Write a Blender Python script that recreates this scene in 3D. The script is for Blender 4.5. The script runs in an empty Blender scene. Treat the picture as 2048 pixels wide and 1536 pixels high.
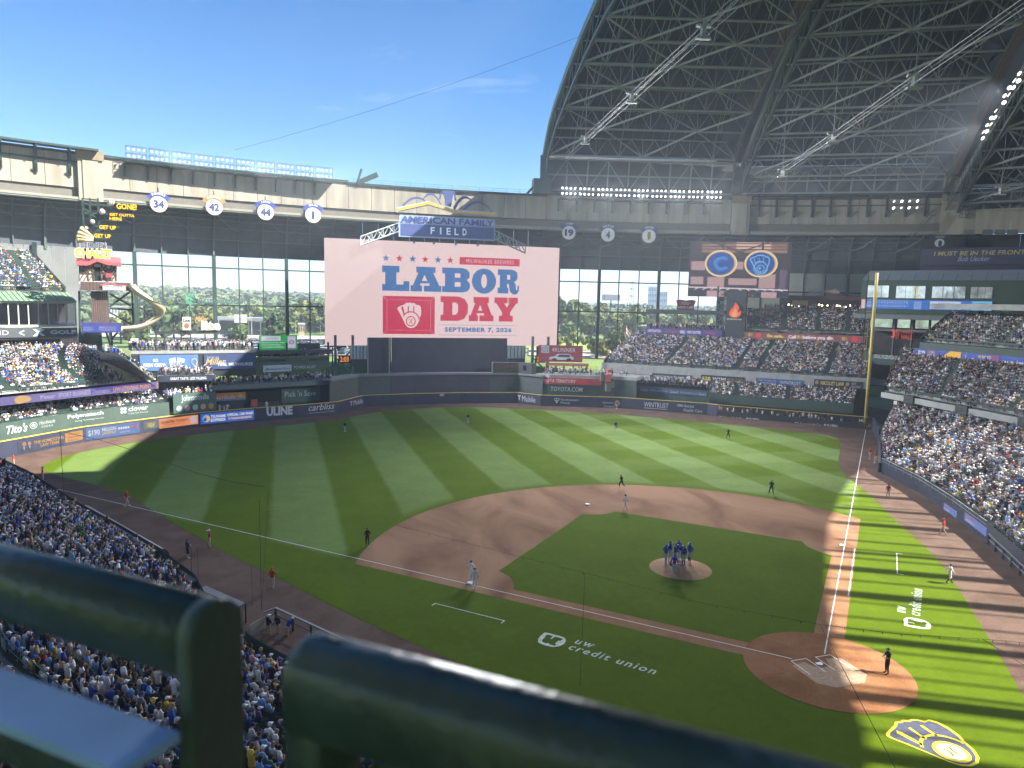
import bpy, math, random
import numpy as np
from mathutils import Vector, Matrix
from mathutils.geometry import tessellate_polygon

random.seed(7); RN = np.random.default_rng(7)
R_ = math.radians
SC = bpy.context.scene
COL = SC.collection

# ------------------------------------------------------------------ camera
CAM = np.array([-33.762, -36.805, 23.662])
YAW, PITCH, ROLL, FPX = R_(17.739), R_(-6.685), R_(1.2365), 1443.9
_f = np.array([math.sin(YAW)*math.cos(PITCH), math.cos(YAW)*math.cos(PITCH), math.sin(PITCH)])
_r = np.array([math.cos(YAW), -math.sin(YAW), 0.0]); _u = np.cross(_r, _f)
_c, _s = math.cos(ROLL), math.sin(ROLL)
RIGHT, UP, FWD = _c*_r + _s*_u, -_s*_r + _c*_u, _f
cd = bpy.data.cameras.new('camera'); cam = bpy.data.objects.new('camera', cd); COL.objects.link(cam)
cam.matrix_world = Matrix(((RIGHT[0], UP[0], -FWD[0], CAM[0]), (RIGHT[1], UP[1], -FWD[1], CAM[1]), (RIGHT[2], UP[2], -FWD[2], CAM[2]), (0, 0, 0, 1)))
cd.sensor_width = 36; cd.lens = 36*FPX/2048; cd.clip_start = .05; cd.clip_end = 30000
cd.dof.use_dof = True; cd.dof.focus_distance = 110; cd.dof.aperture_fstop = 3.2
SC.camera = cam

# ------------------------------------------------------------------ sky, sun, exposure
SUN_AZ, SUN_EL = R_(119.0), R_(45.0)          # azimuth clockwise from the home-plate-to-centre-field axis (+Y)
SUN = np.array([math.sin(SUN_AZ)*math.cos(SUN_EL), math.cos(SUN_AZ)*math.cos(SUN_EL), math.sin(SUN_EL)])
w = bpy.data.worlds.new('World'); SC.world = w; w.use_nodes = True
nt = w.node_tree; nt.nodes.clear()
_o = nt.nodes.new('ShaderNodeOutputWorld'); _b = nt.nodes.new('ShaderNodeBackground'); _sky = nt.nodes.new('ShaderNodeTexSky')
_sky.sky_type = 'NISHITA'; _sky.sun_disc = False; _sky.sun_elevation = SUN_EL; _sky.sun_rotation = SUN_AZ
_sky.air_density = 1.0; _sky.dust_density = 0.; _sky.ozone_density = 4.; _sky.altitude = 1500
_b.inputs[1].default_value = .0475
_tc = nt.nodes.new('ShaderNodeTexCoord'); _mp = nt.nodes.new('ShaderNodeMapping'); _mp.inputs['Scale'].default_value = (2.2, 2.2, 9.0)
_mp.inputs['Rotation'].default_value = (.25, .12, .6)
_nz = nt.nodes.new('ShaderNodeTexNoise'); _nz.inputs['Scale'].default_value = 2.1; _nz.inputs['Detail'].default_value = 7; _nz.inputs['Roughness'].default_value = .58; _nz.inputs['Distortion'].default_value = .6
_cr = nt.nodes.new('ShaderNodeValToRGB'); _cr.color_ramp.elements[0].position = .62; _cr.color_ramp.elements[1].position = .86
_cr.color_ramp.elements[1].color = (.34, .34, .34, 1)
_mx = nt.nodes.new('ShaderNodeMixRGB'); _mx.inputs[2].default_value = (6.5, 6.9, 7.6, 1)
nt.links.new(_tc.outputs['Generated'], _mp.inputs[0]); nt.links.new(_mp.outputs[0], _nz.inputs['Vector']); nt.links.new(_nz.outputs['Fac'], _cr.inputs[0])
nt.links.new(_cr.outputs[0], _mx.inputs[0]); _hs = nt.nodes.new('ShaderNodeHueSaturation'); _hs.inputs['Saturation'].default_value = 1.2; nt.links.new(_sky.outputs[0], _hs.inputs['Color']); nt.links.new(_hs.outputs[0], _mx.inputs[1]); nt.links.new(_mx.outputs[0], _b.inputs[0]); nt.links.new(_b.outputs[0], _o.inputs[0])
sl = bpy.data.lights.new('sun', 'SUN'); sl.energy = 4.0; sl.angle = R_(.53); sl.color = (1, .95, .86)
sun = bpy.data.objects.new('sun', sl); COL.objects.link(sun); sun.location = (60, -60, 120)
sun.rotation_euler = Vector(SUN).to_track_quat('Z', 'Y').to_euler()
vs = SC.view_settings; vs.view_transform = 'Standard'; vs.look = 'None'; vs.exposure = 2.27; vs.gamma = 1; vs.use_curve_mapping = False
SC.display_settings.display_device = 'sRGB'
SC.cycles.max_bounces = 5; SC.cycles.diffuse_bounces = 2; SC.cycles.use_adaptive_sampling = True; SC.cycles.adaptive_threshold = .018; SC.cycles.glossy_bounces = 2; SC.cycles.transparent_max_bounces = 12
SC.cycles.use_denoising = True; SC.cycles.caustics_reflective = False; SC.cycles.caustics_refractive = False
SC.cycles.sample_clamp_indirect = 4

# ------------------------------------------------------------------ helpers
def ray(u, v):
    d = RIGHT*((u-1024)/FPX) + UP*((768-v)/FPX) + FWD
    return d/np.linalg.norm(d)
def G(u, v, z=0.0):                              # photo sight line met with the level z: a surveyed plan position
    d = ray(u, v); return CAM + d*((z-CAM[2])/d[2])
def G2(u, v, z=0.0): p = G(u, v, z); return (p[0], p[1])
def proj(p):
    d = np.asarray(p, float)-CAM; k = d@FWD
    return (1024+FPX*(d@RIGHT)/k, 768-FPX*(d@UP)/k, k)
ORDW = 'first second third fourth fifth sixth seventh eighth ninth tenth eleventh twelfth thirteenth fourteenth fifteenth sixteenth seventeenth eighteenth nineteenth twentieth twenty-first twenty-second twenty-third twenty-fourth twenty-fifth twenty-sixth twenty-seventh'.split()
def srgb(r, g, b):
    return tuple((x/255/12.92 if x <= 10 else ((x/255+.055)/1.055)**2.4) for x in (r, g, b))

MATS = {}
def M(key, col=(.5, .5, .5), rough=.6, metal=0., var=.12, scale=2., bump=0., bscale=20., emit=0., spec=.5, stretch=None, coat=0.):
    if key in MATS: return MATS[key]
    m = bpy.data.materials.new(key); m.use_nodes = True; MATS[key] = m
    n = m.node_tree; b = n.nodes['Principled BSDF']
    b.inputs['Roughness'].default_value = rough; b.inputs['Metallic'].default_value = metal; b.inputs['Specular IOR Level'].default_value = spec
    b.inputs['Coat Weight'].default_value = coat
    g = n.nodes.new('ShaderNodeNewGeometry'); mp = n.nodes.new('ShaderNodeMapping'); n.links.new(g.outputs['Position'], mp.inputs[0])
    if stretch: mp.inputs['Scale'].default_value = stretch
    t = n.nodes.new('ShaderNodeTexNoise'); t.inputs['Scale'].default_value = scale; t.inputs['Detail'].default_value = 5; n.links.new(mp.outputs[0], t.inputs['Vector'])
    r = n.nodes.new('ShaderNodeMapRange'); r.inputs[1].default_value = .3; r.inputs[2].default_value = .7; r.inputs[3].default_value = 1-var; r.inputs[4].default_value = 1+var
    n.links.new(t.outputs['Fac'], r.inputs[0])
    x = n.nodes.new('ShaderNodeVectorMath'); x.operation = 'SCALE'; x.inputs[0].default_value = col[:3]; n.links.new(r.outputs[0], x.inputs['Scale'])
    n.links.new(x.outputs[0], b.inputs['Base Color'])
    if emit:
        b.inputs['Emission Strength'].default_value = emit; n.links.new(x.outputs[0], b.inputs['Emission Color']); b.inputs['Base Color'].default_value = (.02, .02, .02, 1)
        n.links.remove(b.inputs['Base Color'].links[0])
    if bump:
        t2 = n.nodes.new('ShaderNodeTexNoise'); t2.inputs['Scale'].default_value = bscale; t2.inputs['Detail'].default_value = 4; n.links.new(mp.outputs[0], t2.inputs['Vector'])
        bp = n.nodes.new('ShaderNodeBump'); bp.inputs['Strength'].default_value = bump; bp.inputs['Distance'].default_value = .05
        n.links.new(t2.outputs['Fac'], bp.inputs['Height']); n.links.new(bp.outputs[0], b.inputs['Normal'])
    return m
def MC(r, g, b, emit=0., rough=.6, var=.08, metal=0.):                      # paint by sRGB value
    return M('paint_%d_%d_%d_%g' % (r, g, b, emit), srgb(r, g, b), rough, metal, var, 1.5, emit=emit)
LED = .19                                                                  # emission of the video boards: their shown colour at this exposure
def ML(r, g, b): return MC(r, g, b, emit=LED, var=.03)
def attr_mat(key, rough=.8):
    m = bpy.data.materials.new(key); m.use_nodes = True; n = m.node_tree; b = n.nodes['Principled BSDF']; b.inputs['Roughness'].default_value = rough
    b.inputs['Specular IOR Level'].default_value = .2
    a = n.nodes.new('ShaderNodeAttribute'); a.attribute_name = 'Col'; n.links.new(a.outputs['Color'], b.inputs['Base Color']); MATS[key] = m
    return m

ORG = {}
def wloc(o): return ORG.get(o.name, np.zeros(3)) if o is not None else np.zeros(3)
def tag(o, label=None, cat=None, group=None, kind=None):
    if label: o['label'] = label
    if cat: o['category'] = cat
    if group: o['group'] = group
    if kind: o['kind'] = kind
    return o
def thing(name, label, cat, loc=(0, 0, 0), group=None, kind=None):
    o = bpy.data.objects.new(name, None); COL.objects.link(o); o.location = tuple(float(a) for a in loc); o.empty_display_size = .2
    ORG[o.name] = np.array(loc, float)
    return tag(o, label, cat, group, kind)
class MB:
    def __init__(s): s.v = []; s.f = []; s.m = []
    def add(s, vs, fs, mi=0):
        k = len(s.v); s.v.extend([tuple(map(float, a)) for a in vs]); s.f.extend([tuple(i+k for i in f) for f in fs]); s.m.extend([mi]*len(fs)); return s
    def quad(s, a, b, c, d, mi=0): return s.add((a, b, c, d), ((0, 1, 2, 3),), mi)
    def hexa(s, p, mi=0): return s.add(p, ((0, 3, 2, 1), (4, 5, 6, 7), (0, 1, 5, 4), (1, 2, 6, 5), (2, 3, 7, 6), (3, 0, 4, 7)), mi)
    def box(s, c, d, rz=0., mi=0):
        x, y, z = d[0]/2, d[1]/2, d[2]/2; ca, sa = math.cos(rz), math.sin(rz)
        return s.hexa([(c[0]+ca*a-sa*b, c[1]+sa*a+ca*b, c[2]+e) for e in (-z, z) for a, b in ((-x, -y), (x, -y), (x, y), (-x, y))], mi)
    def beam(s, p, q, w, h=None, mi=0, up=(0, 0, 1)):
        h = h or w; p, q = np.array(p, float), np.array(q, float); d = q-p; L = np.linalg.norm(d)
        if L < 1e-6: return s
        d /= L; a = np.cross(d, up); n = np.linalg.norm(a); a = np.array((1., 0, 0)) if n < 1e-4 else a/n; b = np.cross(a, d)
        return s.hexa([e+i*w/2*a+j*h/2*b for e in (p, q) for i, j in ((-1, -1), (1, -1), (1, 1), (-1, 1))], mi)
    def tube(s, p, q, r, n=6, r2=None, mi=0, cap=True):
        p, q = np.array(p, float), np.array(q, float); d = q-p; L = np.linalg.norm(d)
        if L < 1e-6: return s
        d /= L; a = np.cross(d, (0, 0, 1) if abs(d[2]) < .95 else (1, 0, 0)); a /= np.linalg.norm(a); b = np.cross(d, a); r2 = r if r2 is None else r2
        vs = [e+rr*(math.cos(2*math.pi*i/n)*a+math.sin(2*math.pi*i/n)*b) for e, rr in ((p, r), (q, r2)) for i in range(n)]
        fs = [(i, (i+1) % n, n+(i+1) % n, n+i) for i in range(n)]
        if cap: fs += [tuple(range(n))[::-1], tuple(range(n, 2*n))]
        return s.add(vs, fs, mi)
    def path(s, pts, r, n=6, mi=0):
        for a, b in zip(pts[:-1], pts[1:]): s.tube(a, b, r, n, mi=mi)
        return s
    def prism(s, poly, z0, z1, mi=0):
        n = len(poly); vs = [(x, y, z0) for x, y in poly]+[(x, y, z1) for x, y in poly]
        t = tessellate_polygon([[Vector((x, y, 0)) for x, y in poly]])
        fs = [tuple(f) for f in t]; area = sum((poly[f[1]][0]-poly[f[0]][0])*(poly[f[2]][1]-poly[f[0]][1])-(poly[f[2]][0]-poly[f[0]][0])*(poly[f[1]][1]-poly[f[0]][1]) for f in fs)
        if area < 0: fs = [f[::-1] for f in fs]
        return s.add(vs, [f[::-1] for f in fs]+[tuple(i+n for i in f) for f in fs]+[(i, (i+1) % n, n+(i+1) % n, n+i) for i in range(n)], mi)
    def sheet(s, poly, z, holes=(), mi=0):
        loops = [poly]+list(holes); pts = [p for l in loops for p in l]
        fs = []
        for f in tessellate_polygon([[Vector((x, y, 0)) for x, y in l] for l in loops]):
            a, b, c = (pts[i] for i in f)
            fs.append(tuple(f) if (b[0]-a[0])*(c[1]-a[1])-(c[0]-a[0])*(b[1]-a[1]) > 0 else tuple(f)[::-1])
        return s.add([(x, y, z) for x, y in pts], fs, mi)
    def sphere(s, c, r, n=8, m=5, mi=0, z0=-1.):
        vs, fs = [], []; rx, ry, rz = (r, r, r) if not hasattr(r, '__len__') else r
        for j in range(m+1):
            t = math.acos(z0)*(1-j/m) if z0 > -1 else math.pi*(1-j/m)
            for i in range(n): vs.append((c[0]+rx*math.sin(t)*math.cos(2*math.pi*i/n), c[1]+ry*math.sin(t)*math.sin(2*math.pi*i/n), c[2]+rz*math.cos(t)))
        for j in range(m):
            for i in range(n): fs.append((j*n+i, j*n+(i+1) % n, (j+1)*n+(i+1) % n, (j+1)*n+i))
        return s.add(vs, fs, mi)
    def build(s, name, mats, parent=None, smooth=False, local=False):
        me = bpy.data.meshes.new(name); o0 = np.zeros(3) if local else wloc(parent)
        me.from_pydata([(a[0]-o0[0], a[1]-o0[1], a[2]-o0[2]) for a in s.v], [], s.f)
        mats = mats if isinstance(mats, (list, tuple)) else [mats]
        for m in mats: me.materials.append(m)
        if len(mats) > 1: me.polygons.foreach_set('material_index', np.array(s.m, dtype=np.int32))
        if smooth: me.polygons.foreach_set('use_smooth', np.ones(len(me.polygons), dtype=bool))
        me.update()
        return link(name, me, parent)
def link(name, me, parent=None):
    o = bpy.data.objects.new(name, me); COL.objects.link(o)
    if parent is not None: o.parent = parent
    ORG[o.name] = wloc(parent)
    return o
def cp(o, parent=None):
    c = o.copy(); COL.objects.link(c); c.parent = parent
    for ch in list(o.children): cp(ch, c)
    return c
def struct(name, mb, mats): return tag(mb.build(name, mats), kind='structure')

class PL:                                        # a vertical facade standing on a polyline in plan (left to right seen from the field)
    def __init__(s, pts):
        s.p = [np.array(a[:2], float) for a in pts]; s.L = [0.]
        for a, b in zip(s.p[:-1], s.p[1:]): s.L.append(s.L[-1]+np.linalg.norm(b-a))
    def hit(s, u, v):                            # sight line met with the facade: (distance along it, height)
        d = ray(u, v); best = None
        for i in range(len(s.p)-1):
            a, b = s.p[i], s.p[i+1]; t = b-a; n = np.array((-t[1], t[0])); k = d[:2]@n
            if abs(k) < 1e-9: continue
            kk = ((a-CAM[:2])@n)/k; q = CAM[:2]+d[:2]*kk; f = (q-a)@t/(t@t)
            if kk <= 0: continue
            lo = f < 0; hi = f > 1
            if (lo and i > 0) or (hi and i < len(s.p)-2): pen = 1+min(abs(f), abs(f-1))
            else: pen = 0
            c = (pen, s.L[i]+f*np.linalg.norm(t), CAM[2]+d[2]*kk)
            if best is None or c[0] < best[0]: best = c
        return best[1], best[2]
    def at(s, q, z=0., off=0.):
        i = 0
        while i < len(s.p)-2 and q > s.L[i+1]: i += 1
        a, b = s.p[i], s.p[i+1]; t = (b-a)/np.linalg.norm(b-a); x = a+t*(q-s.L[i]); n = np.array((t[1], -t[0]))
        return np.array((x[0]+n[0]*off, x[1]+n[1]*off, z))
    def cuts(s, q0, q1, step=None):
        c = [q0]+[l for l in s.L[1:-1] if q0+.01 < l < q1-.01]+[q1]
        if step:
            e = []
            for a, b in zip(c[:-1], c[1:]):
                k = max(1, int((b-a)/step)); e += [a+(b-a)*i/k for i in range(k)]
            c = e+[q1]
        return c
    def strip(s, mb, q0, q1, z0, z1, o0, o1, mi=0):
        c = s.cuts(q0, q1); k = len(c)
        vs = [s.at(q, z, o) for q in c for z, o in ((z0, o0), (z0, o1), (z1, o1), (z1, o0))]; fs = []
        for i in range(k-1):
            a, b = 4*i, 4*i+4
            fs += [(a+j, b+j, b+(j+1) % 4, a+(j+1) % 4)[::-1] for j in range(4)]
        fs += [(0, 1, 2, 3)[::-1], tuple(range(4*k-4, 4*k))]
        return mb.add(vs, fs, mi)
    def off(s, d):
        out = []
        for i, a in enumerate(s.p):
            t = np.zeros(2)
            if i: v = s.p[i]-s.p[i-1]; t += v/np.linalg.norm(v)
            if i < len(s.p)-1: v = s.p[i+1]-s.p[i]; t += v/np.linalg.norm(v)
            t /= np.linalg.norm(t); out.append(a+np.array((t[1], -t[0]))*d)
        return PL(out)

# ---- flat shapes and lettering, as triangles in a unit box
_TC = {}
def text2d(txt, bold=0., shear=0., space=1.):
    k = (txt, bold, shear, space)
    if k in _TC: return _TC[k]
    c = bpy.data.curves.new('lettering', 'FONT'); c.body = txt; c.offset = bold; c.shear = shear; c.resolution_u = 2; c.space_character = space; c.align_x = 'CENTER'; c.fill_mode = 'FRONT'
    o = bpy.data.objects.new('lettering', c); me = bpy.data.meshes.new_from_object(o)
    v = np.zeros(len(me.vertices)*3); me.vertices.foreach_get('co', v); v = v.reshape(-1, 3)[:, :2]
    f = [tuple(p.vertices) for p in me.polygons]
    bpy.data.objects.remove(o); bpy.data.curves.remove(c); bpy.data.meshes.remove(me)
    lo, hi = v.min(0), v.max(0); v = (v-lo)/(hi-lo); _TC[k] = (v, f, (hi[0]-lo[0])/(hi[1]-lo[1]))
    return _TC[k]
def poly2d(*loops):                               # outline with holes, in its own coordinates
    pts = [p for l in loops for p in l]
    fs = []
    for f in tessellate_polygon([[Vector((x, y, 0)) for x, y in l] for l in loops]):
        a, b, c = (pts[i] for i in f)
        fs.append(tuple(f) if (b[0]-a[0])*(c[1]-a[1])-(c[0]-a[0])*(b[1]-a[1]) > 0 else tuple(f)[::-1])
    return (np.array(pts, float), fs, 1.)
def join2d(*ss):
    V, F = [], []; k = 0
    for v, f, _ in ss: V.append(v); F += [tuple(i+k for i in t) for t in f]; k += len(v)
    return (np.concatenate(V), F, 1.)
def rect(x0, y0, x1, y1): return [(x0, y0), (x1, y0), (x1, y1), (x0, y1)]
def circ(cx, cy, rx, ry=None, n=24, a0=0., a1=360.):
    ry = ry or rx; full = abs(a1-a0) >= 360; k = n if full else n+1
    return [(cx+rx*math.cos(R_(a0+(a1-a0)*i/n)), cy+ry*math.sin(R_(a0+(a1-a0)*i/n))) for i in range(k)]
def ring(cx, cy, r0, r1, n=24): return poly2d(circ(cx, cy, r1, n=n), circ(cx, cy, r0, n=n))
def arcband(cx, cy, r0, r1, a0, a1, n=16): return circ(cx, cy, r1, n=n, a0=a0, a1=a1)+circ(cx, cy, r0, n=n, a0=a1, a1=a0)
def star(cx, cy, r): return [(cx+(r if i % 2 == 0 else r*.42)*math.sin(math.pi*i/5), cy+(r if i % 2 == 0 else r*.42)*math.cos(math.pi*i/5)) for i in range(10)]
def stroke(pts, w):                               # a thick polyline as quads
    V, F = [], []
    for (x0, y0), (x1, y1) in zip(pts[:-1], pts[1:]):
        L = math.hypot(x1-x0, y1-y0) or 1; nx, ny = -(y1-y0)/L*w/2, (x1-x0)/L*w/2; ex, ey = (x1-x0)/L*w*.3, (y1-y0)/L*w*.3; k = len(V)
        V += [(x0-nx-ex, y0-ny-ey), (x1-nx+ex, y1-ny+ey), (x1+nx+ex, y1+ny+ey), (x0+nx-ex, y0+ny-ey)]; F.append((k, k+1, k+2, k+3))
    return (np.array(V, float), F, 1.)
def unit(sh): return sh
# the glove-and-ball crest: silhouette, finger slits and ball, in a unit box
GLOVE_OUT = [(.30, .93), (.38, .99), (.46, .98), (.52, 1.0), (.60, .97), (.66, .985), (.74, .96), (.80, .90), (.90, .91), (.97, .84), (1.0, .70), (.985, .52), (.93, .40), (.89, .24), (.80, .10), (.68, .02), (.54, .0), (.42, .04), (.34, .13), (.22, .36), (.10, .58), (.01, .72), (.0, .78), (.06, .83)]
def glove_parts():
    slits = join2d(poly2d([(.155, .80), (.21, .86), (.25, .80), (.31, .52), (.27, .47)]),
                   poly2d(rect(.43, .58, .475, .86)), poly2d(rect(.66, .60, .705, .86)),
                   poly2d(arcband(.56, .27, .345, .39, 15, 150)))
    ball = join2d(ring(.56, .27, .165, .205), stroke(circ(.44, .27, .10, n=8, a0=-60, a1=60), .025), stroke(circ(.68, .27, .10, n=8, a0=120, a1=240), .025))
    return poly2d(GLOVE_OUT), slits, ball
def put2d(mb, pl, sh, q0, q1, z0, z1, off, mi=0, th=0.):
    v, f, _ = sh
    mb.add([pl.at(q0+x*(q1-q0), z0+y*(z1-z0), off) for x, y in v], f, mi)
    return mb
def sign(name, label, cat, pl, r, bg, items=(), off=.06, th=.12, group=None, frame=None, led=False, lift=.03, parent=None):
    """a board on a facade: r = (uL, vTopL, vBotL, uR, vTopR, vBotR) surveyed from the photo; items = (part name, 2d shape or text, box in the board, colour)"""
    a = [pl.hit(r[0], r[1]), pl.hit(r[0], r[2]), pl.hit(r[3], r[4]), pl.hit(r[3], r[5])]
    q0, q1 = (a[0][0]+a[1][0])/2, (a[2][0]+a[3][0])/2; z1, z0 = (a[0][1]+a[2][1])/2, (a[1][1]+a[3][1])/2
    root = parent or thing(name, label, cat, pl.at((q0+q1)/2, z0, off), group)
    mk = (lambda c: c if not isinstance(c, tuple) else (ML(*c) if led else MC(*c)))
    if bg is not None:
        mb = MB(); pl.strip(mb, q0, q1, z0, z1, off-th, off); mb.build('board', mk(bg), root)
    if frame:
        mb = MB(); t = frame[1]
        for x0, x1, y0, y1 in ((q0-t, q1+t, z1, z1+t), (q0-t, q1+t, z0-t, z0), (q0-t, q0, z0, z1), (q1, q1+t, z0, z1)): pl.strip(mb, x0, x1, y0, y1, off-th-.01, off+.08)
        mb.build('frame', mk(frame[0]), root)
    for ii_, it in enumerate(items):
        nm, sh, bx, c = it[:4]; kw = it[4] if len(it) > 4 else {}
        if isinstance(sh, str): sh = text2d(sh, **kw)
        mb = MB(); put2d(mb, pl, sh, q0+bx[0]*(q1-q0), q0+bx[2]*(q1-q0), z0+bx[1]*(z1-z0), z0+bx[3]*(z1-z0), off+lift*(1+.3*ii_))
        mb.build(nm, mk(c), root)
    return root
# ------------------------------------------------------------------ surface materials
def grass_mat():
    m = bpy.data.materials.new('mown_grass'); m.use_nodes = True; n = m.node_tree; b = n.nodes['Principled BSDF']; b.inputs['Roughness'].default_value = .95; b.inputs['Specular IOR Level'].default_value = .02
    g = n.nodes.new('ShaderNodeNewGeometry'); s = n.nodes.new('ShaderNodeSeparateXYZ'); n.links.new(g.outputs['Position'], s.inputs[0])
    def mth(op, a, b2=None, c=None):
        k = n.nodes.new('ShaderNodeMath'); k.operation = op
        for i, x in enumerate((a, b2, c)):
            if x is None: continue
            if isinstance(x, (int, float)): k.inputs[i].default_value = x
            else: n.links.new(x, k.inputs[i])
        return k.outputs[0]
    def noise(sc, det=4, st=None):
        t = n.nodes.new('ShaderNodeTexNoise'); t.inputs['Scale'].default_value = sc; t.inputs['Detail'].default_value = det
        if st:
            mp = n.nodes.new('ShaderNodeMapping'); mp.inputs['Scale'].default_value = st; n.links.new(g.outputs['Position'], mp.inputs[0]); n.links.new(mp.outputs[0], t.inputs['Vector'])
        else: n.links.new(g.outputs['Position'], t.inputs['Vector'])
        return t.outputs['Fac']
    wob = mth('MULTIPLY', mth('SUBTRACT', noise(.35, 3), .5), .5)
    # mowing bands 6.85 m wide along the home-to-centre axis, and faint bands across them; the sheen of bent blades put into colour
    def band(coord, per, ph, sharp): return mth('MULTIPLY_ADD', mth('MINIMUM', mth('MAXIMUM', mth('MULTIPLY', mth('SINE', mth('MULTIPLY', mth('ADD', mth('ADD', coord, wob), ph), 2*math.pi/per)), sharp), -1.), 1.), .5, .5)
    bx = band(s.outputs[0], 13.7, 35.1-1.0+1.0, 7.)
    by = band(s.outputs[1], 13.7, 2., 5.)
    dist = mth('MINIMUM', mth('MAXIMUM', mth('DIVIDE', mth('SUBTRACT', mth('SQRT', mth('ADD', mth('MULTIPLY', s.outputs[0], s.outputs[0]), mth('POWER', mth('SUBTRACT', s.outputs[1], 18.4), 2.))), 29.5), 1.5), 0.), 1.)   # only the outfield is banded
    east = mth('MINIMUM', mth('MAXIMUM', mth('DIVIDE', mth('SUBTRACT', s.outputs[0], 0.), 24.), 0.), 1.)
    fair = mth('MINIMUM', mth('MAXIMUM', mth('SUBTRACT', mth('SUBTRACT', s.outputs[1], mth('ABSOLUTE', s.outputs[0])), -1.), 0.), 1.)
    k = mth('MULTIPLY', mth('MULTIPLY', mth('ADD', mth('MULTIPLY', bx, .78), mth('MULTIPLY', mth('MULTIPLY', by, east), .3)), dist), fair)
    r = n.nodes.new('ShaderNodeMixRGB'); r.inputs[1].default_value = (.070, .110, .006, 1); r.inputs[2].default_value = (.130, .188, .056, 1); n.links.new(k, r.inputs[0])
    nn = mth('ADD', mth('MULTIPLY', noise(.22, 5), .5), mth('ADD', mth('MULTIPLY', noise(1.4, 5), .35), mth('MULTIPLY', noise(9., 3, (1., .35, 1.)), .4)))
    v = n.nodes.new('ShaderNodeVectorMath'); v.operation = 'SCALE'; n.links.new(r.outputs[0], v.inputs[0]); n.links.new(mth('MULTIPLY_ADD', nn, .95, .42), v.inputs['Scale'])
    n.links.new(v.outputs[0], b.inputs['Base Color'])
    bp = n.nodes.new('ShaderNodeBump'); bp.inputs['Strength'].default_value = .5; bp.inputs['Distance'].default_value = .04; n.links.new(noise(30., 2), bp.inputs['Height']); n.links.new(bp.outputs[0], b.inputs['Normal'])
    MATS['grass'] = m; return m
def dirt_mat(key, c0, c1, sc=.25, fine=14., st=(1, 1, 1), speck=.0):
    m = bpy.data.materials.new(key); m.use_nodes = True; n = m.node_tree; b = n.nodes['Principled BSDF']; b.inputs['Roughness'].default_value = .95; b.inputs['Specular IOR Level'].default_value = .03
    g = n.nodes.new('ShaderNodeNewGeometry'); mp = n.nodes.new('ShaderNodeMapping'); mp.inputs['Scale'].default_value = st; n.links.new(g.outputs['Position'], mp.inputs[0])
    t = n.nodes.new('ShaderNodeTexNoise'); t.inputs['Scale'].default_value = sc; t.inputs['Detail'].default_value = 7; t.inputs['Roughness'].default_value = .55; t.inputs['Distortion'].default_value = .8; n.links.new(mp.outputs[0], t.inputs['Vector'])
    cr = n.nodes.new('ShaderNodeValToRGB'); cr.color_ramp.elements[0].position = .36; cr.color_ramp.elements[1].position = .62; cr.color_ramp.elements[0].color = (*c0, 1); cr.color_ramp.elements[1].color = (*c1, 1); n.links.new(t.outputs['Fac'], cr.inputs[0])
    t2 = n.nodes.new('ShaderNodeTexNoise'); t2.inputs['Scale'].default_value = fine; t2.inputs['Detail'].default_value = 4; n.links.new(g.outputs['Position'], t2.inputs['Vector'])
    r = n.nodes.new('ShaderNodeMapRange'); r.inputs[1].default_value = .3; r.inputs[2].default_value = .7; r.inputs[3].default_value = .84; r.inputs[4].default_value = 1.14; n.links.new(t2.outputs['Fac'], r.inputs[0])
    v = n.nodes.new('ShaderNodeVectorMath'); v.operation = 'SCALE'; n.links.new(cr.outputs[0], v.inputs[0]); n.links.new(r.outputs[0], v.inputs['Scale']); n.links.new(v.outputs[0], b.inputs['Base Color'])
    bp = n.nodes.new('ShaderNodeBump'); bp.inputs['Strength'].default_value = .5; bp.inputs['Distance'].default_value = .05; n.links.new(t2.outputs['Fac'], bp.inputs['Height']); n.links.new(bp.outputs[0], b.inputs['Normal'])
    MATS[key] = m; return m
grass_mat()
DIRT = dirt_mat('infield_dirt', (.168, .088, .052), (.290, .170, .102), .16, 11., (1, .45, 1))
PLATE_DIRT = dirt_mat('home_plate_dirt', (.19, .085, .038), (.27, .135, .066), .35, 9.)
MOUND_DIRT = dirt_mat('mound_dirt', (.30, .18, .10), (.37, .235, .14), .6, 8.)
LIP_DIRT = dirt_mat('baseline_dirt', (.215, .112, .058), (.26, .142, .076), .5, 9.)
TRACK = dirt_mat('warning_track', (.088, .057, .044), (.125, .084, .066), .3, 6., (1, 1, 1))
CHALK = M('chalk', (.58, .56, .52), .9, var=.12, scale=6)
CHALK_WORN = M('worn_chalk', (.33, .215, .135), .95, var=.28, scale=5.)
PAINT_W = M('field_paint_white', (.40, .47, .38), .9, var=.3, scale=4)
PAINT_N = M('field_paint_navy', (.045, .052, .085), .9, var=.3, scale=5)
PAINT_Y = M('field_paint_yellow', (.52, .43, .02), .9, var=.2, scale=5)
CONC = M('concrete', (.34, .32, .28), .85, var=.14, scale=.5, bump=.2, bscale=6, stretch=(1, 1, .35))
CONC_D = M('grey_concrete', (.32, .32, .31), .85, var=.15, scale=.8)
STEEL_G = M('green_steel', (.030, .055, .048), .45, var=.2, scale=2.)
STEEL_D = M('dark_steel', (.035, .04, .045), .5, var=.2, scale=2.)
STEEL_T = M('truss_steel', (.105, .125, .125), .5, var=.15, scale=1.)
STEEL_L = M('pale_steel', (.30, .33, .32), .5, var=.12, scale=1.)
NAVY = M('navy_wall', (.026, .032, .058), .6, var=.15, scale=.6)
GREEN_W = M('green_wall', (.050, .082, .066), .65, var=.12, scale=.5)
GREEN_B = M('dark_green_paint', (.036, .066, .050), .6, var=.12, scale=.5)
YEL = M('yellow_paint', (.55, .40, .06), .5, var=.08)
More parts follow.
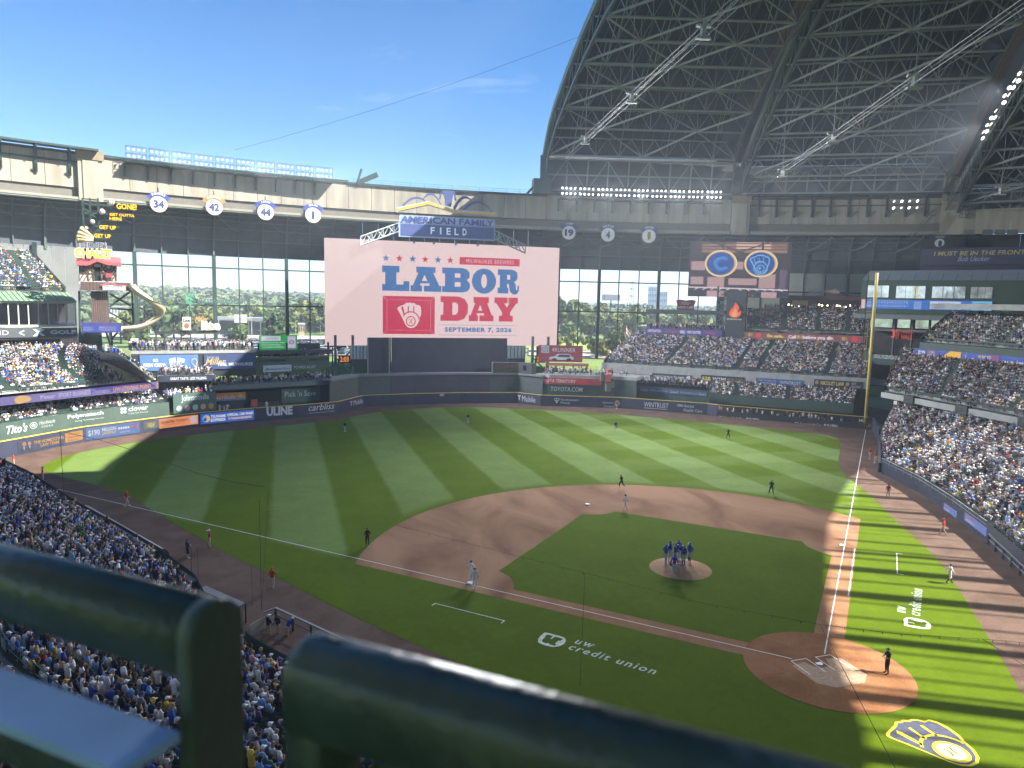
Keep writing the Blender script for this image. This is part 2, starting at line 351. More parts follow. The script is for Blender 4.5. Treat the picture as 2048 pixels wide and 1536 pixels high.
BLACK = M('black_and_shade', (.012, .013, .015), .9, var=.1)  # black for rubber and cases, and for shade in openings and under tiers

# ------------------------------------------------------------------ ground, hills, field
PIV = np.array((0., -55.))
def ipol(x, xs, ys): return float(np.interp(x, xs, ys))
def gz(x, y):                                     # terrain: the playing field lies in a bowl; hills rise towards the left behind the outfield
    r = math.hypot(x-PIV[0], y-PIV[1]); az = math.degrees(math.atan2(x-PIV[0], y-PIV[1]))
    z = ipol(r, (0, 207, 214, 235, 330, 460, 30000), (-.25, -.25, 5.2, 5.6, 5.8, 3.0, 3.0))
    h = ipol(r, (0, 420, 560, 900, 1500, 4000, 30000), (0, 0, 6, 15, 16, 14, 10))*ipol(az, (-60, -30, -8, 6, 14, 40), (1., 1., .85, .55, .25, .2))
    return z+h*(1+.18*math.sin(az*.31+1)*math.sin(r*.006))
mb = MB(); rs = [0, 60, 120, 170, 203, 207, 210, 214, 235, 280, 330, 400, 460, 520, 600, 700, 800, 950, 1200, 1600, 2400, 4000, 8000, 20000]; NA = 120
mb.v.append((PIV[0], PIV[1], -.25))
for r in rs[1:]:
    for i in range(NA): a = 2*math.pi*i/NA; x, y = PIV[0]+r*math.sin(a), PIV[1]+r*math.cos(a); mb.v.append((x, y, gz(x, y)))
for i in range(NA): mb.f.append((0, 1+(i+1) % NA, 1+i)); mb.m.append(0)
for j in range(len(rs)-2):
    for i in range(NA): a, b = 1+j*NA+i, 1+j*NA+(i+1) % NA; mb.f.append((a, b, b+NA, a+NA)); mb.m.append(0)
struct('ground', mb, M('park_grass', (.115, .17, .035), .9, var=.25, scale=.05))

WALL = PL([(-76, 70.5), (-71.8, 78.5), (-63.6, 89.5), (-56, 95.5), (-48.5, 100.8), (-39, 105.2), (-31, 107.6), (-23, 111.3), (-17.2, 119.8), (-6, 121.2), (4.5, 121.2), (17.6, 119.6), (21.5, 114.6), (38.3, 108.0), (52.9, 96.3), (54.0, 94.2), (74.4, 74.4)])
TRK = [(-64.7, 70.7), (-64.7, 77.5), (-60.8, 83.6), (-55.3, 88.4), (-47.2, 93.2), (-37.7, 97.4), (-29, 100.9), (-22.4, 104.6), (-16.8, 111), (-6.7, 115.4), (4.6, 115.8), (15.4, 111.2), (25.8, 104.7), (34.8, 99), (47.7, 87.2), (56.5, 77.6), (63.8, 69.5)]
RFC = [(54.5, 59), (45.1, 49.2), (41.8, 44.1), (37, 34.4), (30.5, 23.4), (26.1, 14.9), (20.7, 7.6), (14.6, -.1), (9.7, -6.3), (4, -13), (-2, -17), (-9, -13)]
LFG = [(-15.9, -3), (-18.9, 1), (-22.3, 5.6), (-24.8, 9.2), (-28.6, 14.8), (-34.2, 24.3), (-36.7, 28.3), (-40.5, 34.6), (-47.8, 48.4), (-52.4, 56.9), (-55.7, 61), (-59.8, 65)]
def smooth(pts, it=2, closed=True):
    for _ in range(it):
        q = []
        for i in range(len(pts) if closed else len(pts)-1):
            a, b = pts[i], pts[(i+1) % len(pts)]; q += [(a[0]*.75+b[0]*.25, a[1]*.75+b[1]*.25), (a[0]*.25+b[0]*.75, a[1]*.25+b[1]*.75)]
        pts = q
    return pts
mb = MB(); mb.sheet([(-95, 130), (100, 130), (100, -50), (-95, -50)], -.01); struct('warning_track', mb, TRACK)
mb = MB(); mb.sheet(smooth(TRK+RFC+LFG, 2), 0.); struct('field_grass', mb, MATS['grass'])
FT = .3048; q_ = math.sqrt(.5)
def fl(side, d, off=0.): return (side*q_*(d+off), q_*(d-off))             # metres along a foul line, off = metres into foul ground
# the infield skin: a 95 ft arc round the rubber, cut 1.6 m outside the foul lines
def arc_pts(cx, cy, r, a0, a1, n): return [(cx+r*math.sin(R_(a0+(a1-a0)*i/n)), cy+r*math.cos(R_(a0+(a1-a0)*i/n))) for i in range(n+1)]
RB = 60.5*FT
skin = [p for p in arc_pts(0, RB, 95*FT, -75, 75, 80) if p[1] > abs(p[0])-1.55]
d0 = 0.
def meet(side):                                    # arc met with the outer edge of the dirt strip
    for k in range(4000):
        d = 30+k*.005
        x, y = fl(side, d, 1.1)
        if math.hypot(x, y-RB) >= 95*FT: return (x, y)
skin = [fl(-1, 2., 1.1), meet(-1)]+skin+[meet(1), fl(1, 2., 1.1)]
mb = MB(); mb.sheet(skin, .006); struct('infield_skin', mb, DIRT)
IG = 27.43
def infield_grass():
    i0 = 1.0; c13 = 13*FT
    import itertools
    h = .0; H = 13*FT
    base = lambda side, a, b: (side*q_*a, q_*a)
    # in foul-line coordinates (a along first base line, b along third base line)
    lo, hi = .95, IG-.95; P = []
    def cut(ca, cb, start, end, n=14, r=c13):
        out = []
        for k in range(n+1):
            t = start+(end-start)*k/n; out.append((ca+r*math.cos(R_(t)), cb+r*math.sin(R_(t))))
        return out
    clamp = lambda L: [(min(max(a, lo), hi), min(max(b, lo), hi)) for a, b in L]
    P += clamp(cut(-.2, -.2, 90, 0, 14, 5.1))[::1]
    P += clamp(cut(IG, 0, 180, 90))
    P += clamp(cut(IG, IG, -90, -180))
    P += clamp(cut(0, IG, 0, -90))
    seen = []
    for a, b in P:
        if not seen or math.hypot(a-seen[-1][0], b-seen[-1][1]) > .05: seen.append((a, b))
    return [((a-b)*q_, (a+b)*q_) for a, b in seen]
mb = MB(); mb.sheet(infield_grass(), .012); struct('infield_grass', mb, MATS['grass'])
for side, nm in ((-1, 'third_base_lane'), (1, 'first_base_lane')):
    mb = MB(); mb.sheet([fl(side, 2.4, 1.1), fl(side, 23.4, 1.1), fl(side, 23.4, -.95), fl(side, 2.4, -.95)][::side], .009); struct(nm, mb, LIP_DIRT)
mb = MB(); mb.sheet(circ(.05, -.35, 5.25, n=64), .018); struct('home_plate_circle', mb, PLATE_DIRT)
mb = MB(); n = 48
for rr, zz in ((2.743, .013), (2.2, .10), (1.4, .22), (.7, .25)): mb.v += [(rr*math.cos(2*math.pi*i/n), 59*FT+rr*math.sin(2*math.pi*i/n), zz) for i in range(n)]
for j in range(3):
    for i in range(n): mb.f.append((j*n+i, j*n+(i+1) % n, (j+1)*n+(i+1) % n, (j+1)*n+i)); mb.m.append(0)
mb.f.append(tuple(3*n+i for i in range(n))); mb.m.append(0)
tag(mb.build('pitchers_mound', MOUND_DIRT, smooth=True), kind='structure')
mb = MB(); mb.box((0, RB, .27), (.61, .15, .05)); tag(mb.build('pitching_rubber', CHALK), 'white rubber slab on top of the pitcher\'s mound', 'rubber')
# painted lines
def line(mb, a, b, w, z=.024):
    a, b = np.array(a), np.array(b); d = (b-a)/np.linalg.norm(b-a); n = np.array((-d[1], d[0]))*w/2
    mb.sheet([tuple(a-n), tuple(b-n), tuple(b+n), tuple(a+n)], z)
mb = MB(); line(mb, fl(-1, 1.9), fl(-1, 102), .09); struct('third_base_foul_line', mb, CHALK)
mb = MB(); line(mb, fl(1, 1.9), fl(1, 104.8), .09); struct('first_base_foul_line', mb, CHALK)
mb = MB(); line(mb, fl(1, 13.72, .95), fl(1, 27.0, .95), .10); struct('running_lane_line', mb, CHALK)
for side, nm in ((-1, 'third_base_coach_box'), (1, 'first_base_coach_box')):
    mb = MB(); line(mb, fl(side, 21.4, 4.6), fl(side, 27.5, 4.6), .10)
    for d in (21.4, 27.5): line(mb, fl(side, d, 4.55), fl(side, d, 5.1), .10, .028)
    struct(nm, mb, PAINT_W)
mb = MB(); mb.sheet([(-1.95, .55), (-1.95, -1.75), (-1.1, -2.5), (1.1, -2.5), (2.0, -1.75), (2.0, .55), (.9, .75), (.45, -.2), (-.45, -.2), (-.9, .75)], .026); struct('scuffed_chalk_dust', mb, CHALK_WORN)
mb = MB()
for sx in (-1, 1):
    x0, x1 = sx*.38, sx*1.6
    for a, b in (((x0, -.75), (x0, 1.1)), ((x1, -.75), (x1, 1.1)), ((x0, 1.1), (x1, 1.1))): line(mb, a, b, .09, .031)
struct('batters_boxes', mb, M('box_chalk', (.60, .53, .46), .9, var=.2, scale=7))
mb = MB(); mb.prism([(-.216, .43), (-.216, .21), (0, 0), (.216, .21), (.216, .43)][::-1], .03, .05); tag(mb.build('home_plate', M('plate_rubber', (.78, .78, .76), .7)), 'white five-sided home plate between the batter\'s boxes', 'home plate')
for nm, pos, lab in (('first_base', fl(1, 27.2, -.2), 'white square base bag on the right foul line'), ('second_base', (0, 38.8), 'white square base bag at the far corner of the infield'), ('third_base', fl(-1, 27.2, -.2), 'white square base bag on the left foul line beside two players')):
    mb = MB(); mb.box((0, 0, .045), (.46, .46, .09), R_(45)); o = mb.build('base_bag', M('base_canvas', (.8, .8, .78), .8)); o.location = (pos[0], pos[1], .008); tag(o, lab, 'base', 'bases of the diamond')
# painted logos on the grass
def ground_shape(name, label, sh, o, ex, ey, mats, z=.022):
    mb = MB(); v, f, _ = sh; mb.add([(o[0]+x*ex[0]+y*ey[0], o[1]+x*ex[1]+y*ey[1], z) for x, y in v], f)
    return mb
def crest(o, ex, ey):
    root = thing('painted_crest', 'navy and yellow glove crest painted on the grass behind home plate', 'painted logo', (o[0], o[1], .02))
    gl, sl_, ball = glove_parts(); c = np.array((.5, .5))
    big = poly2d([(.5+(x-.5)*1.10, .5+(y-.5)*1.08) for x, y in GLOVE_OUT])
    ground_shape('', '', big, o, ex, ey, None, .020).build('yellow_outline', PAINT_Y, root)
    ground_shape('', '', gl, o, ex, ey, None, .024).build('glove_shape', PAINT_N, root)
    ground_shape('', '', sl_, o, ex, ey, None, .028).build('finger_lines', PAINT_Y, root)
    ground_shape('', '', poly2d(circ(.56, .27, .235, n=30)), o, ex, ey, None, .030).build('ball_rim', PAINT_Y, root)
    ground_shape('', '', poly2d(circ(.56, .27, .18, n=30)), o, ex, ey, None, .034).build('ball', PAINT_W, root)
    ground_shape('', '', join2d(stroke(circ(.43, .27, .10, n=8, a0=-55, a1=55), .03), stroke(circ(.69, .27, .10, n=8, a0=125, a1=235), .03)), o, ex, ey, None, .038).build('ball_seam', PAINT_Y, root)
crest((-1.9, -10.65), (3.75, 0.), (0., 4.05))
def badge():
    out = [(0, .95), (.62, 1.0), (.85, .93), (.97, .75), (1., .5), (.95, .25), (.78, .05), (.5, 0), (.2, .05), (.05, .3), (0, .6)]
    inn = [(.17, .83), (.40, .85), (.40, .60), (.47, .60), (.47, .85), (.80, .85), (.80, .66), (.72, .62), (.72, .34), (.80, .30), (.80, .18), (.56, .18), (.52, .24), (.44, .17), (.28, .20), (.20, .32), (.20, .62), (.13, .66)]
    return poly2d(out, inn)
def painted_words(label, c, t0, ex, ey):
    root = thing('painted_sponsor_words', label, 'painted logo', (c[0], c[1], .02)); c, t0, ex, ey = map(np.array, (c, t0, ex, ey))
    ground_shape('', '', badge(), c-(ex+ey)*.95, ex*1.95, ey*1.85, None).build('badge', PAINT_W, root)
    ground_shape('', '', text2d('uw', .014, .15, 1.25), t0+ey*1.0, ex*1.35, ey*.62, None).build('lettering', PAINT_W, root)
    ground_shape('', '', text2d('credit union', .014, .15, 1.22), t0, ex*6.2, ey*.88, None).build('lettering', PAINT_W, root)
painted_words('white badge and credit union words painted beside the third base line', (-16.1, 8.1), (-15.5, 6.6), (.66, -.75), (.75, .66))
painted_words('white badge and credit union words painted on sunlit grass near first base', (11.6, 3.4), (12.9, 4.3), (.75, .66), (-.66, .75))
# ------------------------------------------------------------------ outfield wall
root = thing('outfield_wall', 'navy padded outfield wall with a yellow line along its top', 'wall', (0, 121.2, 0))
L_ = WALL.L[-1]
segs = WALL.L
for i in range(len(segs)-1):
    a, b = segs[i], segs[i+1]
    if i == len(segs)-2: continue
    k = max(1, round((b-a)/9.)); 
    for j in range(k):
        m_ = MB(); WALL.strip(m_, a+(b-a)*j/k+.01, a+(b-a)*(j+1)/k-.01, -.02, 2.36, -.35, 0.); m_.build('wall_pad', NAVY, root)
m_ = MB(); WALL.strip(m_, 0, segs[-2], 2.36, 2.46, -.36, .015); m_.build('yellow_cap', YEL, root)
# right-field wall: see-through bullpen fence
a, b = segs[-2], segs[-1]
root = thing('bullpen_fence', 'dark see-through bullpen fence with a yellow top rail in right field', 'fence', WALL.at((a+b)/2))
m_ = MB(); WALL.strip(m_, a+.02, b, -.02, 1.15, -.25, 0.); m_.build('lower_pad', M('black_pad', (.016, .017, .02), .7), root)
m_ = MB(); WALL.strip(m_, a+.02, b+.4, 2.36, 2.46, -.2, .02); m_.build('yellow_cap', YEL, root)
n = 26
for i in range(n+1):
    q = a+.1+(b-a-.2)*i/n; m_ = MB(); m_.beam(WALL.at(q, 1.15, -.1), WALL.at(q, 2.36, -.1), .07); m_.build('post', STEEL_D, root)
m_ = MB()
for i in range(130):
    q = a+.1+(b-a-.2)*i/130; m_.beam(WALL.at(q, 1.15, -.05), WALL.at(q, 2.36, -.05), .018)
for z in (1.35, 1.6, 1.85, 2.1): m_.beam(WALL.at(a+.1, z, -.04), WALL.at(b-.1, z, -.04), .018)
tag(m_.build('wire_mesh', STEEL_D, root), kind='stuff')
# corner wall along the first base line, the foul pole
COR = PL([(75.6, 74.2), (66.5, 63.3), (48.2, 44.6)])
root = thing('corner_wall', 'low navy wall running from the foul pole along the right field corner', 'wall', (62, 59, 0))
m_ = MB(); COR.strip(m_, 0, COR.L[1], -.02, 2.4, -.3, 0); m_.build('wall_pad', NAVY, root)
m_ = MB(); COR.strip(m_, COR.L[1], COR.L[2], -.02, 1.35, -.3, 0); m_.build('wall_pad', NAVY, root)
root = thing('foul_pole', 'tall yellow right field foul pole with a wire screen along one side', 'foul pole', (74.45, 74.75, 0))
m_ = MB(); m_.tube((74.45, 74.75, 0), (74.45, 74.75, 30.2), .30, 14); m_.build('pole', M('pole_yellow', (.56, .44, .12), .4, var=.06), root, True)
m_ = MB(); e = np.array((-.66, .66, 0)); p0 = np.array((74.45, 74.75, 0))
for k in range(2):
    m_.beam(p0+e*(1.55)+np.array((0, 0, 11.)), p0+e*1.55+np.array((0, 0, 29.9)), .09)
for z in np.arange(11, 30, 2.36): m_.beam(p0+np.array((0, 0, z)), p0+e*1.55+np.array((0, 0, z)), .07)
for z in np.arange(11, 29.9, .35): m_.beam(p0+np.array((0, 0, z)), p0+e*1.55+np.array((0, 0, z)), .02)
m_.build('screen', YEL, root)

# ads on the outfield wall
W_ = (225, 228, 232); NB = (38, 52, 92)
sign('wall_advert', 'dark blue ad with two faces and orange team lettering, leftmost on the wall', 'sign', WALL, (35.5, 882, 905, 129, 868.5, 889.5), (44, 62, 104), [
    ('lettering', 'THE HOMETOWN', (.32, .52, .97, .82), (240, 170, 60), dict(bold=.03)), ('lettering', 'LAW TEAM', (.46, .18, .86, .46), (240, 170, 60), dict(bold=.03)),
    ('suit_figure', join2d(poly2d([(.0, 0), (.46, 0), (.40, .45), (.30, .55), (.15, .55), (.05, .45)]), poly2d([(.54, 0), (1, 0), (.95, .42), (.85, .5), (.7, .5), (.6, .42)])), (.05, .1, .29, .85), (30, 32, 42)),
    ('face', join2d(poly2d(circ(.22, .5, .22, .5)), poly2d(circ(.78, .42, .2, .46))), (.08, .5, .27, .92), (196, 140, 110)),
    ('shirt_front', join2d(poly2d([(.18, 1), (.3, 1), (.25, 0)]), poly2d([(.72, 1), (.84, 1), (.79, 0)])), (.06, .15, .28, .46), (220, 222, 226))], led=True)
sign('wall_advert', 'small orange ad panel with three lines of dark lettering', 'sign', WALL, (130, 866.5, 886, 165, 860, 879), (236, 158, 62), [
    ('lettering', 'Hupy and', (.14, .68, .8, .88), (60, 40, 30)), ('lettering', 'Abraham', (.14, .40, .86, .62), (60, 40, 30)), ('lettering', 'hupy.com', (.14, .1, .75, .3), (60, 40, 30))], led=True)
sign('wall_advert', 'bright blue jackpot ad with a large white dollar figure', 'sign', WALL, (171, 856, 879, 279, 843.5, 866.5), (62, 116, 184), [
    ('lettering', '$190', (.04, .25, .25, .8), W_, dict(bold=.02)), ('lettering', 'MILLION', (.29, .55, .55, .86), W_, dict(bold=.03)), ('lettering', 'JACKPOT', (.29, .2, .55, .5), (240, 190, 90), dict(bold=.03)),
    ('number_balls', join2d(*[poly2d(circ(.1+.2*i, .5, .09, .42, 14)) for i in range(5)]), (.58, .5, .8, .76), W_), ('red_ball', poly2d(circ(.5, .5, .5, .5, 14)), (.81, .5, .86, .76), (210, 60, 90)),
    ('bird_mark', poly2d([(.2, 1), (.45, .7), (.8, .75), (1, .55), (.75, .4), (.7, .15), (.4, 0), (.15, .25)]), (.89, .42, .98, .9), (220, 60, 50)), ('lettering', 'DRAWING TONIGHT', (.62, .2, .8, .34), W_)], led=True)
sign('wall_advert', 'grey ad with a green and yellow turkey run badge', 'sign', WALL, (286, 843, 860.5, 317.5, 839, 856.5), (88, 88, 102), [
    ('badge', poly2d([(.0, .2), (.5, 0), (1, .2), (.9, .45), (.1, .45)]), (.12, .12, .88, .8), (70, 140, 70)), ('lettering', 'TURKEY', (.2, .5, .8, .76), (226, 190, 70), dict(bold=.04)), ('lettering', 'TROT', (.3, .26, .7, .5), (236, 216, 120), dict(bold=.04))], led=True)
sign('wall_advert', 'orange ad with dark register today lettering and a plain pale square', 'sign', WALL, (318, 838, 856, 396, 830, 849), (236, 146, 88), [
    ('lettering', 'REGISTER TODAY!', (.04, .48, .72, .76), (92, 48, 30), dict(bold=.03)), ('lettering', 'MilwaukeeTurkeyTrot.com', (.12, .24, .64, .38), (110, 60, 40)), ('pale_square', poly2d(rect(0, 0, 1, 1)), (.79, .12, .96, .9), (206, 180, 190))], led=True)
sign('wall_advert', 'royal blue car wash ad with a round wave emblem', 'sign', WALL, (401, 827, 847, 508, 820, 840.5), (44, 88, 178), [
    ('emblem', poly2d(circ(.5, .5, .5, .5)), (.03, .14, .17, .88), (110, 176, 226)), ('emblem_swirl', poly2d(circ(.6, .45, .36, .4)), (.05, .2, .17, .86), (240, 176, 70)), ('emblem_wave', poly2d([(0, .4), (.3, .7), (.7, .75), (.6, .5), (.75, .3), (.4, .1), (.1, .15)]), (.04, .2, .14, .8), (40, 80, 170)),
    ('lettering', 'TSUNAMI', (.18, .52, .45, .8), W_, dict(bold=.03)), ('lettering', 'EXPRESS', (.18, .17, .45, .46), W_, dict(bold=.03)), ('lettering', 'OFFICIAL CAR WASH', (.48, .54, .98, .82), W_, dict(bold=.03)), ('lettering', 'OF THE MILWAUKEE BREWERS', (.5, .2, .95, .42), (240, 200, 150), dict(bold=.03))], led=True)
WT = M('wall_white_letters', (.52, .54, .58), .7, var=.05)
def wall_words(label, r, items): return sign('wall_lettering', label, 'sign', WALL, r, None, items, off=.02)
wall_words('big white block letters on the navy wall in left centre', (533, 814.5, 832, 585, 812, 829.5), [('lettering', 'ULINE', (0, 0, 1, 1), WT, dict(bold=.05))])
wall_words('white handwriting on the navy wall left of the bend', (617, 808, 826.5, 669, 806, 824), [('lettering', 'carbliss', (0, .3, 1, 1), WT, dict(shear=.3)), ('lettering', 'Hand Crafted Premium Cocktails', (.02, 0, 1, .14), WT)])
wall_words('small white T and mobile lettering on the angled wall panel in left centre', (700, 800, 813, 725, 797, 810), [('lettering', 'T', (0, .2, .17, .9), WT, dict(bold=.03)), ('lettering', 'Mobile', (.26, .15, 1, .95), WT)])
wall_words('small distance number 400 on the centre field wall', (879, 787.5, 792.5, 888, 787.5, 792.5), [('lettering', '400', (0, 0, 1, 1), WT, dict(bold=.03))])
wall_words('white T and mobile lettering right of centre on the navy wall', (1036, 789.5, 803.5, 1071, 792, 806), [('lettering', 'T', (0, .2, .16, .9), WT, dict(bold=.03)), ('lettering', 'Mobile', (.24, .1, 1, .9), WT)])
wall_words('white two-line insurer name with a round mark on the navy wall', (1108, 794.5, 808, 1158, 796, 809), [('lettering', 'Northwestern', (.27, .52, 1, .88), WT), ('lettering', 'Mutual', (.27, .05, .63, .42), WT), ('mark', join2d(ring(.28, .7, .17, .28, 14), ring(.72, .7, .17, .28, 14), poly2d([(.3, .45), (.7, .45), (.6, 0), (.4, 0)])), (0, .1, .22, .95), WT)])
wall_words('white two-line controls name beside a dotted burst on the wall', (1205, 799, 815, 1240, 800, 816), [('lettering', 'Johnson', (0, .45, .6, .75), WT), ('lettering', 'Controls', (.08, .02, .7, .32), WT), ('burst', join2d(*[stroke([(.5+.18*math.cos(a), .5+.18*math.sin(a)), (.5+.5*math.cos(a), .5+.5*math.sin(a))], .07) for a in np.arange(0, 6.28, .52)]), (.68, .2, 1.02, .98), WT)])
wall_words('white serif bank name with an underline on the right centre wall', (1288, 803, 817, 1337, 805, 819), [('lettering', 'WINTRUST', (0, .22, 1, .9), WT), ('underline', poly2d(rect(0, 0, 1, 1)), (0, .02, .95, .08), WT)])
wall_words('white linked rings and health care name at the right end of the wall', (1354, 806, 823, 1405, 809, 826), [('lettering', 'Aurora', (.27, .55, .66, .9), WT), ('lettering', 'Health Care', (.27, .05, 1, .42), WT), ('rings', join2d(ring(.27, .5, .16, .27, 14), ring(.73, .5, .16, .27, 14)), (0, .5, .24, .95), WT)])
for r, lab in (((1437, 829.5, 838, 1518, 835, 843.5), 'bullpen lettering on the right field fence nearer the centre'), ((1589, 843, 852, 1675, 846.5, 855.5), 'bullpen lettering on the right field fence nearer the foul pole')):
    wall_words('white health care '+lab, r, [('rings', join2d(ring(.27, .5, .16, .27, 14), ring(.73, .5, .16, .27, 14)), (0, .15, .10, .85), WT), ('lettering', 'Aurora Health Care', (.13, .1, .64, .8), WT), ('lettering', 'BULLPEN', (.69, .15, 1, .85), WT, dict(bold=.03))])
wall_words('small distance number 345 beside the foul pole', (1717, 838, 843.5, 1727, 838.5, 844), [('lettering', '345', (0, 0, 1, 1), WT, dict(bold=.03))])

# ------------------------------------------------------------------ the outfield ring: roof track beam, curved soffit and window wall
def pol(r, th, z=0.): a = R_(th); return np.array((PIV[0]+r*math.sin(a), PIV[1]+r*math.cos(a), z))
def ringpl(r, t0, t1, step=2.): n = max(2, int(abs(t1-t0)/step)+1); return PL([pol(r, t0+(t1-t0)*i/n) for i in range(n+1)])
def thof(u, v=500, r=205.):                      # azimuth on the ring of a sight line
    d = ray(u, v); o = CAM[:2]-PIV; a = d[:2]@d[:2]; b = o@d[:2]; c = o@o-r*r; t = (-b+math.sqrt(b*b-a*c))/a; p = CAM+d*t
    return math.degrees(math.atan2(p[0]-PIV[0], p[1]-PIV[1])), p[2]
RB_, RG = 200., 205.5
BEAM = M('track_beam_concrete', (.31, .28, .22), .85, var=.22, scale=.55, bump=.15, bscale=3, stretch=(1, 1, .16))
SOFF = M('soffit_deck', (.075, .088, .10), .6, var=.15, scale=.6)
RIB = M('soffit_rib', (.10, .125, .12), .5, var=.15)
def beam_run(label, t0, t1, zb=42.5, zt=50.6, n=None):
    root = thing('roof_track_beam', label, 'beam', pol(RB_, (t0+t1)/2, zb)); n = n or max(1, round((t1-t0)/1.55))
    for i in range(n):
        p = ringpl(RB_, t0+(t1-t0)*i/n+.012, t0+(t1-t0)*(i+1)/n-.012, 1.); m_ = MB(); p.strip(m_, 0, p.L[-1], zb+1.9, zt, -1.6, 0.); m_.build('concrete_panel', BEAM, root)
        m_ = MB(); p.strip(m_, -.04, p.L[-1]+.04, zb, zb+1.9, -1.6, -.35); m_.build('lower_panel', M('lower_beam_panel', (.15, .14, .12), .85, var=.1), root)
    p = ringpl(RB_, t0, t1, 1.)
    m_ = MB(); p.strip(m_, 0, p.L[-1], zb-.45, zb, -1.6, .75); m_.build('ledge', M('ledge_cream', (.29, .27, .21), .8), root)
    m_ = MB(); p.strip(m_, 0, p.L[-1], zb-.75, zb-.45, -1.6, .6); m_.build('gutter', STEEL_L, root)
    m_ = MB(); p.strip(m_, 0, p.L[-1], zt, zt+.5, -2.2, .35); m_.build('top_rail', STEEL_G, root)
    return root
beam_run('pale concrete roof track beam with retired number plaques in left centre', -20.0, -5.2)
beam_run('sunlit concrete roof track beam above the left field upper deck', -34, -21.2, 42.2, 50.6)
beam_run('concrete roof track beam behind the ballpark name sign', -5.2, 9.2, 42.5, 50.2)
beam_run('shaded concrete roof track beam with three plaques in right centre', 9.2, 23.0)
beam_run('shaded bracketed roof track beam over right field', 24.4, 38.)
for t, lab in ((-20.6, 'tall sunlit concrete pier in the track beam above the chalet'), (23.7, 'tall shaded concrete pier in the track beam beside the video board'), (-35., 'concrete pier of the track beam at the left edge'), (37.9, 'shaded concrete pier under the fixed roof corner')):
    root = thing('beam_pier', lab, 'pier', pol(RB_, t, 41.5)); p = ringpl(RB_, t-.62, t+.62, 1.); m_ = MB(); p.strip(m_, 0, p.L[-1], 41.6, 51.4 if t < 30 else 60., -2.5, .9); m_.build('shaft', BEAM, root)
    m_ = MB(); p.strip(m_, .8, p.L[-1]-.8, 42., 49.6, .9, 1.1); m_.build('raised_panel', BEAM, root); m_ = MB(); p.strip(m_, -.3, p.L[-1]+.3, 49.7, 51.6, .9, 1.25); m_.build('cap', M('pier_cap', (.23, .19, .125), .85), root)
# steel brackets on the plain beams
for t0, t1, n, lab in ((-33, -21.6, 8, 'steel bracket holding the gangway on the sunlit left beam'), (25., 37.5, 11, 'steel bracket on the shaded right beam')):
    for i in range(n):
        t = t0+(t1-t0)*i/(n-1); m_ = MB(); m_.beam(pol(RB_-.25, t, 46.2), pol(RB_-.25, t, 51.4), .55, .3); m_.beam(pol(RB_-.2, t, 51.2), pol(RB_-2.4, t, 51.2), .3, .45)
        m_.beam(pol(RB_-.3, t, 46.6), pol(RB_-1., t, 47.8), .3); tag(m_.build('beam_bracket', STEEL_G), ORDW[i]+' '+lab+', counted from the left', 'bracket', lab+'s')
for t0, t1, lab in ((-34, -20.2, 'steel gangway running along the top of the sunlit left beam'), (24., 38.5, 'steel gangway under the roof along the shaded right beam')):
    p = ringpl(RB_-2., t0, t1, 1.); m_ = MB(); p.strip(m_, 0, p.L[-1], 51.35, 51.75, -2.0, .5); p.strip(m_, 0, p.L[-1], 48.9, 49.2, -1.9, -1.6); tag(m_.build('gangway', STEEL_G), lab, 'gangway')
# soffit and window bays
def soffit_profile(k):                            # k 0..1 from the beam ledge back and down to the window head
    a = k*math.pi/2; return RB_+.3+(RG-RB_-.3)*math.sin(a)**.9, 32.0+9.9*(math.cos(a)**.8)
def soffit(label, t0, t1, step):
    root = thing('curved_soffit', label, 'soffit', pol(RG, (t0+t1)/2, 32)); m_ = MB(); n = max(2, int((t1-t0)/1.)); K = 7
    for i in range(n+1):
        for k in range(K+1): r, z = soffit_profile(k/K); m_.v.append(tuple(pol(r+.25, t0+(t1-t0)*i/n, z+.1)))
    for i in range(n):
        for k in range(K): a = i*(K+1)+k; m_.f.append((a, a+1, a+K+2, a+K+1)); m_.m.append(0)
    m_.build('deck', SOFF, root)
    t = math.ceil(t0/step)*step
    while t <= t1:
        main = abs(round(t/step)) % 3 == 0; w_ = .42 if main else .22; pts = [pol(soffit_profile(k/8)[0]-.1, t, soffit_profile(k/8)[1]-.15) for k in range(9)]
        m_ = MB()
        for a, b in zip(pts[:-1], pts[1:]): m_.beam(a, b, w_, w_*1.4)
        m_.build('rib', RIB, root); t += step
    for k in (1, 2, 3, 4.2, 5.6):
        r, z = soffit_profile(k/K); p = ringpl(r, t0, t1, 1.); m_ = MB(); p.strip(m_, 0, p.L[-1], z-.15, z+.1, -.1, .3); m_.build('purlin', RIB, root)
    m_ = MB(); t = math.ceil(t0/step)*step; q = 0
    while t+step <= t1:                            # curved wind braces
        a = pol(soffit_profile(.15)[0]-.2, t, soffit_profile(.15)[1]-.4); b = pol(soffit_profile(.62)[0]-.2, t+step, soffit_profile(.62)[1]-.4)
        if q % 2: a, b = pol(soffit_profile(.62)[0]-.2, t, soffit_profile(.62)[1]-.4), pol(soffit_profile(.15)[0]-.2, t+step, soffit_profile(.15)[1]-.4)
        c = (a+b)/2+np.array((0, 0, -.5)); m_.beam(a, c, .16); m_.beam(c, b, .16); t += step; q += 1
    m_.build('wind_brace', RIB, root)
ST = 1.5167
soffit('dark curved steel soffit under the left track beam', -36, -4.6, ST)
soffit('grey green curved steel soffit right of the video board', 8.4, 23.6, ST)
soffit('dark curved soffit above the party deck in right field', 23.6, 40, ST)
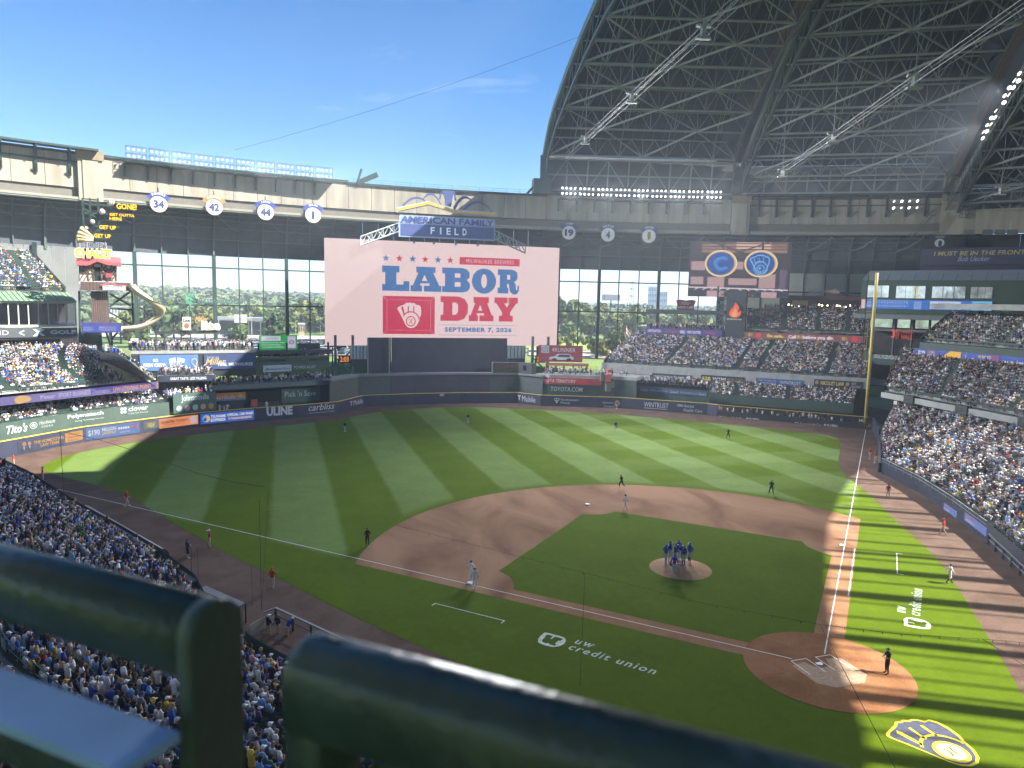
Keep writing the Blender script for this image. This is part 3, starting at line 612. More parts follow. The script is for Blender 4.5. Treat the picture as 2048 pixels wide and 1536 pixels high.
def glass_mat(key, tint=(.92, .96, 1.), alpha=.93, rough=.02):
    m = bpy.data.materials.new(key); m.use_nodes = True; n = m.node_tree; n.nodes.clear(); o = n.nodes.new('ShaderNodeOutputMaterial'); x = n.nodes.new('ShaderNodeMixShader'); t = n.nodes.new('ShaderNodeBsdfTransparent'); g = n.nodes.new('ShaderNodeBsdfGlossy')
    t.inputs[0].default_value = (*tint, 1); g.inputs['Roughness'].default_value = rough; x.inputs[0].default_value = 1-alpha
    n.links.new(t.outputs[0], x.inputs[1]); n.links.new(g.outputs[0], x.inputs[2]); n.links.new(x.outputs[0], o.inputs[0]); MATS[key] = m; return m
GLASS = glass_mat('window_glass'); FROST = M('frosted_glass', (.42, .46, .42), .4, var=.08, scale=.4)
SMOKE = glass_mat('smoked_glass', (.35, .38, .42), .80, .05)
def windows(label, cat, t0i, t1i, zs, glass, z_floor):
    """bays between the main columns: index unit = one mullion step"""
    root = thing('window_wall', label, cat, pol(RG, (t0i+t1i)/2*ST, z_floor))
    for i in range(t0i, t1i+1):
        t = i*ST; main = i % 3 == 0; m_ = MB()
        m_.beam(pol(RG, t, z_floor), pol(RG, t, 32.3), .75 if main else .26, .9 if main else .3, up=tuple(pol(1, t)-pol(0, t))); m_.build('column' if main else 'mullion', STEEL_G, root)
    for z in zs[1:-1]:
        p = ringpl(RG, t0i*ST, t1i*ST, 1.); m_ = MB(); p.strip(m_, 0, p.L[-1], z-.16, z+.16, -.15, .15); m_.build('transom', STEEL_G, root)
    for i in range(t0i, t1i):
        for z0, z1 in zip(zs[:-1], zs[1:]):
            p = PL([pol(RG+.05, i*ST), pol(RG+.05, (i+1)*ST)]); m_ = MB(); m_.quad(p.at(0, z0), p.at(p.L[-1], z0), p.at(p.L[-1], z1), p.at(0, z1)); m_.build('pane', glass, root)
windows('tall window wall in left centre looking out on wooded hills', 'window wall', -14, -4, (11.5, 20.8, 29.4, 32.2), GLASS, 6)
windows('tall window wall right of the video board looking out on a park', 'window wall', 6, 15, (12.6, 20.8, 28.8, 32.2), GLASS, 8)
windows('frosted window wall behind the party deck in right field', 'window wall', 15, 27, (12.6, 20.8, 27.2, 32.2), FROST, 8)
# metal cladding at the far left and behind the video board
CLAD = M('grey_cladding', (.17, .18, .175), .6, var=.12, scale=.3)
root = thing('clad_wall', 'grey ribbed metal wall left of the chalet tower', 'wall', pol(RG, -26, 8))
for i in range(24):
    t = -37+i*.66; p = PL([pol(RG-.2, t), pol(RG-.2, t+.64)]); m_ = MB(); p.strip(m_, 0, p.L[-1], 6, 32.5, -.2, .0 if i % 2 else .12); m_.build('cladding_panel', CLAD, root)
for t in (-23.3, -25.7, -28.5): m_ = MB(); m_.beam(pol(RG-.7, t, 6), pol(RG-.7, t, 33), .7); m_.build('column', STEEL_G, root)
root = thing('backing_wall', 'dark grey wall behind the big video board and the name sign', 'wall', pol(RG, 2, 11))
for i in range(14):
    t = -6.2+i*1.1; p = PL([pol(RG-1.2, t), pol(RG-1.2, t+1.08)]); m_ = MB(); p.strip(m_, 0, p.L[-1], 14, 42.6, -.2, 0); m_.build('cladding_panel', M('backing_grey', (.105, .11, .125), .8, var=.12, scale=.3), root)

# ------------------------------------------------------------------ plaques on the beam
BL = (52, 68, 140); OR = (176, 124, 70)
def plaque(u, v, w_, name, num, ribbon, label):
    pl = ringpl(RB_-.5, -22, 24, .7); q, z = pl.hit(u, v); s = (pl.hit(u+w_/2, v)[0]-pl.hit(u-w_/2, v)[0])/2
    root = thing('number_plaque', label, 'plaque', pl.at(q, z-s*.62, .5), 'retired number plaques')
    sub = PL([pl.at(q-10, 0, .0)[:2], pl.at(q+10, 0, .0)[:2]]); q = 10.
    def disc(r, o0, o1, cz): 
        m_ = MB(); n = 28; vs = [sub.at(q+r*math.cos(2*math.pi*i/n), cz+r*math.sin(2*math.pi*i/n), o) for o in (o0, o1) for i in range(n)]
        m_.add(vs, [tuple(range(n, 2*n))[::-1], tuple(range(n))]+[(i, n+i, n+(i+1) % n, (i+1) % n) for i in range(n)]); return m_
    r = s*.60; cz = z-s*.25
    disc(r*1.04, .25, .5, cz).build('rim', MC(160, 140, 120), root); disc(r*.97, .4, .55, cz).build('ball_face', M('plaque_white', (.74, .73, .70), .5), root)
    m_ = MB(); put2d(m_, sub, poly2d(arcband(0, 0, .98, 1.48, 42, 138, 14)), q, q+r*1.06, cz-.02*r, cz+r*1.0, .62); m_.build('ribbon', MC(*ribbon), root)
    for sx in (-1, 1):
        m_ = MB(); put2d(m_, sub, poly2d([(sx*.62, .82), (sx*1.12, 1.02), (sx*1.3, .62), (sx*1.06, .70), (sx*.98, .42), (sx*.72, .62)]), q, q+r*1.1, cz-.0*r, cz+r*1.0, .59); m_.build('ribbon_tail', MC(*ribbon), root)
    # name set round the arc
    n = len(name); m_ = MB()
    for i, ch in enumerate(name):
        v2, f, asp = text2d(ch, .02); a = R_(90+(n/2-.5-i)*min(10.5, 76/n)); cw = .19*min(1., 7.2/n)*(.5 if ch == 'I' else 1); rr = 1.23*1.05
        ca, sa = math.cos(a-math.pi/2), math.sin(a-math.pi/2); pts = []
        for x, y in v2:
            X, Y = (x-.5)*cw*1.05, (y-.5)*.27; pts.append((rr*math.cos(a)+X*ca-Y*sa, rr*math.sin(a)+X*sa+Y*ca))
        m_.add([sub.at(q+x*r, cz+y*r, .66) for x, y in pts], f)
    m_.build('lettering', MC(228, 228, 226), root)
    if num: 
        m_ = MB(); w2 = r*(.30 if len(num) == 1 else .62); put2d(m_, sub, text2d(num, .05), q-w2*(.6 if num == '1' else 1), q+w2*(.6 if num == '1' else 1), cz-r*.52, cz+r*.48, .6); m_.build('number', MC(44, 58, 112), root)
    else:
        m_ = MB(); put2d(m_, sub, poly2d([(.3, 0), (.75, .15), (.8, .6), (.72, 1), (.3, .96), (.18, .6)]), q-r*.4, q+r*.4, cz-r*.6, cz+r*.65, .6); m_.build('bronze_relief', MC(150, 122, 84), root)
    m_ = MB(); m_.beam(sub.at(q, cz+r*1.2, .2), sub.at(q, cz+r*2.0, .2), .2); m_.build('hanger', STEEL_G, root)
plaque(316, 402, 58, 'FINGERS', '34', BL, 'round white plaque 34 under a blue ribbon, nearest the chalet')
plaque(427, 408, 56, 'ROBINSON', '42', OR, 'round white plaque 42 under a brown orange ribbon')
plaque(530, 418, 54, 'AARON', '44', BL, 'round white plaque 44 under a blue ribbon')
plaque(625, 424, 52, 'SELIG', '1', BL, 'round white plaque with number 1 under a blue ribbon')
plaque(1137, 460, 45, 'YOUNT', '19', (64, 74, 122), 'round white plaque 19 under a navy ribbon')
plaque(1215, 464, 45, 'MOLITOR', '4', (64, 74, 122), 'round white plaque with number 4 under a navy ribbon')
plaque(1297, 467, 45, 'UECKER', '', (64, 74, 122), 'round white plaque with a bronze relief under a navy ribbon')
# ------------------------------------------------------------------ floodlight racks along the track
LAMP_ON = M('lit_floodlight', (1., .98, .92), .4, var=0., emit=1.1); LAMP_DIM = M('dim_floodlight', (1., .98, .94), .5, var=.0, emit=.3)  # the second kind glows faintly; the left bank counts as lit
def lamp_mesh():
    m_ = MB(); n = 12
    for y, r in ((.0, .44), (-.02, .46), (.25, .30), (.42, .16)): m_.v += [(r*math.cos(2*math.pi*i/n), y, r*math.sin(2*math.pi*i/n)) for i in range(n)]
    for j in range(1, 3):
        for i in range(n): m_.f.append((j*n+i, j*n+(i+1) % n, (j+1)*n+(i+1) % n, (j+1)*n+i)); m_.m.append(1)
    m_.f.append(tuple(range(n))); m_.m.append(0); m_.f.append(tuple(range(3*n, 4*n))[::-1]); m_.m.append(1)
    return m_
_lm = lamp_mesh(); LAMP = {}
for k, mm in ((True, LAMP_ON), (False, LAMP_DIM)): o = _lm.build('floodlight', [mm, STEEL_D]); LAMP[k] = o.data; bpy.data.objects.remove(o)
def lamp(parent, p, yaw, tilt, on, s=1.):
    o = link('floodlight', LAMP[on], parent); lo = wloc(parent); o.location = tuple(np.array(p)-lo); o.rotation_euler = (tilt, 0, yaw); o.scale = (s, s, s); return o
def rack(label, t0, t1, ncol, on, zt, group, dark=()):
    root = thing('floodlight_rack', label, 'floodlights', pol(RB_, (t0+t1)/2, zt-3.4), group); rr = RB_-2.4; m_ = MB()
    for z in (zt-2.9, zt-1.2, zt+.2): m_.beam(pol(rr, t0, z), pol(rr, t1, z), .08); m_.beam(pol(rr+1.3, t0, z), pol(rr+1.3, t1, z), .07)
    for i in range(4):
        t = t0+(t1-t0)*i/3; m_.beam(pol(rr, t, zt-3.), pol(rr, t, zt+.2), .06); m_.beam(pol(rr, t, zt-2.9), pol(rr+1.5, t, zt-2.9), .09); m_.beam(pol(rr, t, zt-1.4), pol(rr+1.3, t, zt-1.4), .07)
    m_.beam(pol(rr, t0, zt-2.9), pol(rr+1.3, t1, zt-1.4), .07); m_.beam(pol(rr+1.3, t0, zt-2.9), pol(rr, t1, zt-1.4), .07)
    m_.build('frame', STEEL_G, root)
    m_ = MB(); p = ringpl(rr+2.4, t0-.07, t1+.07, 1.); p.strip(m_, 0, p.L[-1], zt-3.1, zt-2.95, -.1, 2.3); m_.build('walkway', STEEL_G, root)
    m_ = MB(); m_.beam(pol(rr+2.1, t0, zt-3.), pol(rr+2.1, t0, zt-6.), .35, .25); m_.beam(pol(rr+2.1, t0, zt-5.6), pol(rr+.2, t0, zt-3.1), .2); m_.build('strut', STEEL_G, root)
    for row in (0, 1):
        for i in range(ncol):
            t = t0+(t1-t0)*(i+.5)/ncol; yaw = -R_(t)+(-.75, -.1, .35, .7)[i % 4]*(.8 if on else 1.)
            lamp(root, pol(rr-.2, t, zt-.45-row*1.35), yaw, R_(22), on, (.62 if on else .68))
n = 10
for i in range(n):
    a, b = -18.85+i*1.255, -18.85+(i+1)*1.255; rack(ORDW[i]+' rack of small round floodlights on the left beam, counted from the concrete pier', a+.07, b-.07, 4, False, 53.0, 'floodlight racks on the left beam')
n = 9
for i in range(n):
    a, b = 10.0+i*1.36, 10.0+(i+1)*1.36; rack(ORDW[i]+' rack of lit floodlights under the roof, counted from the sky end', a+.05, b-.05, 4, True, 52.6, 'lit floodlight racks')
# ------------------------------------------------------------------ spectators: simple seated and standing figures
CROWD_M = attr_mat('clothes_and_skin')
def tri(mbx):
    V = np.array(mbx.v); F, P = [], []
    for f, m in zip(mbx.f, mbx.m):
        for i in range(1, len(f)-1): F.append((f[0], f[i], f[i+1])); P.append(m)
    return V, np.array(F), np.array(P)
def rings(m_, rows, mi, n=6, cap=True):           # rows of (cx, cy, z, rx, ry)
    k = len(m_.v); 
    for cx, cy, z, rx, ry in rows: m_.v += [(cx+rx*math.cos(2*math.pi*(i+.5)/n), cy+ry*math.sin(2*math.pi*(i+.5)/n), z) for i in range(n)]
    for j in range(len(rows)-1):
        for i in range(n): m_.f.append((k+j*n+i, k+j*n+(i+1) % n, k+(j+1)*n+(i+1) % n, k+(j+1)*n+i)); m_.m.append(mi)
    if cap: m_.f.append(tuple(k+(len(rows)-1)*n+i for i in range(n))); m_.m.append(mi)
def limb(m_, pts, rad, mi, n=5):
    for i in range(len(pts)-1): m_.tube(pts[i], pts[i+1], rad[i], n, rad[i+1], mi if not hasattr(mi, '__len__') else mi[i])
def person_tpl(stand=False, arms=0, far=False, cap=True, hair=False):
    m_ = MB(); n = 5 if far else 7; dz = .40 if stand else 0.
    ty = -.05 if not stand else 0.
    rings(m_, [(0, ty, .42+dz, .17, .13), (0, ty+.0, .68+dz, .165, .115), (0, ty-.02, .90+dz, .215, .12), (0, ty-.02, 1.0+dz, .17, .09), (0, ty, 1.05+dz, .06, .06)] if not far else [(0, ty, .42+dz, .18, .14), (0, ty, .88+dz, .22, .13), (0, ty, 1.03+dz, .09, .08)], 1, n)
    h = np.array((0, ty+.035, 1.19+dz))
    if far: rings(m_, [(h[0], h[1], h[2]-.12, .05, .05), (h[0], h[1], h[2]-.03, .10, .11), (h[0], h[1], h[2]+.03, .10, .11)], 0, 5, False)
    else: m_.sphere(h, (.085, .10, .12), 8, 5, 0)
    if far: rings(m_, [(h[0], h[1], h[2]+.02, .112, .125), (h[0], h[1], h[2]+.13, .06, .07)], 3, 5)
    else:
        rings(m_, [(h[0], h[1]-.01, h[2]+.03, .10, .115), (h[0], h[1]-.015, h[2]+.09, .09, .105), (h[0], h[1]-.02, h[2]+.135, .04, .05)], 3, 8)
        if cap: m_.add([(h[0]-.07, h[1]+.08, h[2]+.045), (h[0]+.07, h[1]+.08, h[2]+.045), (h[0]+.05, h[1]+.19, h[2]+.035), (h[0]-.05, h[1]+.19, h[2]+.035)], [(0, 1, 2, 3)], 3)
        else: rings(m_, [(h[0], h[1]-.05, h[2]-.14 if hair else h[2]-.06, .085, .06), (h[0], h[1]-.035, h[2]+.05, .095, .085)], 3, 7)
    na = 4 if far else 5
    for sx in (-1, 1):
        S = np.array((sx*.205, ty-.01, .95+dz)); r0 = (.055, .045, .035)
        if arms == 0: E, Wr = S+(sx*.05, -.02, -.27), S+(-sx*.04, .22, -.36)
        elif arms == 1: E, Wr = S+(sx*.03, .10, -.25), S+(-sx*.20, .22, -.16)
        elif arms == 2: E, Wr = (S+(sx*.12, .08, .22), S+(sx*.02, .10, .46)) if sx > 0 else (S+(sx*.05, -.02, -.27), S+(-sx*.04, .2, -.34))
        else: E, Wr = S+(sx*.10, .16, -.12), S+(-sx*.06, .20, .12)
        if stand and arms == 0: E, Wr = S+(sx*.05, -.02, -.28), S+(sx*.03, .06, -.52)
        limb(m_, [S, E, Wr], r0, (1, 0), na)
        if not far: m_.sphere(Wr, (.045, .05, .045), 5, 3, 0)
        hp = np.array((sx*.09, ty, .46+dz))
        if stand: limb(m_, [hp, (sx*.10, .02, .46), (sx*.10, -.01, .06)], (.085, .065, .05), (2, 2), na); m_.box((sx*.10, .05, .035), (.09, .25, .07), mi=4)
        else:
            limb(m_, [hp, (sx*.12, .42, .49), (sx*.11, .40, .08)], (.085, .07, .05), (2, 0 if not far else 2), na)
            if not far: m_.box((sx*.11, .46, .035), (.09, .24, .07), mi=4)
    return tri(m_)
NEAR_T = [person_tpl(False, a, False, c, h) for a, c, h in ((0, True, False), (0, False, True), (1, True, False), (1, False, False), (3, False, True), (2, True, False), (0, False, False))]+[person_tpl(True, a, False, c, h) for a, c, h in ((0, True, False), (0, False, True), (3, True, False), (2, False, False))]
NEAR_SEAT, NEAR_STAND = list(range(7)), list(range(7, 11))
FAR_T = [person_tpl(False, 0, True), person_tpl(False, 1, True), person_tpl(False, 3, True), person_tpl(True, 0, True), person_tpl(True, 1, True)]
COLS = {'white': (.74, .74, .74), 'cream': (.62, .58, .48), 'light grey': (.42, .43, .45), 'grey': (.20, .21, .23), 'black': (.020, .020, .024), 'navy': (.022, .030, .075), 'royal blue': (.030, .085, .38), 'sky blue': (.20, .38, .66), 'yellow': (.66, .46, .06), 'red': (.46, .04, .04), 'green': (.06, .20, .09), 'brown': (.14, .085, .05), 'tan': (.42, .31, .20), 'pink': (.62, .30, .34), 'purple': (.12, .06, .26)}
CN = list(COLS); CV = np.array([COLS[c] for c in CN])
SHIRT_W = np.array([26, 3, 9, 11, 15, 22, 3.5, 4.5, 1.6, 1.6, .7, 2, 2, .7, .5]); SHIRT_W /= SHIRT_W.sum()
SHIRT_N = np.array([24, 4, 9, 9, 11, 15, 9, 12, 2, 2, 1., 1.5, 2.5, 1, .6]); SHIRT_N /= SHIRT_N.sum()
HATN = ['white', 'navy', 'royal blue', 'black', 'yellow', 'light grey', 'red', 'sky blue']; HATC = np.array([COLS[c] for c in HATN]); HATW = np.array([26, 28, 10, 12, 5, 8, 3, 4.]); HATW /= HATW.sum()
HAIRN = ['dark brown', 'brown', 'blond', 'grey']; HAIRC = np.array([(.03, .02, .014), (.10, .055, .03), (.34, .23, .11), (.32, .31, .30)]); HAIRW = np.array([.42, .3, .18, .1])
PANT = np.array([(.03, .04, .08), (.10, .13, .19), (.02, .02, .022), (.33, .27, .19), (.22, .22, .23), (.10, .09, .07)])
SKIN = np.array([(.50, .30, .21), (.42, .24, .16), (.56, .36, .27), (.26, .14, .085), (.46, .27, .18)])
CROWD = []                                        # x, y, z, yaw, standing, zone
def offs(pts, d, frm=(0., 40.)):
    p = [np.array(a[:2], float) for a in pts]; out = []; frm = np.array(frm)
    for i, a in enumerate(p):
        t = np.zeros(2)
        if i: v = p[i]-p[i-1]; t += v/np.linalg.norm(v)
        if i < len(p)-1: v = p[i+1]-p[i]; t += v/np.linalg.norm(v)
        t /= np.linalg.norm(t); n = np.array((t[1], -t[0]))
        if n@(a-frm) < 0: n = -n
        out.append(a+n*d)
    return out
def seat_row(F, B, k, z, zone, dens=.93, stand=.08, sp=.52, aisles=(), yawj=.25, back=.35):
    """people along the line a fraction k of the way from F to B"""
    p = [np.array(f)*(1-k)+np.array(b)*k for f, b in zip(F, B)]; dirs = [(np.array(f)-np.array(b)) for f, b in zip(F, B)]
    L = np.cumsum([0]+[np.linalg.norm(p[i+1]-p[i]) for i in range(len(p)-1)]); tot = L[-1]
    for j in range(int(tot/sp)):
        s = (j+.5)*sp+random.uniform(-.07, .07); fr = s/tot
        if any(abs(fr-a) < .6/max(tot, 1) for a in aisles): continue
        if random.random() > dens*min(1., .80+.5*(.5+.5*math.sin(s*.55+z*2.3+len(p))*math.sin(s*.21+z*.7))): continue
        i = min(max(int(np.searchsorted(L, s))-1, 0), len(p)-2); f = min(max((s-L[i])/max(L[i+1]-L[i], 1e-6), 0), 1)
        d = dirs[i]*(1-f)+dirs[i+1]*f; nd = np.linalg.norm(d)
        if nd < .5: continue
        d /= nd; q = p[i]*(1-f)+p[i+1]*f-d*back
        pr = proj((q[0], q[1], z+1))
        if pr[2] < 1 or not (-220 < pr[0] < 2270 and -100 < pr[1] < 1850): continue
        CROWD.append((q[0], q[1], z, math.atan2(-d[0], d[1])+random.gauss(0, yawj), random.random() < stand, zone))
SEATM = M('green_seats', (.016, .040, .030), .5, var=.25, scale=3)
def stand(name, label, F, B, zF, zB, rows, zone, dens=.93, stnd=.08, sp=.52, aisles=(.2, .4, .6, .8), tread=CONC_D, fascia=None, seats=True, crowd=True, empty=(), ends=True):
    root = thing(name, label, 'grandstand', (F[len(F)//2][0], F[len(F)//2][1], 0)); F = [np.array(a[:2], float) for a in F]; B = [np.array(a[:2], float) for a in B]
    m_ = MB(); s_ = MB(); n = len(F)
    for r in range(rows):
        k0, k1 = r/rows, (r+1)/rows; z = zF+(zB-zF)*k0; zn = zF+(zB-zF)*k1
        a = [f*(1-k0)+b*k0 for f, b in zip(F, B)]; c = [f*(1-k1)+b*k1 for f, b in zip(F, B)]
        vs = [(*p, z) for p in a]+[(*p, z) for p in c]+[(*p, zn) for p in c]
        fs = [(i, i+1, n+i+1, n+i) for i in range(n-1)]+[(n+i, n+i+1, 2*n+i+1, 2*n+i) for i in range(n-1)]
        m_.add(vs, fs)
        if seats:
            e = [f*(1-(k0*.35+k1*.65))+b*(k0*.35+k1*.65) for f, b in zip(F, B)]; g = [f*(1-(k0*.2+k1*.8))+b*(k0*.2+k1*.8) for f, b in zip(F, B)]
            vs = [(*p, z+.42) for p in e]+[(*p, z+.42) for p in g]+[(*p, z+.82) for p in g]
            s_.add(vs, fs)
        if crowd and r not in empty: seat_row(F, B, (r+.75)/rows, z, zone, dens, stnd, sp, aisles)
    m_.build('terrace', tread, root)
    if seats: tag(s_.build('seat_rows', SEATM, root), kind='stuff')
    # end walls
    for i in ((0, n-1) if ends else ()):
        w = MB(); w.add([(*F[i], zF-.3), (*B[i], zF-.3), (*B[i], zB+.9), (*F[i], zF+.9)], [(0, 1, 2, 3)]); w.build('end_wall', fascia or CONC_D, root)
    if fascia:
        w = MB(); w.add([(*f, zF-fascia_h) for f in F]+[(*f, zF+.85) for f in F], [(i, i+1, n+i+1, n+i) for i in range(n-1)]); w.build('front_wall', fascia, root)
    return root
fascia_h = 1.5
def railing(name, label, pts, h=1.05, n_rail=3, post=1.8, mat=None, z=None):
    root = thing(name, label, 'railing', pts[0]); pts = [np.array(p, float) for p in pts]; m_ = MB()
    for k in range(n_rail):
        for a, b in zip(pts[:-1], pts[1:]): m_.beam(a+(0, 0, h*(k+1)/n_rail), b+(0, 0, h*(k+1)/n_rail), .05)
    m_.build('rails', mat or STEEL_G, root)
    for a, b in zip(pts[:-1], pts[1:]):
        L = np.linalg.norm(b-a); k = max(1, int(L/post))
        for i in range(k): q = a+(b-a)*i/k; p_ = MB(); p_.beam(q, q+(0, 0, h), .06); p_.build('post', mat or STEEL_G, root)
    return root

# ---------------- near stand on the third base side (below the camera)
NF = [(-76, 82), (-69.2, 71.7), (-63.1, 62.2), (-54, 46.1), (-48.6, 37.3), (-44.1, 29.6), (-40.6, 22.6), (-38.7, 15.8), (-35.6, 9.8), (-31., 3.), (-25, -6), (-19, -15), (-12, -22)]
NB_ = offs(NF, 23, (0, 30)); fascia_h = 1.2
stand('lower_stand', 'packed lower stand along the third base side below the railing', NF, NB_, .9, 8.8, 27, 'near', .94, .12, .54, (.16, .28, .40, .52, .64, .76, .88), fascia=GREEN_B, empty=(15,))
railing('front_railing', 'dark thin railing along the front of the near stand', [(x, y, .95) for x, y in NF[1:7]], .75, 2, 2.2, STEEL_D)
mid = [tuple(f*(1-.575)+np.array(b)*.575) for f, b in zip([np.array(a) for a in NF], NB_)]
railing('aisle_railing', 'green railing along the cross aisle of the near stand', [(x, y, .9+7.9*.575) for x, y in mid[5:10]], 1.0, 2, 1.5)
# ---------------- first base side stands
F1 = [(66.6, 62.9), (57, 52.9), (48.3, 44.1), (44.4, 34.0), (39.7, 25.0), (34.9, 16.9), (30.5, 10.5), (26.5, 4), (20, -5)]
B1 = [(68.5, 62.0), (67.2, 57), (66.0, 50), (65.0, 43), (63.6, 34), (61.5, 25), (59, 15), (56, 5), (50, -10)]
fascia_h = 1.3
stand('field_level_stand', 'packed field level stand behind the first base dirt, half in sunlight', F1, B1, 1.25, 7.6, 25, 'right', .96, .22, .5, (.12, .3, .5, .68, .86), fascia=NAVY)
railing('front_railing', 'thin pale railing on the wall of the sunlit first base stand', [(x, y, 1.3) for x, y in F1[2:6]], .8, 2, 2.0, STEEL_L)
F2 = [(65.6, 62.2), (65.2, 57), (64.2, 50), (63.4, 43), (62.2, 34), (60, 25), (57.4, 15), (54, 3)]
B2 = [(78.5, 71.5), (78, 65), (77.4, 56), (76.8, 47), (76, 37), (74, 26), (71, 15), (67, 3)]
fascia_h = .2
stand('loge_stand', 'packed shaded middle tier on the first base side above a pale ledge', F2, B2, 9.3, 15.2, 17, 'right', .96, .1, .5, (.2, .42, .63, .84))
root = thing('tier_ledge', 'pale concrete ledge across the front of the middle tier on the right', 'ledge', (64, 50, 8)); p = PL(F2)
m_ = MB(); p.strip(m_, 0, p.L[-1], 8.15, 9.05, -.5, .35); m_.build('ledge_face', M('pale_ledge', (.36, .36, .34), .8, var=.1, scale=.6), root)
for i, q in enumerate(np.arange(5.5, p.L[-1], 11.)): m_ = MB(); p.strip(m_, q, q+2.2, 8.0, 9.3, -.4, .6); m_.build('speaker_box', STEEL_D, root)
for i, q in enumerate(np.arange(2.5, p.L[-1], 11.)): m_ = MB(); p.strip(m_, q, q+.8, 7.3, 7.9, -.2, -.12); m_.build('number_card', MC(190, 190, 186), root)
m_ = MB(); m_.add([(*a, 8.15) for a in F2]+[(*b, 13.6) for b in B2], [(i, i+1, len(F2)+i+1, len(F2)+i) for i in range(len(F2)-1)]); m_.build('deck_underside', CONC_D, root)
F3 = [(77.4, 66.5), (77.1, 60), (76.6, 50), (75.8, 40), (73.6, 28), (70, 15)]; B3 = [(90, 71.5), (89.6, 64), (89, 53), (88, 42), (86, 30), (82, 16)]
stand('club_stand', 'dim third tier of seats above the video ribbon on the right', F3, B3, 17.6, 22.4, 12, 'right', .88, .12, .5, (.3, .62))
# ---------------- right field stands
nRF = np.array((.692, .722)); tRF = np.array((.722, -.692)); aRF = np.array((63.5, 84.5))
def RF(D, s0, s1, n=5): return [aRF+nRF*D+tRF*(s0+(s1-s0)*i/n) for i in range(n+1)]
def sRF(u, D, v=700): return PL([aRF+nRF*D, aRF+nRF*D+tRF*10]).hit(u, v)[0]
fascia_h = 1.2
stand('bleachers', 'shaded lower bleachers behind the right field bullpens', RF(6.5, sRF(1425, 6.5), sRF(1715, 6.5)), RF(15, sRF(1420, 15), sRF(1722, 15)), 3.2, 6.4, 11, 'rf', .9, .1, .5, (.2, .56), fascia=GREEN_B)
stand('right_field_tier', 'broad packed middle tier in right field above a row of banners', RF(13.4, sRF(1208, 13.4), sRF(1738, 13.4)), RF(30, sRF(1262, 30), sRF(1745, 30)), 8.7, 14.6, 21, 'rf', .96, .08, .5, (.26, .54, .62, .865), fascia=None)
stand('upper_right_tier', 'small dim upper tier under the party deck in right field', RF(30.6, sRF(1492, 30.6), sRF(1733, 30.6)), RF(42, sRF(1490, 42), sRF(1735, 42)), 17.4, 22.2, 13, 'rf', .86, .1, .5, (.08, .32, .60, .84))
def stand_line(pl, q0, q1, z, zone, off=0., dens=.8, sp=.6, rows=1, stnd=1., dd=.9):
    for r in range(rows):
        for q in np.arange(q0, q1, sp):
            if random.random() > dens: continue
            a = pl.at(q, z, off-r*dd); b = pl.at(q, z, off-r*dd+1); d = b-a
            x = random.uniform(-.25, .25)
            CROWD.append((a[0]+x*.5, a[1]+x, z, math.atan2(-d[0], d[1])+random.gauss(0, .7), random.random() < stnd, zone))
p = PL(RF(32, sRF(1275, 32), sRF(1740, 32))); stand_line(p, 0, p.L[-1], 14.6, 'rf', dens=.75, rows=2)
p = PL(RF(42.6, sRF(1520, 42.6), sRF(1735, 42.6))); stand_line(p, 0, p.L[-1], 22.3, 'rf', dens=.8, rows=2)
p = PL(RF(10, sRF(1232, 10), sRF(1425, 10))); stand_line(p, 0, p.L[-1], 4.9, 'rf', dens=.75, rows=3, stnd=.6)
p = PL(RF(1.8, sRF(1425, 1.8, 820), sRF(1690, 1.8, 820))); stand_line(p, 0, p.L[-1], .3, 'pen', dens=.42, rows=2, stnd=.6)
# ---------------- left field stands
LFR = PL([G2(u, v, 6.8) for u, v in ((-150, 826), (0, 811), (100, 800), (200, 789), (315, 776))])
GLF = PL([WALL.at(q, 0, -1.9)[:2] for q in np.linspace(0, WALL.hit(350, 820)[0], 9)])
root = thing('left_field_green_wall', 'high green wall above the left field adverts, sunlit at its left end', 'wall', GLF.at(10))
for i in range(8): m_ = MB(); GLF.strip(m_, GLF.L[i]+.01, GLF.L[i+1]-.01, 0, 4.55, -.25, 0); m_.build('wall_panel', GREEN_W, root)
fascia_h = 1.
LB = PL([a for a in offs(GLF.p, 8.5, (0, 40))])
stand('left_lower_rows', 'shaded rows of fans between the green wall and the purple video ribbon', [tuple(a) for a in offs(GLF.p, .4, (0, 40))], [tuple(a) for a in LB.p], 3.9, 6.3, 9, 'lf', .85, .1, .52, (.3, .6))
LU_F = [tuple(a) for a in LFR.p]; LU_B = [G2(u, v, 13.9) for u, v in ((-150, 703), (0, 697), (90, 697), (170, 700), (238, 706))]
stand('left_field_tier', 'broad sunlit tier packed with fans in left field', LU_F, LU_B, 8.35, 13.9, 22, 'sun', .95, .05, .5, (.30, .62, .86), ends=False)
m_ = MB(); m_.add([(*a, 6.8) for a in LFR.p]+[(*b, 12.6) for b in LU_B], [(i, i+1, 6+i, 5+i) for i in range(4)]); tag(m_.build('tier_underside', BLACK), 'underside of the sunlit left field tier, coloured black for its shade', 'ceiling', kind='structure')  # concrete coloured black for the shade under the tier
XG = PL([G2(-200, 676, 15.4), G2(0, 675, 15.4), G2(152, 672, 15.4)])
xgu = offs(XG.p, 4.6, (0, 40)); xgb = offs(XG.p, 20, (0, 40)); xgb[-1] = PL(xgb).at(PL(xgb).hit(64, 540)[0])[:2]
stand('left_upper_deck', 'half sunlit upper deck of fans above the green metal roof', [tuple(a) for a in xgu], [tuple(a) for a in xgb], 23.3, 30.6, 17, 'sun', .85, .05, .5, (.5, .8))
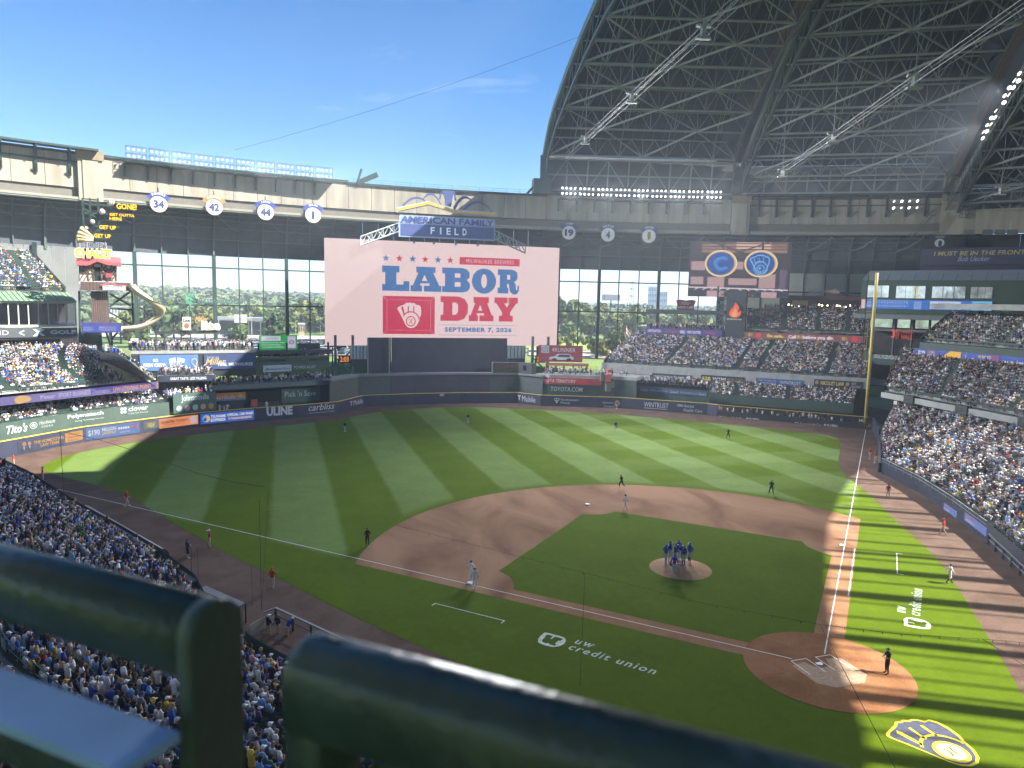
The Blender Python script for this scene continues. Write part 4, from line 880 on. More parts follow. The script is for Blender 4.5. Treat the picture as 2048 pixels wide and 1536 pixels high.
# left centre party decks
BC = PL([G2(258, 742.5, 9.3), G2(280, 742, 9.3), G2(390, 740, 9.3), G2(512, 737, 9.3)])
stand_line(BC, .3, BC.L[-1], 12.9, 'sun', off=-.9, dens=.85, sp=.5, rows=5)
GT = BC.off(3.6); stand_line(GT, GT.hit(318, 750)[0], GT.hit(425, 749)[0], 8.6, 'lc', off=-.8, dens=.85, sp=.55, rows=3, stnd=.5)
LCW = PL([(-47.5, 107.6), (-24, 115.4)])
stand_line(LCW, 0, LCW.L[-1], 6.4, 'lc', off=-.8, dens=.75, sp=.6, rows=4, stnd=.35)
PA = PL([(-41, 112.5), (-24.5, 117.8)]); stand_line(PA, .5, PA.L[-1]-.8, 10.9, 'lc', off=-1., dens=.8, sp=.55, rows=4, stnd=.3)
TT = PL([(20.5, 119.4), (24, 116.0), (37.8, 110.6), (41.5, 107.3)]); stand_line(TT, 3.5, TT.L[-1]-3, 6.9, 'lc', off=-1.2, dens=.6, sp=.6, rows=3, stnd=.3)
JV = PL([G2(344, 828, 2.4)+np.array((-.6, 1.6)), G2(432, 820, 2.4)+np.array((-.6, 1.6))])
stand_line(JV, 0, JV.L[-1], 5.0, 'lc', off=-.6, dens=.8, sp=.55, rows=3, stnd=.4)

# ---------------- make them
def crowd_build():
    A = np.array([(c[0], c[1], c[2], c[3], c[4]) for c in CROWD], float); Z = [c[5] for c in CROWD]; N = len(A)
    pos = A[:, :3]+np.array((0, 0, .8)); d = pos-CAM; dep = d@FWD; u = 1024+FPX*(d@RIGHT)/dep; v = 768-FPX*(d@UP)/dep
    inside = (u > 2) & (u < 2046) & (v > 0) & (v < 1530)
    # sight lines that the near railing covers are not counted as seen
    rail = ((v > 1092+.262*u) & (v < 1250+.30*u) & (u < 450)) | ((u > 325) & (u < 455) & (v > 1200)) | ((u < 330) & (v > 1330+.36*u)) | ((u > 575) & (v > 1265+.20*(u-600)) & (v < 1475+.24*(u-700))) | ((u > 575) & (u < 700) & (v > 1270))
    size = np.where(inside & ~rail, 1/dep, 0); order = np.argsort(-size); single = set(order[:300].tolist())
    sh = np.array([RN.choice(len(CN), p=SHIRT_N if z in ('near', 'sun') else SHIRT_W) for z in Z]); hat = RN.random(N) < .62
    hi = RN.choice(len(HATN), N, p=HATW); ri = RN.choice(4, N, p=HAIRW); pi = RN.choice(6, N); si = RN.choice(5, N, p=(.36, .2, .26, .08, .1))
    sc = RN.normal(1., .06, N).clip(.85, 1.14); jit = RN.uniform(.82, 1.15, (N, 1))
    for i, z in enumerate(Z):
        if z == 'pen': sh[i] = CN.index('white') if i % 3 else CN.index('navy')
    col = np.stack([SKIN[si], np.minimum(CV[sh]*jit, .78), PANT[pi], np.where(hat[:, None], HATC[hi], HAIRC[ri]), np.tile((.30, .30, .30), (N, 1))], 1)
    col[dep > 75] *= .85; col[np.array([z == 'rf' for z in Z])] *= 1.2  # light level put into the colours: far fans dimmed, right field lifted
    tp = np.zeros(N, int)
    near = (dep < 75)
    for i in range(N):
        st = A[i, 4] > .5
        if near[i]:
            tp[i] = random.choice(NEAR_STAND if st else NEAR_SEAT)
            t = tp[i]; capd = t in (0, 2, 5, 7, 9)
            hat[i] = capd; col[i, 3] = HATC[hi[i]] if capd else HAIRC[ri[i]]
        else: tp[i] = 100+(random.choice((3, 4)) if st else random.choice((0, 1, 2)))
    def mesh_for(idx):
        VV, FF, CC = [], [], []; k = 0
        for t in sorted(set(tp[idx].tolist())):
            V, F, P = (FAR_T[t-100] if t >= 100 else NEAR_T[t]); ii = idx[tp[idx] == t]; n = len(ii)
            c, s = np.cos(A[ii, 3]), np.sin(A[ii, 3]); q = V[None]*sc[ii, None, None]
            X = q[:, :, 0]*c[:, None]-q[:, :, 1]*s[:, None]+A[ii, 0, None]; Y = q[:, :, 0]*s[:, None]+q[:, :, 1]*c[:, None]+A[ii, 1, None]; Zz = q[:, :, 2]+A[ii, 2, None]
            VV.append(np.stack([X, Y, Zz], 2).reshape(-1, 3)); FF.append((F[None]+(np.arange(n)*len(V))[:, None, None]).reshape(-1, 3)+k); CC.append(col[ii][:, P].reshape(-1, 3)); k += n*len(V)
        return np.concatenate(VV), np.concatenate(FF), np.concatenate(CC)
    def make(name, idx, org=None):
        V, F, C = mesh_for(idx); me = bpy.data.meshes.new(name)
        if org is not None: V = V-org
        me.vertices.add(len(V)); me.vertices.foreach_set('co', V.ravel().astype(np.float32)); me.loops.add(F.size); me.loops.foreach_set('vertex_index', F.ravel().astype(np.int32))
        me.polygons.add(len(F)); me.polygons.foreach_set('loop_start', np.arange(0, F.size, 3, dtype=np.int32)); me.polygons.foreach_set('loop_total', np.full(len(F), 3, dtype=np.int32))
        at = me.attributes.new('Col', 'FLOAT_COLOR', 'FACE'); at.data.foreach_set('color', np.concatenate([C, np.ones((len(C), 1))], 1).ravel().astype(np.float32))
        me.materials.append(CROWD_M); me.update(); me.validate()
        o = bpy.data.objects.new(name, me); COL.objects.link(o); return o, len(F)
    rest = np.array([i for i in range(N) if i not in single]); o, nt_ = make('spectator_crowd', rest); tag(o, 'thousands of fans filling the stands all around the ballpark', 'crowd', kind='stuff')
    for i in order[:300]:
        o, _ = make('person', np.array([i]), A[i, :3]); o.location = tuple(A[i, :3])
        t = tp[i]; head = (HATN[hi[i]]+' cap') if hat[i] else (HAIRN[ri[i]]+(' long hair' if t in (1, 4, 8) else ' hair'))
        arm = {5: ' arm raised', 10: ' arm raised', 9: ' hands up', 4: ' hands up', 2: ' arms folded', 3: ' arms folded'}.get(int(t), '')
        if u[i] < 455 and v[i] < 1092+.262*u[i]: where = 'above the railing'
        elif u[i] < 330: where = 'under the left railing'
        elif u[i] < 600: where = 'between the two railings'
        else: where = 'below the long railing'
        tag(o, '%s fan, %s shirt, %s%s, %s' % ('standing' if A[i, 4] > .5 else 'seated', CN[sh[i]], head, arm, where), 'person', 'fans in the near stand')
    print('CROWD', N, 'tris', nt_)
FL = .36
# ------------------------------------------------------------------ the fan roof: arched panels turning about a pivot behind home plate
PR_A = ((0, 30, 60, 90, 115, 138, 150, 161, 174, 188, 195, 199, 200), (60, 68, 75, 79.5, 81.2, 80.6, 79.4, 77.2, 73.9, 69.2, 65.5, 61.5, 60.))
PR_B = ((0, 30, 60, 90, 115, 138, 154, 168, 185, 195, 200), (59, 67, 73.5, 78, 80, 79.5, 75.8, 71.6, 64.8, 60.5, 58.5))
PR_C = ((0, 30, 60, 90, 115, 138, 150, 163, 181, 195, 200), (58, 63, 67, 69.5, 70, 68.4, 66.5, 63., 57.6, 53.3, 52.))
DECK = M('roof_deck', (.062, .074, .105), .7, var=.2, scale=.15, stretch=(1, 1, 1)); FLASH = M('roof_flashing', (.20, .16, .14), .7, var=.15)
TR_D = M('roof_truss_steel', (.30, .33, .34), .5, var=.12, scale=.3)
def roof_panel(label, t0, t1, prof, Rmin, depth, zend, lip=True):
    zf = lambda r: ipol(r, *prof)
    root = thing('roof_panel', label, 'roof', pol(200, (t0+t1)/2, zend)); Rs = list(np.arange(196, Rmin-1, -8.2)); W = t1-t0
    # deck
    rr = [200, 197, 192]+list(np.arange(186, 2, -9)); n = 8; m_ = MB()
    for r in rr:
        for i in range(n+1): m_.v.append(tuple(pol(r, t0+W*i/n, zf(r)+.6)))
    for j in range(len(rr)-1):
        for i in range(n): a = j*(n+1)+i; m_.f.append((a, a+1, a+n+2, a+n+1)); m_.m.append(0)
    m_.build('deck', DECK, root)
    m_ = MB()                                       # outer gable at the outfield end
    p = ringpl(200.2, t0-.35, t1+.55, 2.); p.strip(m_, 0, p.L[-1], zend-1.2, zf(200)+.6, -.2, 0); m_.build('end_cladding', M('end_cladding', (.16, .165, .19), .7, var=.15, scale=.2), root)
    # end truss, seen below the deck
    m_ = MB(); nb = 9; z0, z1 = zend+.4, zf(200)-.6
    for z in (z0, (z0+z1)/2, z1): m_.beam(pol(198.9, t0, z), pol(198.9, t1, z), .38)
    for i in range(nb+1):
        t = t0+W*i/nb; m_.beam(pol(198.9, t, z0), pol(197.5, t, z1), .3)
        if i < nb: 
            t2 = t+W/nb; zz = (z0+z1)/2
            if i % 2: m_.beam(pol(198.8, t, z1), pol(198.8, t2, z0), .24)
            else: m_.beam(pol(198.8, t, z0), pol(198.8, t2, z1), .24)
    m_.build('end_truss', TR_D, root)
    # purlins running up the slope
    m_ = MB()
    for i in range(1, 18):
        t = t0+W*i/18; pts = [pol(r, t, zf(r)+.35) for r in (198, 192, 184, 174, 163, 150, 138, 125, 112, 100)]
        for a, b in zip(pts[:-1], pts[1:]): m_.beam(a, b, .13, .2)
    m_.build('purlins', M('purlin_steel', (.15, .165, .19), .6), root)
    def nd(i, s, low): r = Rs[i]; return pol(r, t0+W*s, zf(r)-(depth if low else .3))
    for i in range(len(Rs)):
        m_ = MB(); nb = 8
        m_.tube(nd(i, 0, True), nd(i, 1, True), .27, 6); m_.beam(nd(i, 0, False), nd(i, 1, False), .3)
        lo = [nd(i, 0, True)*(1-k/nb)+nd(i, 1, True)*k/nb for k in range(nb+1)]; hi = [nd(i, 0, False)*(1-k/nb)+nd(i, 1, False)*k/nb for k in range(nb+1)]
        for k in range(nb):
            mid = (hi[k]+hi[k+1])/2; m_.tube(lo[k], mid, .11, 5); m_.tube(lo[k+1], mid, .11, 5)
        for k in range(0, nb+1, 2): m_.tube(lo[k], hi[k], .09, 5)
        m_.build('cross_truss', TR_D, root)
    m_ = MB(); h_ = MB()
    L = lambda i, s: nd(i, 0, True)*(1-s)+nd(i, 1, True)*s
    for i in range(len(Rs)-1):
        A, B = ((0, .5, 1.), (.25, .75)) if i % 2 == 0 else ((.25, .75), (0, .5, 1.))
        for a in A:
            for b in B:
                if abs(a-b) < .3: (h_ if (b > a) else m_).tube(L(i, a), L(i+1, b), .26 if b > a else .2, 6)
    h_.build('bracing_pipe', TR_D, root); m_.build('bracing_tie', TR_D, root)
    m_ = MB()                                       # intermediate braces up to the deck
    for i in range(len(Rs)-1):
        for s in (.125, .375, .625, .875): m_.tube(L(i, s), nd(i+1, s, False), .09, 5)
    m_.build('deck_strut', TR_D, root)
    for s, nm in ((0., 'edge_arch'), (1., 'edge_arch')):
        m_ = MB(); t = t0+W*s
        lo = [pol(199, t, zend+.6)]+[pol(r, t, zf(r)-depth-.2) for r in Rs]; hi = [pol(199.4, t, zf(200)-.5)]+[pol(r, t, zf(r)-.2) for r in Rs]
        for a, b in zip(lo[:-1], lo[1:]): m_.beam(a, b, .5, .6)
        for a, b in zip(hi[:-1], hi[1:]): m_.beam(a, b, .45, .7)
        for k in range(len(lo)-1):
            m_.tube(lo[k], hi[k+1], .16, 6); m_.tube(lo[k+1], hi[k+1], .14, 6); c = (lo[k]+hi[k+1])/2; m_.tube(hi[k], c, .1, 5)
        m_.build(nm, STEEL_T, root)
    if lip:                                         # flashing along the leading edge of the panel
        m_ = MB(); rr2 = [200.5, 198.5, 194, 188, 181, 174, 168, 161, 155, 150, 144, 138, 130, 120, 105, 90, 60, 30]
        pts = [pol(r, t0-.12, zf(min(r, 200))+.5) for r in rr2]
        for a, b in zip(pts[:-1], pts[1:]): m_.beam(a, b, .5, 1.5)
        m_.build('edge_flashing', M('edge_gutter', (.21, .25, .235), .6, var=.1), root)
    return root, zf
roof_panel('nearest open roof panel of dark trusses, its edge against the sky', 9.0, 22.9, PR_A, 84, 4.6, 51.4)
roof_panel('second roof panel of dark trusses over right field', 23.7, 37.3, PR_B, 76, 4.4, 51.6)
roof_panel('lower fixed roof panel at the upper right corner', 38.2, 52, PR_C, 76, 4.2, 46.)
# brown weather lips and closing walls where two panels overlap
def lip(label, t, prof, dz, w, h, prof2, t2):
    root = thing('panel_lip', label, 'flashing', pol(160, t, 60)); m_ = MB()
    for a, b in zip(range(196, 84, -7), range(189, 77, -7)): m_.beam(pol(a, t, ipol(a, *prof)+dz), pol(b, t, ipol(b, *prof)+dz), w, h)
    m_.build('lip', FLASH, root); m_ = MB(); rr = [200, 196]+list(range(189, 0, -9))
    m_.v += [tuple(pol(r, t-1.3, ipol(r, *prof)+.1)) for r in rr]+[tuple(pol(r, t2+.9, ipol(r, *prof2)+1.2)) for r in rr]; n = len(rr)
    m_.f += [(i, i+1, n+i+1, n+i) for i in range(n-1)]; m_.m += [0]*(n-1)
    m_.build('closing_deck', DECK, root)
lip('brown weather lip between the first and second roof panel', 23.1, PR_A, -.4, 1.6, 2.6, PR_B, 23.7)
lip('brown weather lip between the second roof panel and the fixed roof', 37.6, PR_B, -2.4, 1.6, 5., PR_C, 38.2)
# unseen roof and wall over the first base stands, shaped to shade and stripe sunlight
def pq(p, q, z): return np.array(((p+q)*q_, (q-p)*q_, z))
root = thing('shade_roof', 'unseen roof and slotted wall, shaped to cast the shade and sun stripes', 'roof', pq(57, 40, 60)); m_ = MB()
ths = list(np.arange(52, 131, 6)); 
for i, t in enumerate(ths):
    a = R_(t); d = math.sin(a)-math.cos(a); Rm = min(200., 25.6/d)
    for k in range(7): r = Rm*k/6; m_.v.append(tuple(pol(r, t, max(61., ipol(r, *PR_C))+.6)))
for i in range(len(ths)-1):
    for k in range(6): a = i*7+k; m_.f.append((a, a+1, a+8, a+7)); m_.m.append(0)
m_.build('deck', DECK, root)
m_ = MB()
ZT, ZB = 61.2, 41.5
for q0, q1, z0, z1 in ((-120, 87, 6, ZB), (87, 200, 0, 120)): m_.hexa([pq(p, q, z) for z in (z0, z1) for p, q in ((57, q0), (58, q0), (58, q1), (57, q1))])
GQ = ((-120, 56.5), (0, 56.8), (9, 57.4), (19, 59.6), (34, 61.3), (50, 62.2), (65, 61.9), (77, 61.), (87, 58.8))  # top of the slot shaped to the edge of the sunlit strip
for (qa_, za_), (qb_, zb_) in zip(GQ[:-1], GQ[1:]): m_.hexa([pq(57, qa_, za_), pq(58, qa_, za_), pq(58, qb_, zb_), pq(57, qb_, zb_), pq(57, qa_, 120), pq(58, qa_, 120), pq(58, qb_, 120), pq(57, qb_, 120)])
m_.build('shade_wall', M('roof_wall', (.2, .2, .2), .8), root)
rq = np.random.default_rng(3)
for q in np.cumsum(rq.uniform(5., 10.5, 27))-114:
    if q < 86: m_ = MB(); m_.beam(pq(57.5, q, ZB), pq(57.5, q, ZT), rq.uniform(.5, 1.15)); m_.build('column', STEEL_G, root)
for q in np.cumsum(rq.uniform(1., 3.4, 90))-114:
    if q < 86: m_ = MB(); m_.beam(pq(57.9, q, ZB), pq(57.9, q, ZT), rq.uniform(.08, .34)); m_.build('mullion', STEEL_G, root)
m_ = MB(); m_.add([pq(-60, -60, 26), pq(57, -60, 26), pq(57, -60, 90), pq(-60, -60, 90)], [(0, 1, 2, 3)]); m_.build('rear_wall', M('roof_wall', (.2, .2, .2), .8), root)
m_ = MB(); m_.v.append(tuple(pol(0, 0, 60))); tt = list(np.arange(9.2, -30, -6)); m_.v += [tuple(pol(88, t, 74)) for t in tt]; m_.f += [(0, i+1, i+2) for i in range(len(tt)-1)]; m_.m += [0]*(len(tt)-1)
m_.build('nose_deck', DECK, root)  # unseen deck added to keep the sun off the near stand
# tie cables with their hangers
def ties(label, th, z, Rs, Rend, prof):
    root = thing('tie_cables', label, 'cables', pol(Rs[0], th, z)); zf = lambda r: ipol(r, *prof)
    for dx, dz in ((-.45, -.5), (.45, -.5), (-.35, .55), (.35, .55)):
        m_ = MB(); o = np.array((math.cos(R_(th))*dx, -math.sin(R_(th))*dx, dz)); m_.tube(pol(196.5, th, z+.3)+o, pol(Rend, th, z)+o,   .05, 5); m_.build('cable', M('cable_steel', (.20, .22, .23), .5), root)
    for r in Rs:
        c = pol(r, th, z); m_ = MB(); m_.beam(c+(0, 0, -.9), c+(0, 0, .9), .55); 
        for dz in (-.75, .75): m_.beam(c+np.array((-.95*math.cos(R_(th)), .95*math.sin(R_(th)), dz)), c+np.array((.95*math.cos(R_(th)), -.95*math.sin(R_(th)), dz)), .7, .28)
        m_.build('clamp', M('clamp_cream', (.40, .41, .36), .6), root); m_ = MB(); m_.tube(c+(0, 0, .9), pol(r, th, zf(r)-3), .05, 5); m_.build('hanger', STEEL_L, root)
    m_ = MB()
    for i in range(5): m_.beam(pol(197, th-.35+.17*i, z-2.), pol(197, th-.35+.17*i, z+1.8), .12)
    for i in range(5): m_.beam(pol(197, th-.4, z-1.8+i*.85), pol(197, th+.4, z-1.8+i*.85), .12)
    m_.build('anchor_cage', STEEL_T, root)
ties('bundle of pale tie cables under the nearest roof panel', 9.9, 58., (168.9, 135.5, 104.7), 70, PR_A)
ties('bundle of pale tie cables under the second roof panel', 24.3, 51.6, (166.4, 132.9, 101.4), 60, PR_B)
ties('bundle of pale tie cables under the fixed roof at right', 38.6, 47.3, (165.9, 135), 70, PR_C)
# lit lamps along the fixed roof arch
root = thing('arch_floodlights', 'lit floodlights in a steel catwalk climbing the arch at the right edge', 'floodlights', pol(160, 37.9, 58)); m_ = MB()
zc = lambda r: ipol(r, *PR_C)-4.6
for r in np.arange(128, 198, 3.): m_.beam(pol(r, 37.5, zc(r)), pol(r+3, 37.5, zc(r+3)), .16); m_.beam(pol(r, 37.5, zc(r)+2.2), pol(r+3, 37.5, zc(r+3)+2.2), .16); m_.beam(pol(r, 37.5, zc(r)), pol(r, 37.5, zc(r)+2.2), .12); m_.beam(pol(r, 37.5, zc(r)), pol(r+3, 37.5, zc(r+3)+2.2), .1); m_.beam(pol(r, 37.9, zc(r)), pol(r, 37.5, zc(r)), .12)
m_.build('catwalk', STEEL_T, root)
for i, r in enumerate((146, 148.6, 151.2, 153.8, 159, 161.6, 164.2, 166.8)):
    for k in range(2): lamp(root, pol(r, 37.3, zc(r)+.6+k*1.2), -R_(37.5)+R_(20+25*((i+k) % 3)), R_(35), True, .9)
root = thing('corner_floodlights', 'small cluster of lit lamps under the roof corner at right', 'floodlights', pol(199, 34.8, 48)); m_ = MB()
for z in (47.4, 49.2, 51): m_.beam(pol(198, 33.9, z), pol(198, 36., z), .12)
for t in (33.9, 35., 36.): m_.beam(pol(198, t, 47.2), pol(198, t, 51.2), .12)
m_.build('frame', STEEL_T, root)
for i in range(4):
    for k in range(2): lamp(root, pol(197.6, 34.1+.5*i, 48.1+1.6*k), -R_(35)+R_(30), R_(30), (i+k) % 2 == 0, .8)
# people and parapet rail on the centre beam
railing('parapet_rail', 'thin railing on top of the beam behind the ballpark name sign', [tuple(pol(201, t, 50.7)) for t in np.arange(-4.8, 8.8, 1.)], 1.1, 2, 2.)
m_ = MB(); m_.beam(pol(199.8, -4.6, 50.6), pol(199.8, -3.2, 53.), .7, 1.2); m_.beam(pol(199.8, -4.6, 50.6), pol(199.8, -4.3, 54.), .5); tag(m_.build('roof_bumper', STEEL_G), 'green steel buffer on the beam left of the name sign', 'buffer')
m_ = MB(); m_.box(pol(199, 8.7, 52.5), (4.5, 3, 3.6), -R_(9)); m_.beam(pol(199, 7.6, 50.4), pol(199, 8.4, 53.5), .6); tag(m_.build('roof_bogie', STEEL_T), 'grey steel bogie carrying the corner of the nearest roof panel', 'bogie')

# the light those lit lamps throw on the field and stands
def throw(parent, p, target, power, ang=95, blend=.9):
    l = bpy.data.lights.new('floodlight_beam', 'SPOT'); l.energy = power; l.spot_size = R_(ang); l.spot_blend = blend; l.shadow_soft_size = 1.2; l.color = (.97, .98, 1.)
    o = bpy.data.objects.new('floodlight_beam', l); COL.objects.link(o); o.location = tuple(p); o.rotation_euler = Vector(np.array(p)-np.array(target)).to_track_quat('Z', 'Y').to_euler()
for i in range(5): throw(None, pol(196.8, 11+i*2.5, 51.6), (-32+11*i, -12, 0), 150000*FL, 62, 1.)
for r in (148, 162): throw(None, pol(r, 36.9, zc(r)+.5), (-18, 88, 4), 110000*FL, 84, 1.)
#, (-30, 10, 0), 70000*FL, 80, 1.)
for t, tg, pw in ((-17., (88, 92, 12), 230000), (-12., (70, 104, 10), 230000), (-8., (70, 45, 6), 160000)): throw(None, pol(196.8, t, 52.2), tg, pw*FL, 64, 1.)
# ------------------------------------------------------------------ the big video board and the name sign
def slab(ch):                                     # heavy slab-serif capitals for the board
    s = .20
    if ch == 'L': return poly2d([(0, 0), (1, 0), (1, .40), (.78, .40), (.78, .26), (.52, .26), (.52, .74), (.63, .74), (.63, 1), (0, 1), (0, .74), (.11, .74), (.11, .26), (0, .26)])
    if ch == 'A': return poly2d([(0, 0), (.37, 0), (.37, .24), (.31, .24), (.31, .33), (.61, .33), (.61, .24), (.43, .24), (.43, 0), (1, 0), (1, .24), (.93, .24), (.73, .76), (.80, .76), (.80, 1), (.18, 1), (.18, .76), (.25, .76), (.07, .24), (0, .24)], [(.36, .43), (.54, .43), (.45, .68)])
    if ch == 'B': return poly2d([(0, 0), (.75, 0), (.92, .06), (1, .2), (.99, .38), (.88, .51), (.98, .62), (.98, .82), (.88, .95), (.72, 1), (0, 1), (0, .76), (.1, .76), (.1, .24), (0, .24)], rect(.45, .23, .66, .42), rect(.45, .60, .65, .78))
    if ch == 'O': return poly2d(circ(.5, .49, .5, .52, 30), circ(.5, .49, .12, .29, 20))
    if ch == 'R': return poly2d([(0, 0), (.5, 0), (.5, .24), (.44, .24), (.44, .40), (.52, .40), (.57, .10), (.72, -.04), (.9, -.02), (1, .12), (1, .34), (.93, .34), (.92, .15), (.86, .15), (.85, .38), (.76, .48), (.88, .56), (.93, .7), (.9, .88), (.78, .97), (.62, 1), (0, 1), (0, .76), (.1, .76), (.1, .24), (0, .24)], rect(.43, .58, .58, .78))
    if ch == 'D': return poly2d([(0, 0), (.66, 0), (.88, .1), (1, .34), (1, .68), (.88, .9), (.66, 1), (0, 1), (0, .76), (.1, .76), (.1, .24), (0, .24)], [(.43, .25), (.56, .25), (.64, .36), (.64, .66), (.56, .75), (.43, .75)])
    return poly2d([(.2, 0), (.8, 0), (.8, .24), (.68, .24), (.68, .38), (.93, .76), (1, .76), (1, 1), (.60, 1), (.60, .76), (.64, .76), (.53, .58), (.42, .76), (.56, .76), (.56, 1), (0, 1), (0, .76), (.08, .76), (.33, .38), (.33, .24), (.2, .24)])
def shift(sh, x0, y0, x1, y1): v, f, _ = sh; return (np.stack([x0+v[:, 0]*(x1-x0), y0+v[:, 1]*(y1-y0)], 1), f, 1.)
PB, PR2, PK = (62, 112, 172), (205, 44, 78), (238, 208, 206)
def speck_mat(key, r, g, b, amt):                  # printed wear: pale flecks through the ink
    m = M(key, srgb(r, g, b), .6, var=.04, emit=LED); n = m.node_tree; bs = n.nodes['Principled BSDF']; src = bs.inputs['Emission Color'].links[0].from_socket
    ge = n.nodes.new('ShaderNodeNewGeometry'); t = n.nodes.new('ShaderNodeTexNoise'); t.inputs['Scale'].default_value = 2.4; t.inputs['Detail'].default_value = 9; t.inputs['Roughness'].default_value = .85; n.links.new(ge.outputs['Position'], t.inputs['Vector'])
    c = n.nodes.new('ShaderNodeValToRGB'); c.color_ramp.elements[0].position = amt; c.color_ramp.elements[1].position = amt+.03; n.links.new(t.outputs['Fac'], c.inputs[0])
    x = n.nodes.new('ShaderNodeMixRGB'); x.inputs[2].default_value = (*srgb(*PK), 1); n.links.new(c.outputs[0], x.inputs[0]); n.links.new(src, x.inputs[1]); n.links.new(x.outputs[0], bs.inputs['Emission Color']); return m
INK_B, INK_R = speck_mat('board_blue', *PB, .60), speck_mat('board_red', *PR2, .62)
VB = PL([(-45, 141.9), (60, 139.4)])
items = []
xs = [(.230, .342), (.347, .477), (.480, .600), (.608, .715), (.722, .818)]
items += [('letter', slab(c), (a, .528, b, .765), INK_B) for c, (a, b) in zip('LABOR', xs)]
items += [('letter', slab(c), (a, .248, b, .487), INK_R) for c, (a, b) in zip('DAY', [(.474, .592), (.597, .706), (.709, .814)])]
items += [('star', poly2d(star(.5, .5, .5)), (x-.0155, .80, x+.0155, .872), PB if i % 2 == 0 else PR2) for i, x in enumerate((.245, .300, .355, .407, .461, .513))]
items += [('red_bar', poly2d(rect(0, 0, 1, 1)), (.553, .800, .818, .872), INK_R), ('bar_lettering', 'MILWAUKEE BREWERS', (.582, .817, .792, .855), PK, dict(space=1.25)), ('red_box', poly2d(rect(0, 0, 1, 1)), (.232, .115, .449, .479), INK_R)]
gl, slt, ball = glove_parts()
items += [('box_line', join2d(stroke([(.08, .1), (.92, .1), (.92, .9), (.08, .9), (.08, .1)], .008), stroke([(0, 0), (.08, .1)], .01), stroke([(1, 0), (.92, .1)], .01), stroke([(0, 1), (.08, .9)], .01), stroke([(1, 1), (.92, .9)], .01)), (.232, .115, .449, .479), (228, 150, 165)),
          ('crest_glove', gl, (.292, .172, .392, .420), PK), ('crest_slits', slt, (.292, .172, .392, .420), PR2), ('crest_ball', ball, (.292, .172, .392, .420), PR2),
          ('rule', poly2d(rect(0, 0, 1, 1)), (.468, .206, .812, .209), (96, 110, 150)), ('rule', poly2d(rect(0, 0, 1, 1)), (.468, .108, .812, .111), (96, 110, 150)), ('date_lettering', 'SEPTEMBER 7, 2026', (.492, .132, .788, .186), PB, dict(bold=.045, space=1.12))]
vb = sign('video_board', 'huge pale pink video board showing LABOR DAY in blue and red', 'scoreboard', VB, (649, 474.5, 691.5, 1114.5, 497.5, 691.5), speck_mat('board_pink', *PK, .99), items, off=.6, th=.25, led=True, lift=.04)
a = VB.hit(649, 475); b = VB.hit(1114, 691)
m_ = MB(); VB.strip(m_, a[0]-.05, b[0]+.05, b[1]-.1, a[1]+.05, -1.2, .33); m_.build('casing', STEEL_D, vb)
ASG = PL([(-45, 139.6), (60, 137.1)])
SB, SBL = (70, 86, 140), (142, 158, 192)
ns = thing('name_sign', 'navy ballpark name sign with yellow roofline and arches above the video board', 'sign', ASG.at(ASG.hit(895, 480)[0], ASG.hit(895, 480)[1]))
sign('', '', '', ASG, (798, 444.5, 473, 989.5, 454.5, 482), MC(*SBL), [], off=.3, th=.8, parent=ns)
sign('', '', '', ASG, (801, 447, 470, 987, 456.5, 479.5), MC(64, 78, 128), [('lettering', c, (x-(.008 if c == 'I' else .022), .22, x+(.008 if c == 'I' else .022), .82), MC(214, 226, 240), dict(bold=.02)) for c, x in zip('FIELD', (.335, .420, .505, .590, .678))], off=.36, th=.06, parent=ns)
sign('', '', '', ASG, (799, 429.5, 446, 989, 439.5, 456), MC(*SBL), [], off=.3, th=.2, parent=ns)
sign('', '', '', ASG, (799, 429.5, 446, 989, 439.5, 456), None, [('lettering', 'AMERICAN FAMILY', (.012, .12, .988, .9), MC(62, 76, 130), dict(bold=.025))], off=.4, parent=ns)
def px_poly(pl, pts, off, th=0.3):
    m_ = MB(); v = [pl.hit(*p) for p in pts]; _, f, _ = poly2d([(a, b) for a, b in v]); n = len(v)
    V = [pl.at(a, b, off) for a, b in v]+[pl.at(a, b, off-th) for a, b in v]
    m_.add(V, [t for t in f]+[tuple(i+n for i in t)[::-1] for t in f]+[(i, (i+1) % n, n+(i+1) % n, n+i) for i in range(n)]); return m_
Zs = lambda X, Y: (780+X/8.904, 360+Y/8.904)
px_poly(ASG, [Zs(*p) for p in ((118, 490), (680, 375), (1130, 530), (1890, 575), (1890, 665), (1120, 590), (680, 450), (135, 580))], .3).build('roofline_edge', MC(*SBL), ns)
px_poly(ASG, [Zs(*p) for p in ((135, 505), (680, 388), (1130, 545), (1885, 588), (1885, 645), (1115, 575), (680, 438), (145, 555))], .42, .2).build('roofline', M('sign_yellow', (.55, .36, .07), .5), ns)
def arch(x0, x1, y0, y1, yt, w0, w1):
    o = [(x0+(x1-x0)*k/12, y0+(y1-y0)*k/12-(4*(k/12)*(1-k/12))*((y0+y1)/2-yt)) for k in range(13)]; i = [(x+(w0*(1-k/12)+w1*k/12)*.3, y+w0*(1-k/12)+w1*k/12) for k, (x, y) in enumerate(o)]
    return [Zs(*p) for p in o+i[::-1]]
for aa in ((215, 620, 450, 360, 305, 40, 30), (585, 905, 330, 420, 235, 25, 55), (1125, 1470, 490, 390, 290, 70, 25), (1290, 1815, 520, 560, 375, 60, 20)): px_poly(ASG, arch(*aa), .2).build('arch', MC(66, 82, 130), ns)
px_poly(ASG, [Zs(*p) for p in ((930, 195), (1140, 200), (1110, 330), (1085, 480), (985, 450), (975, 330))], .15).build('keystone', MC(66, 82, 130), ns)
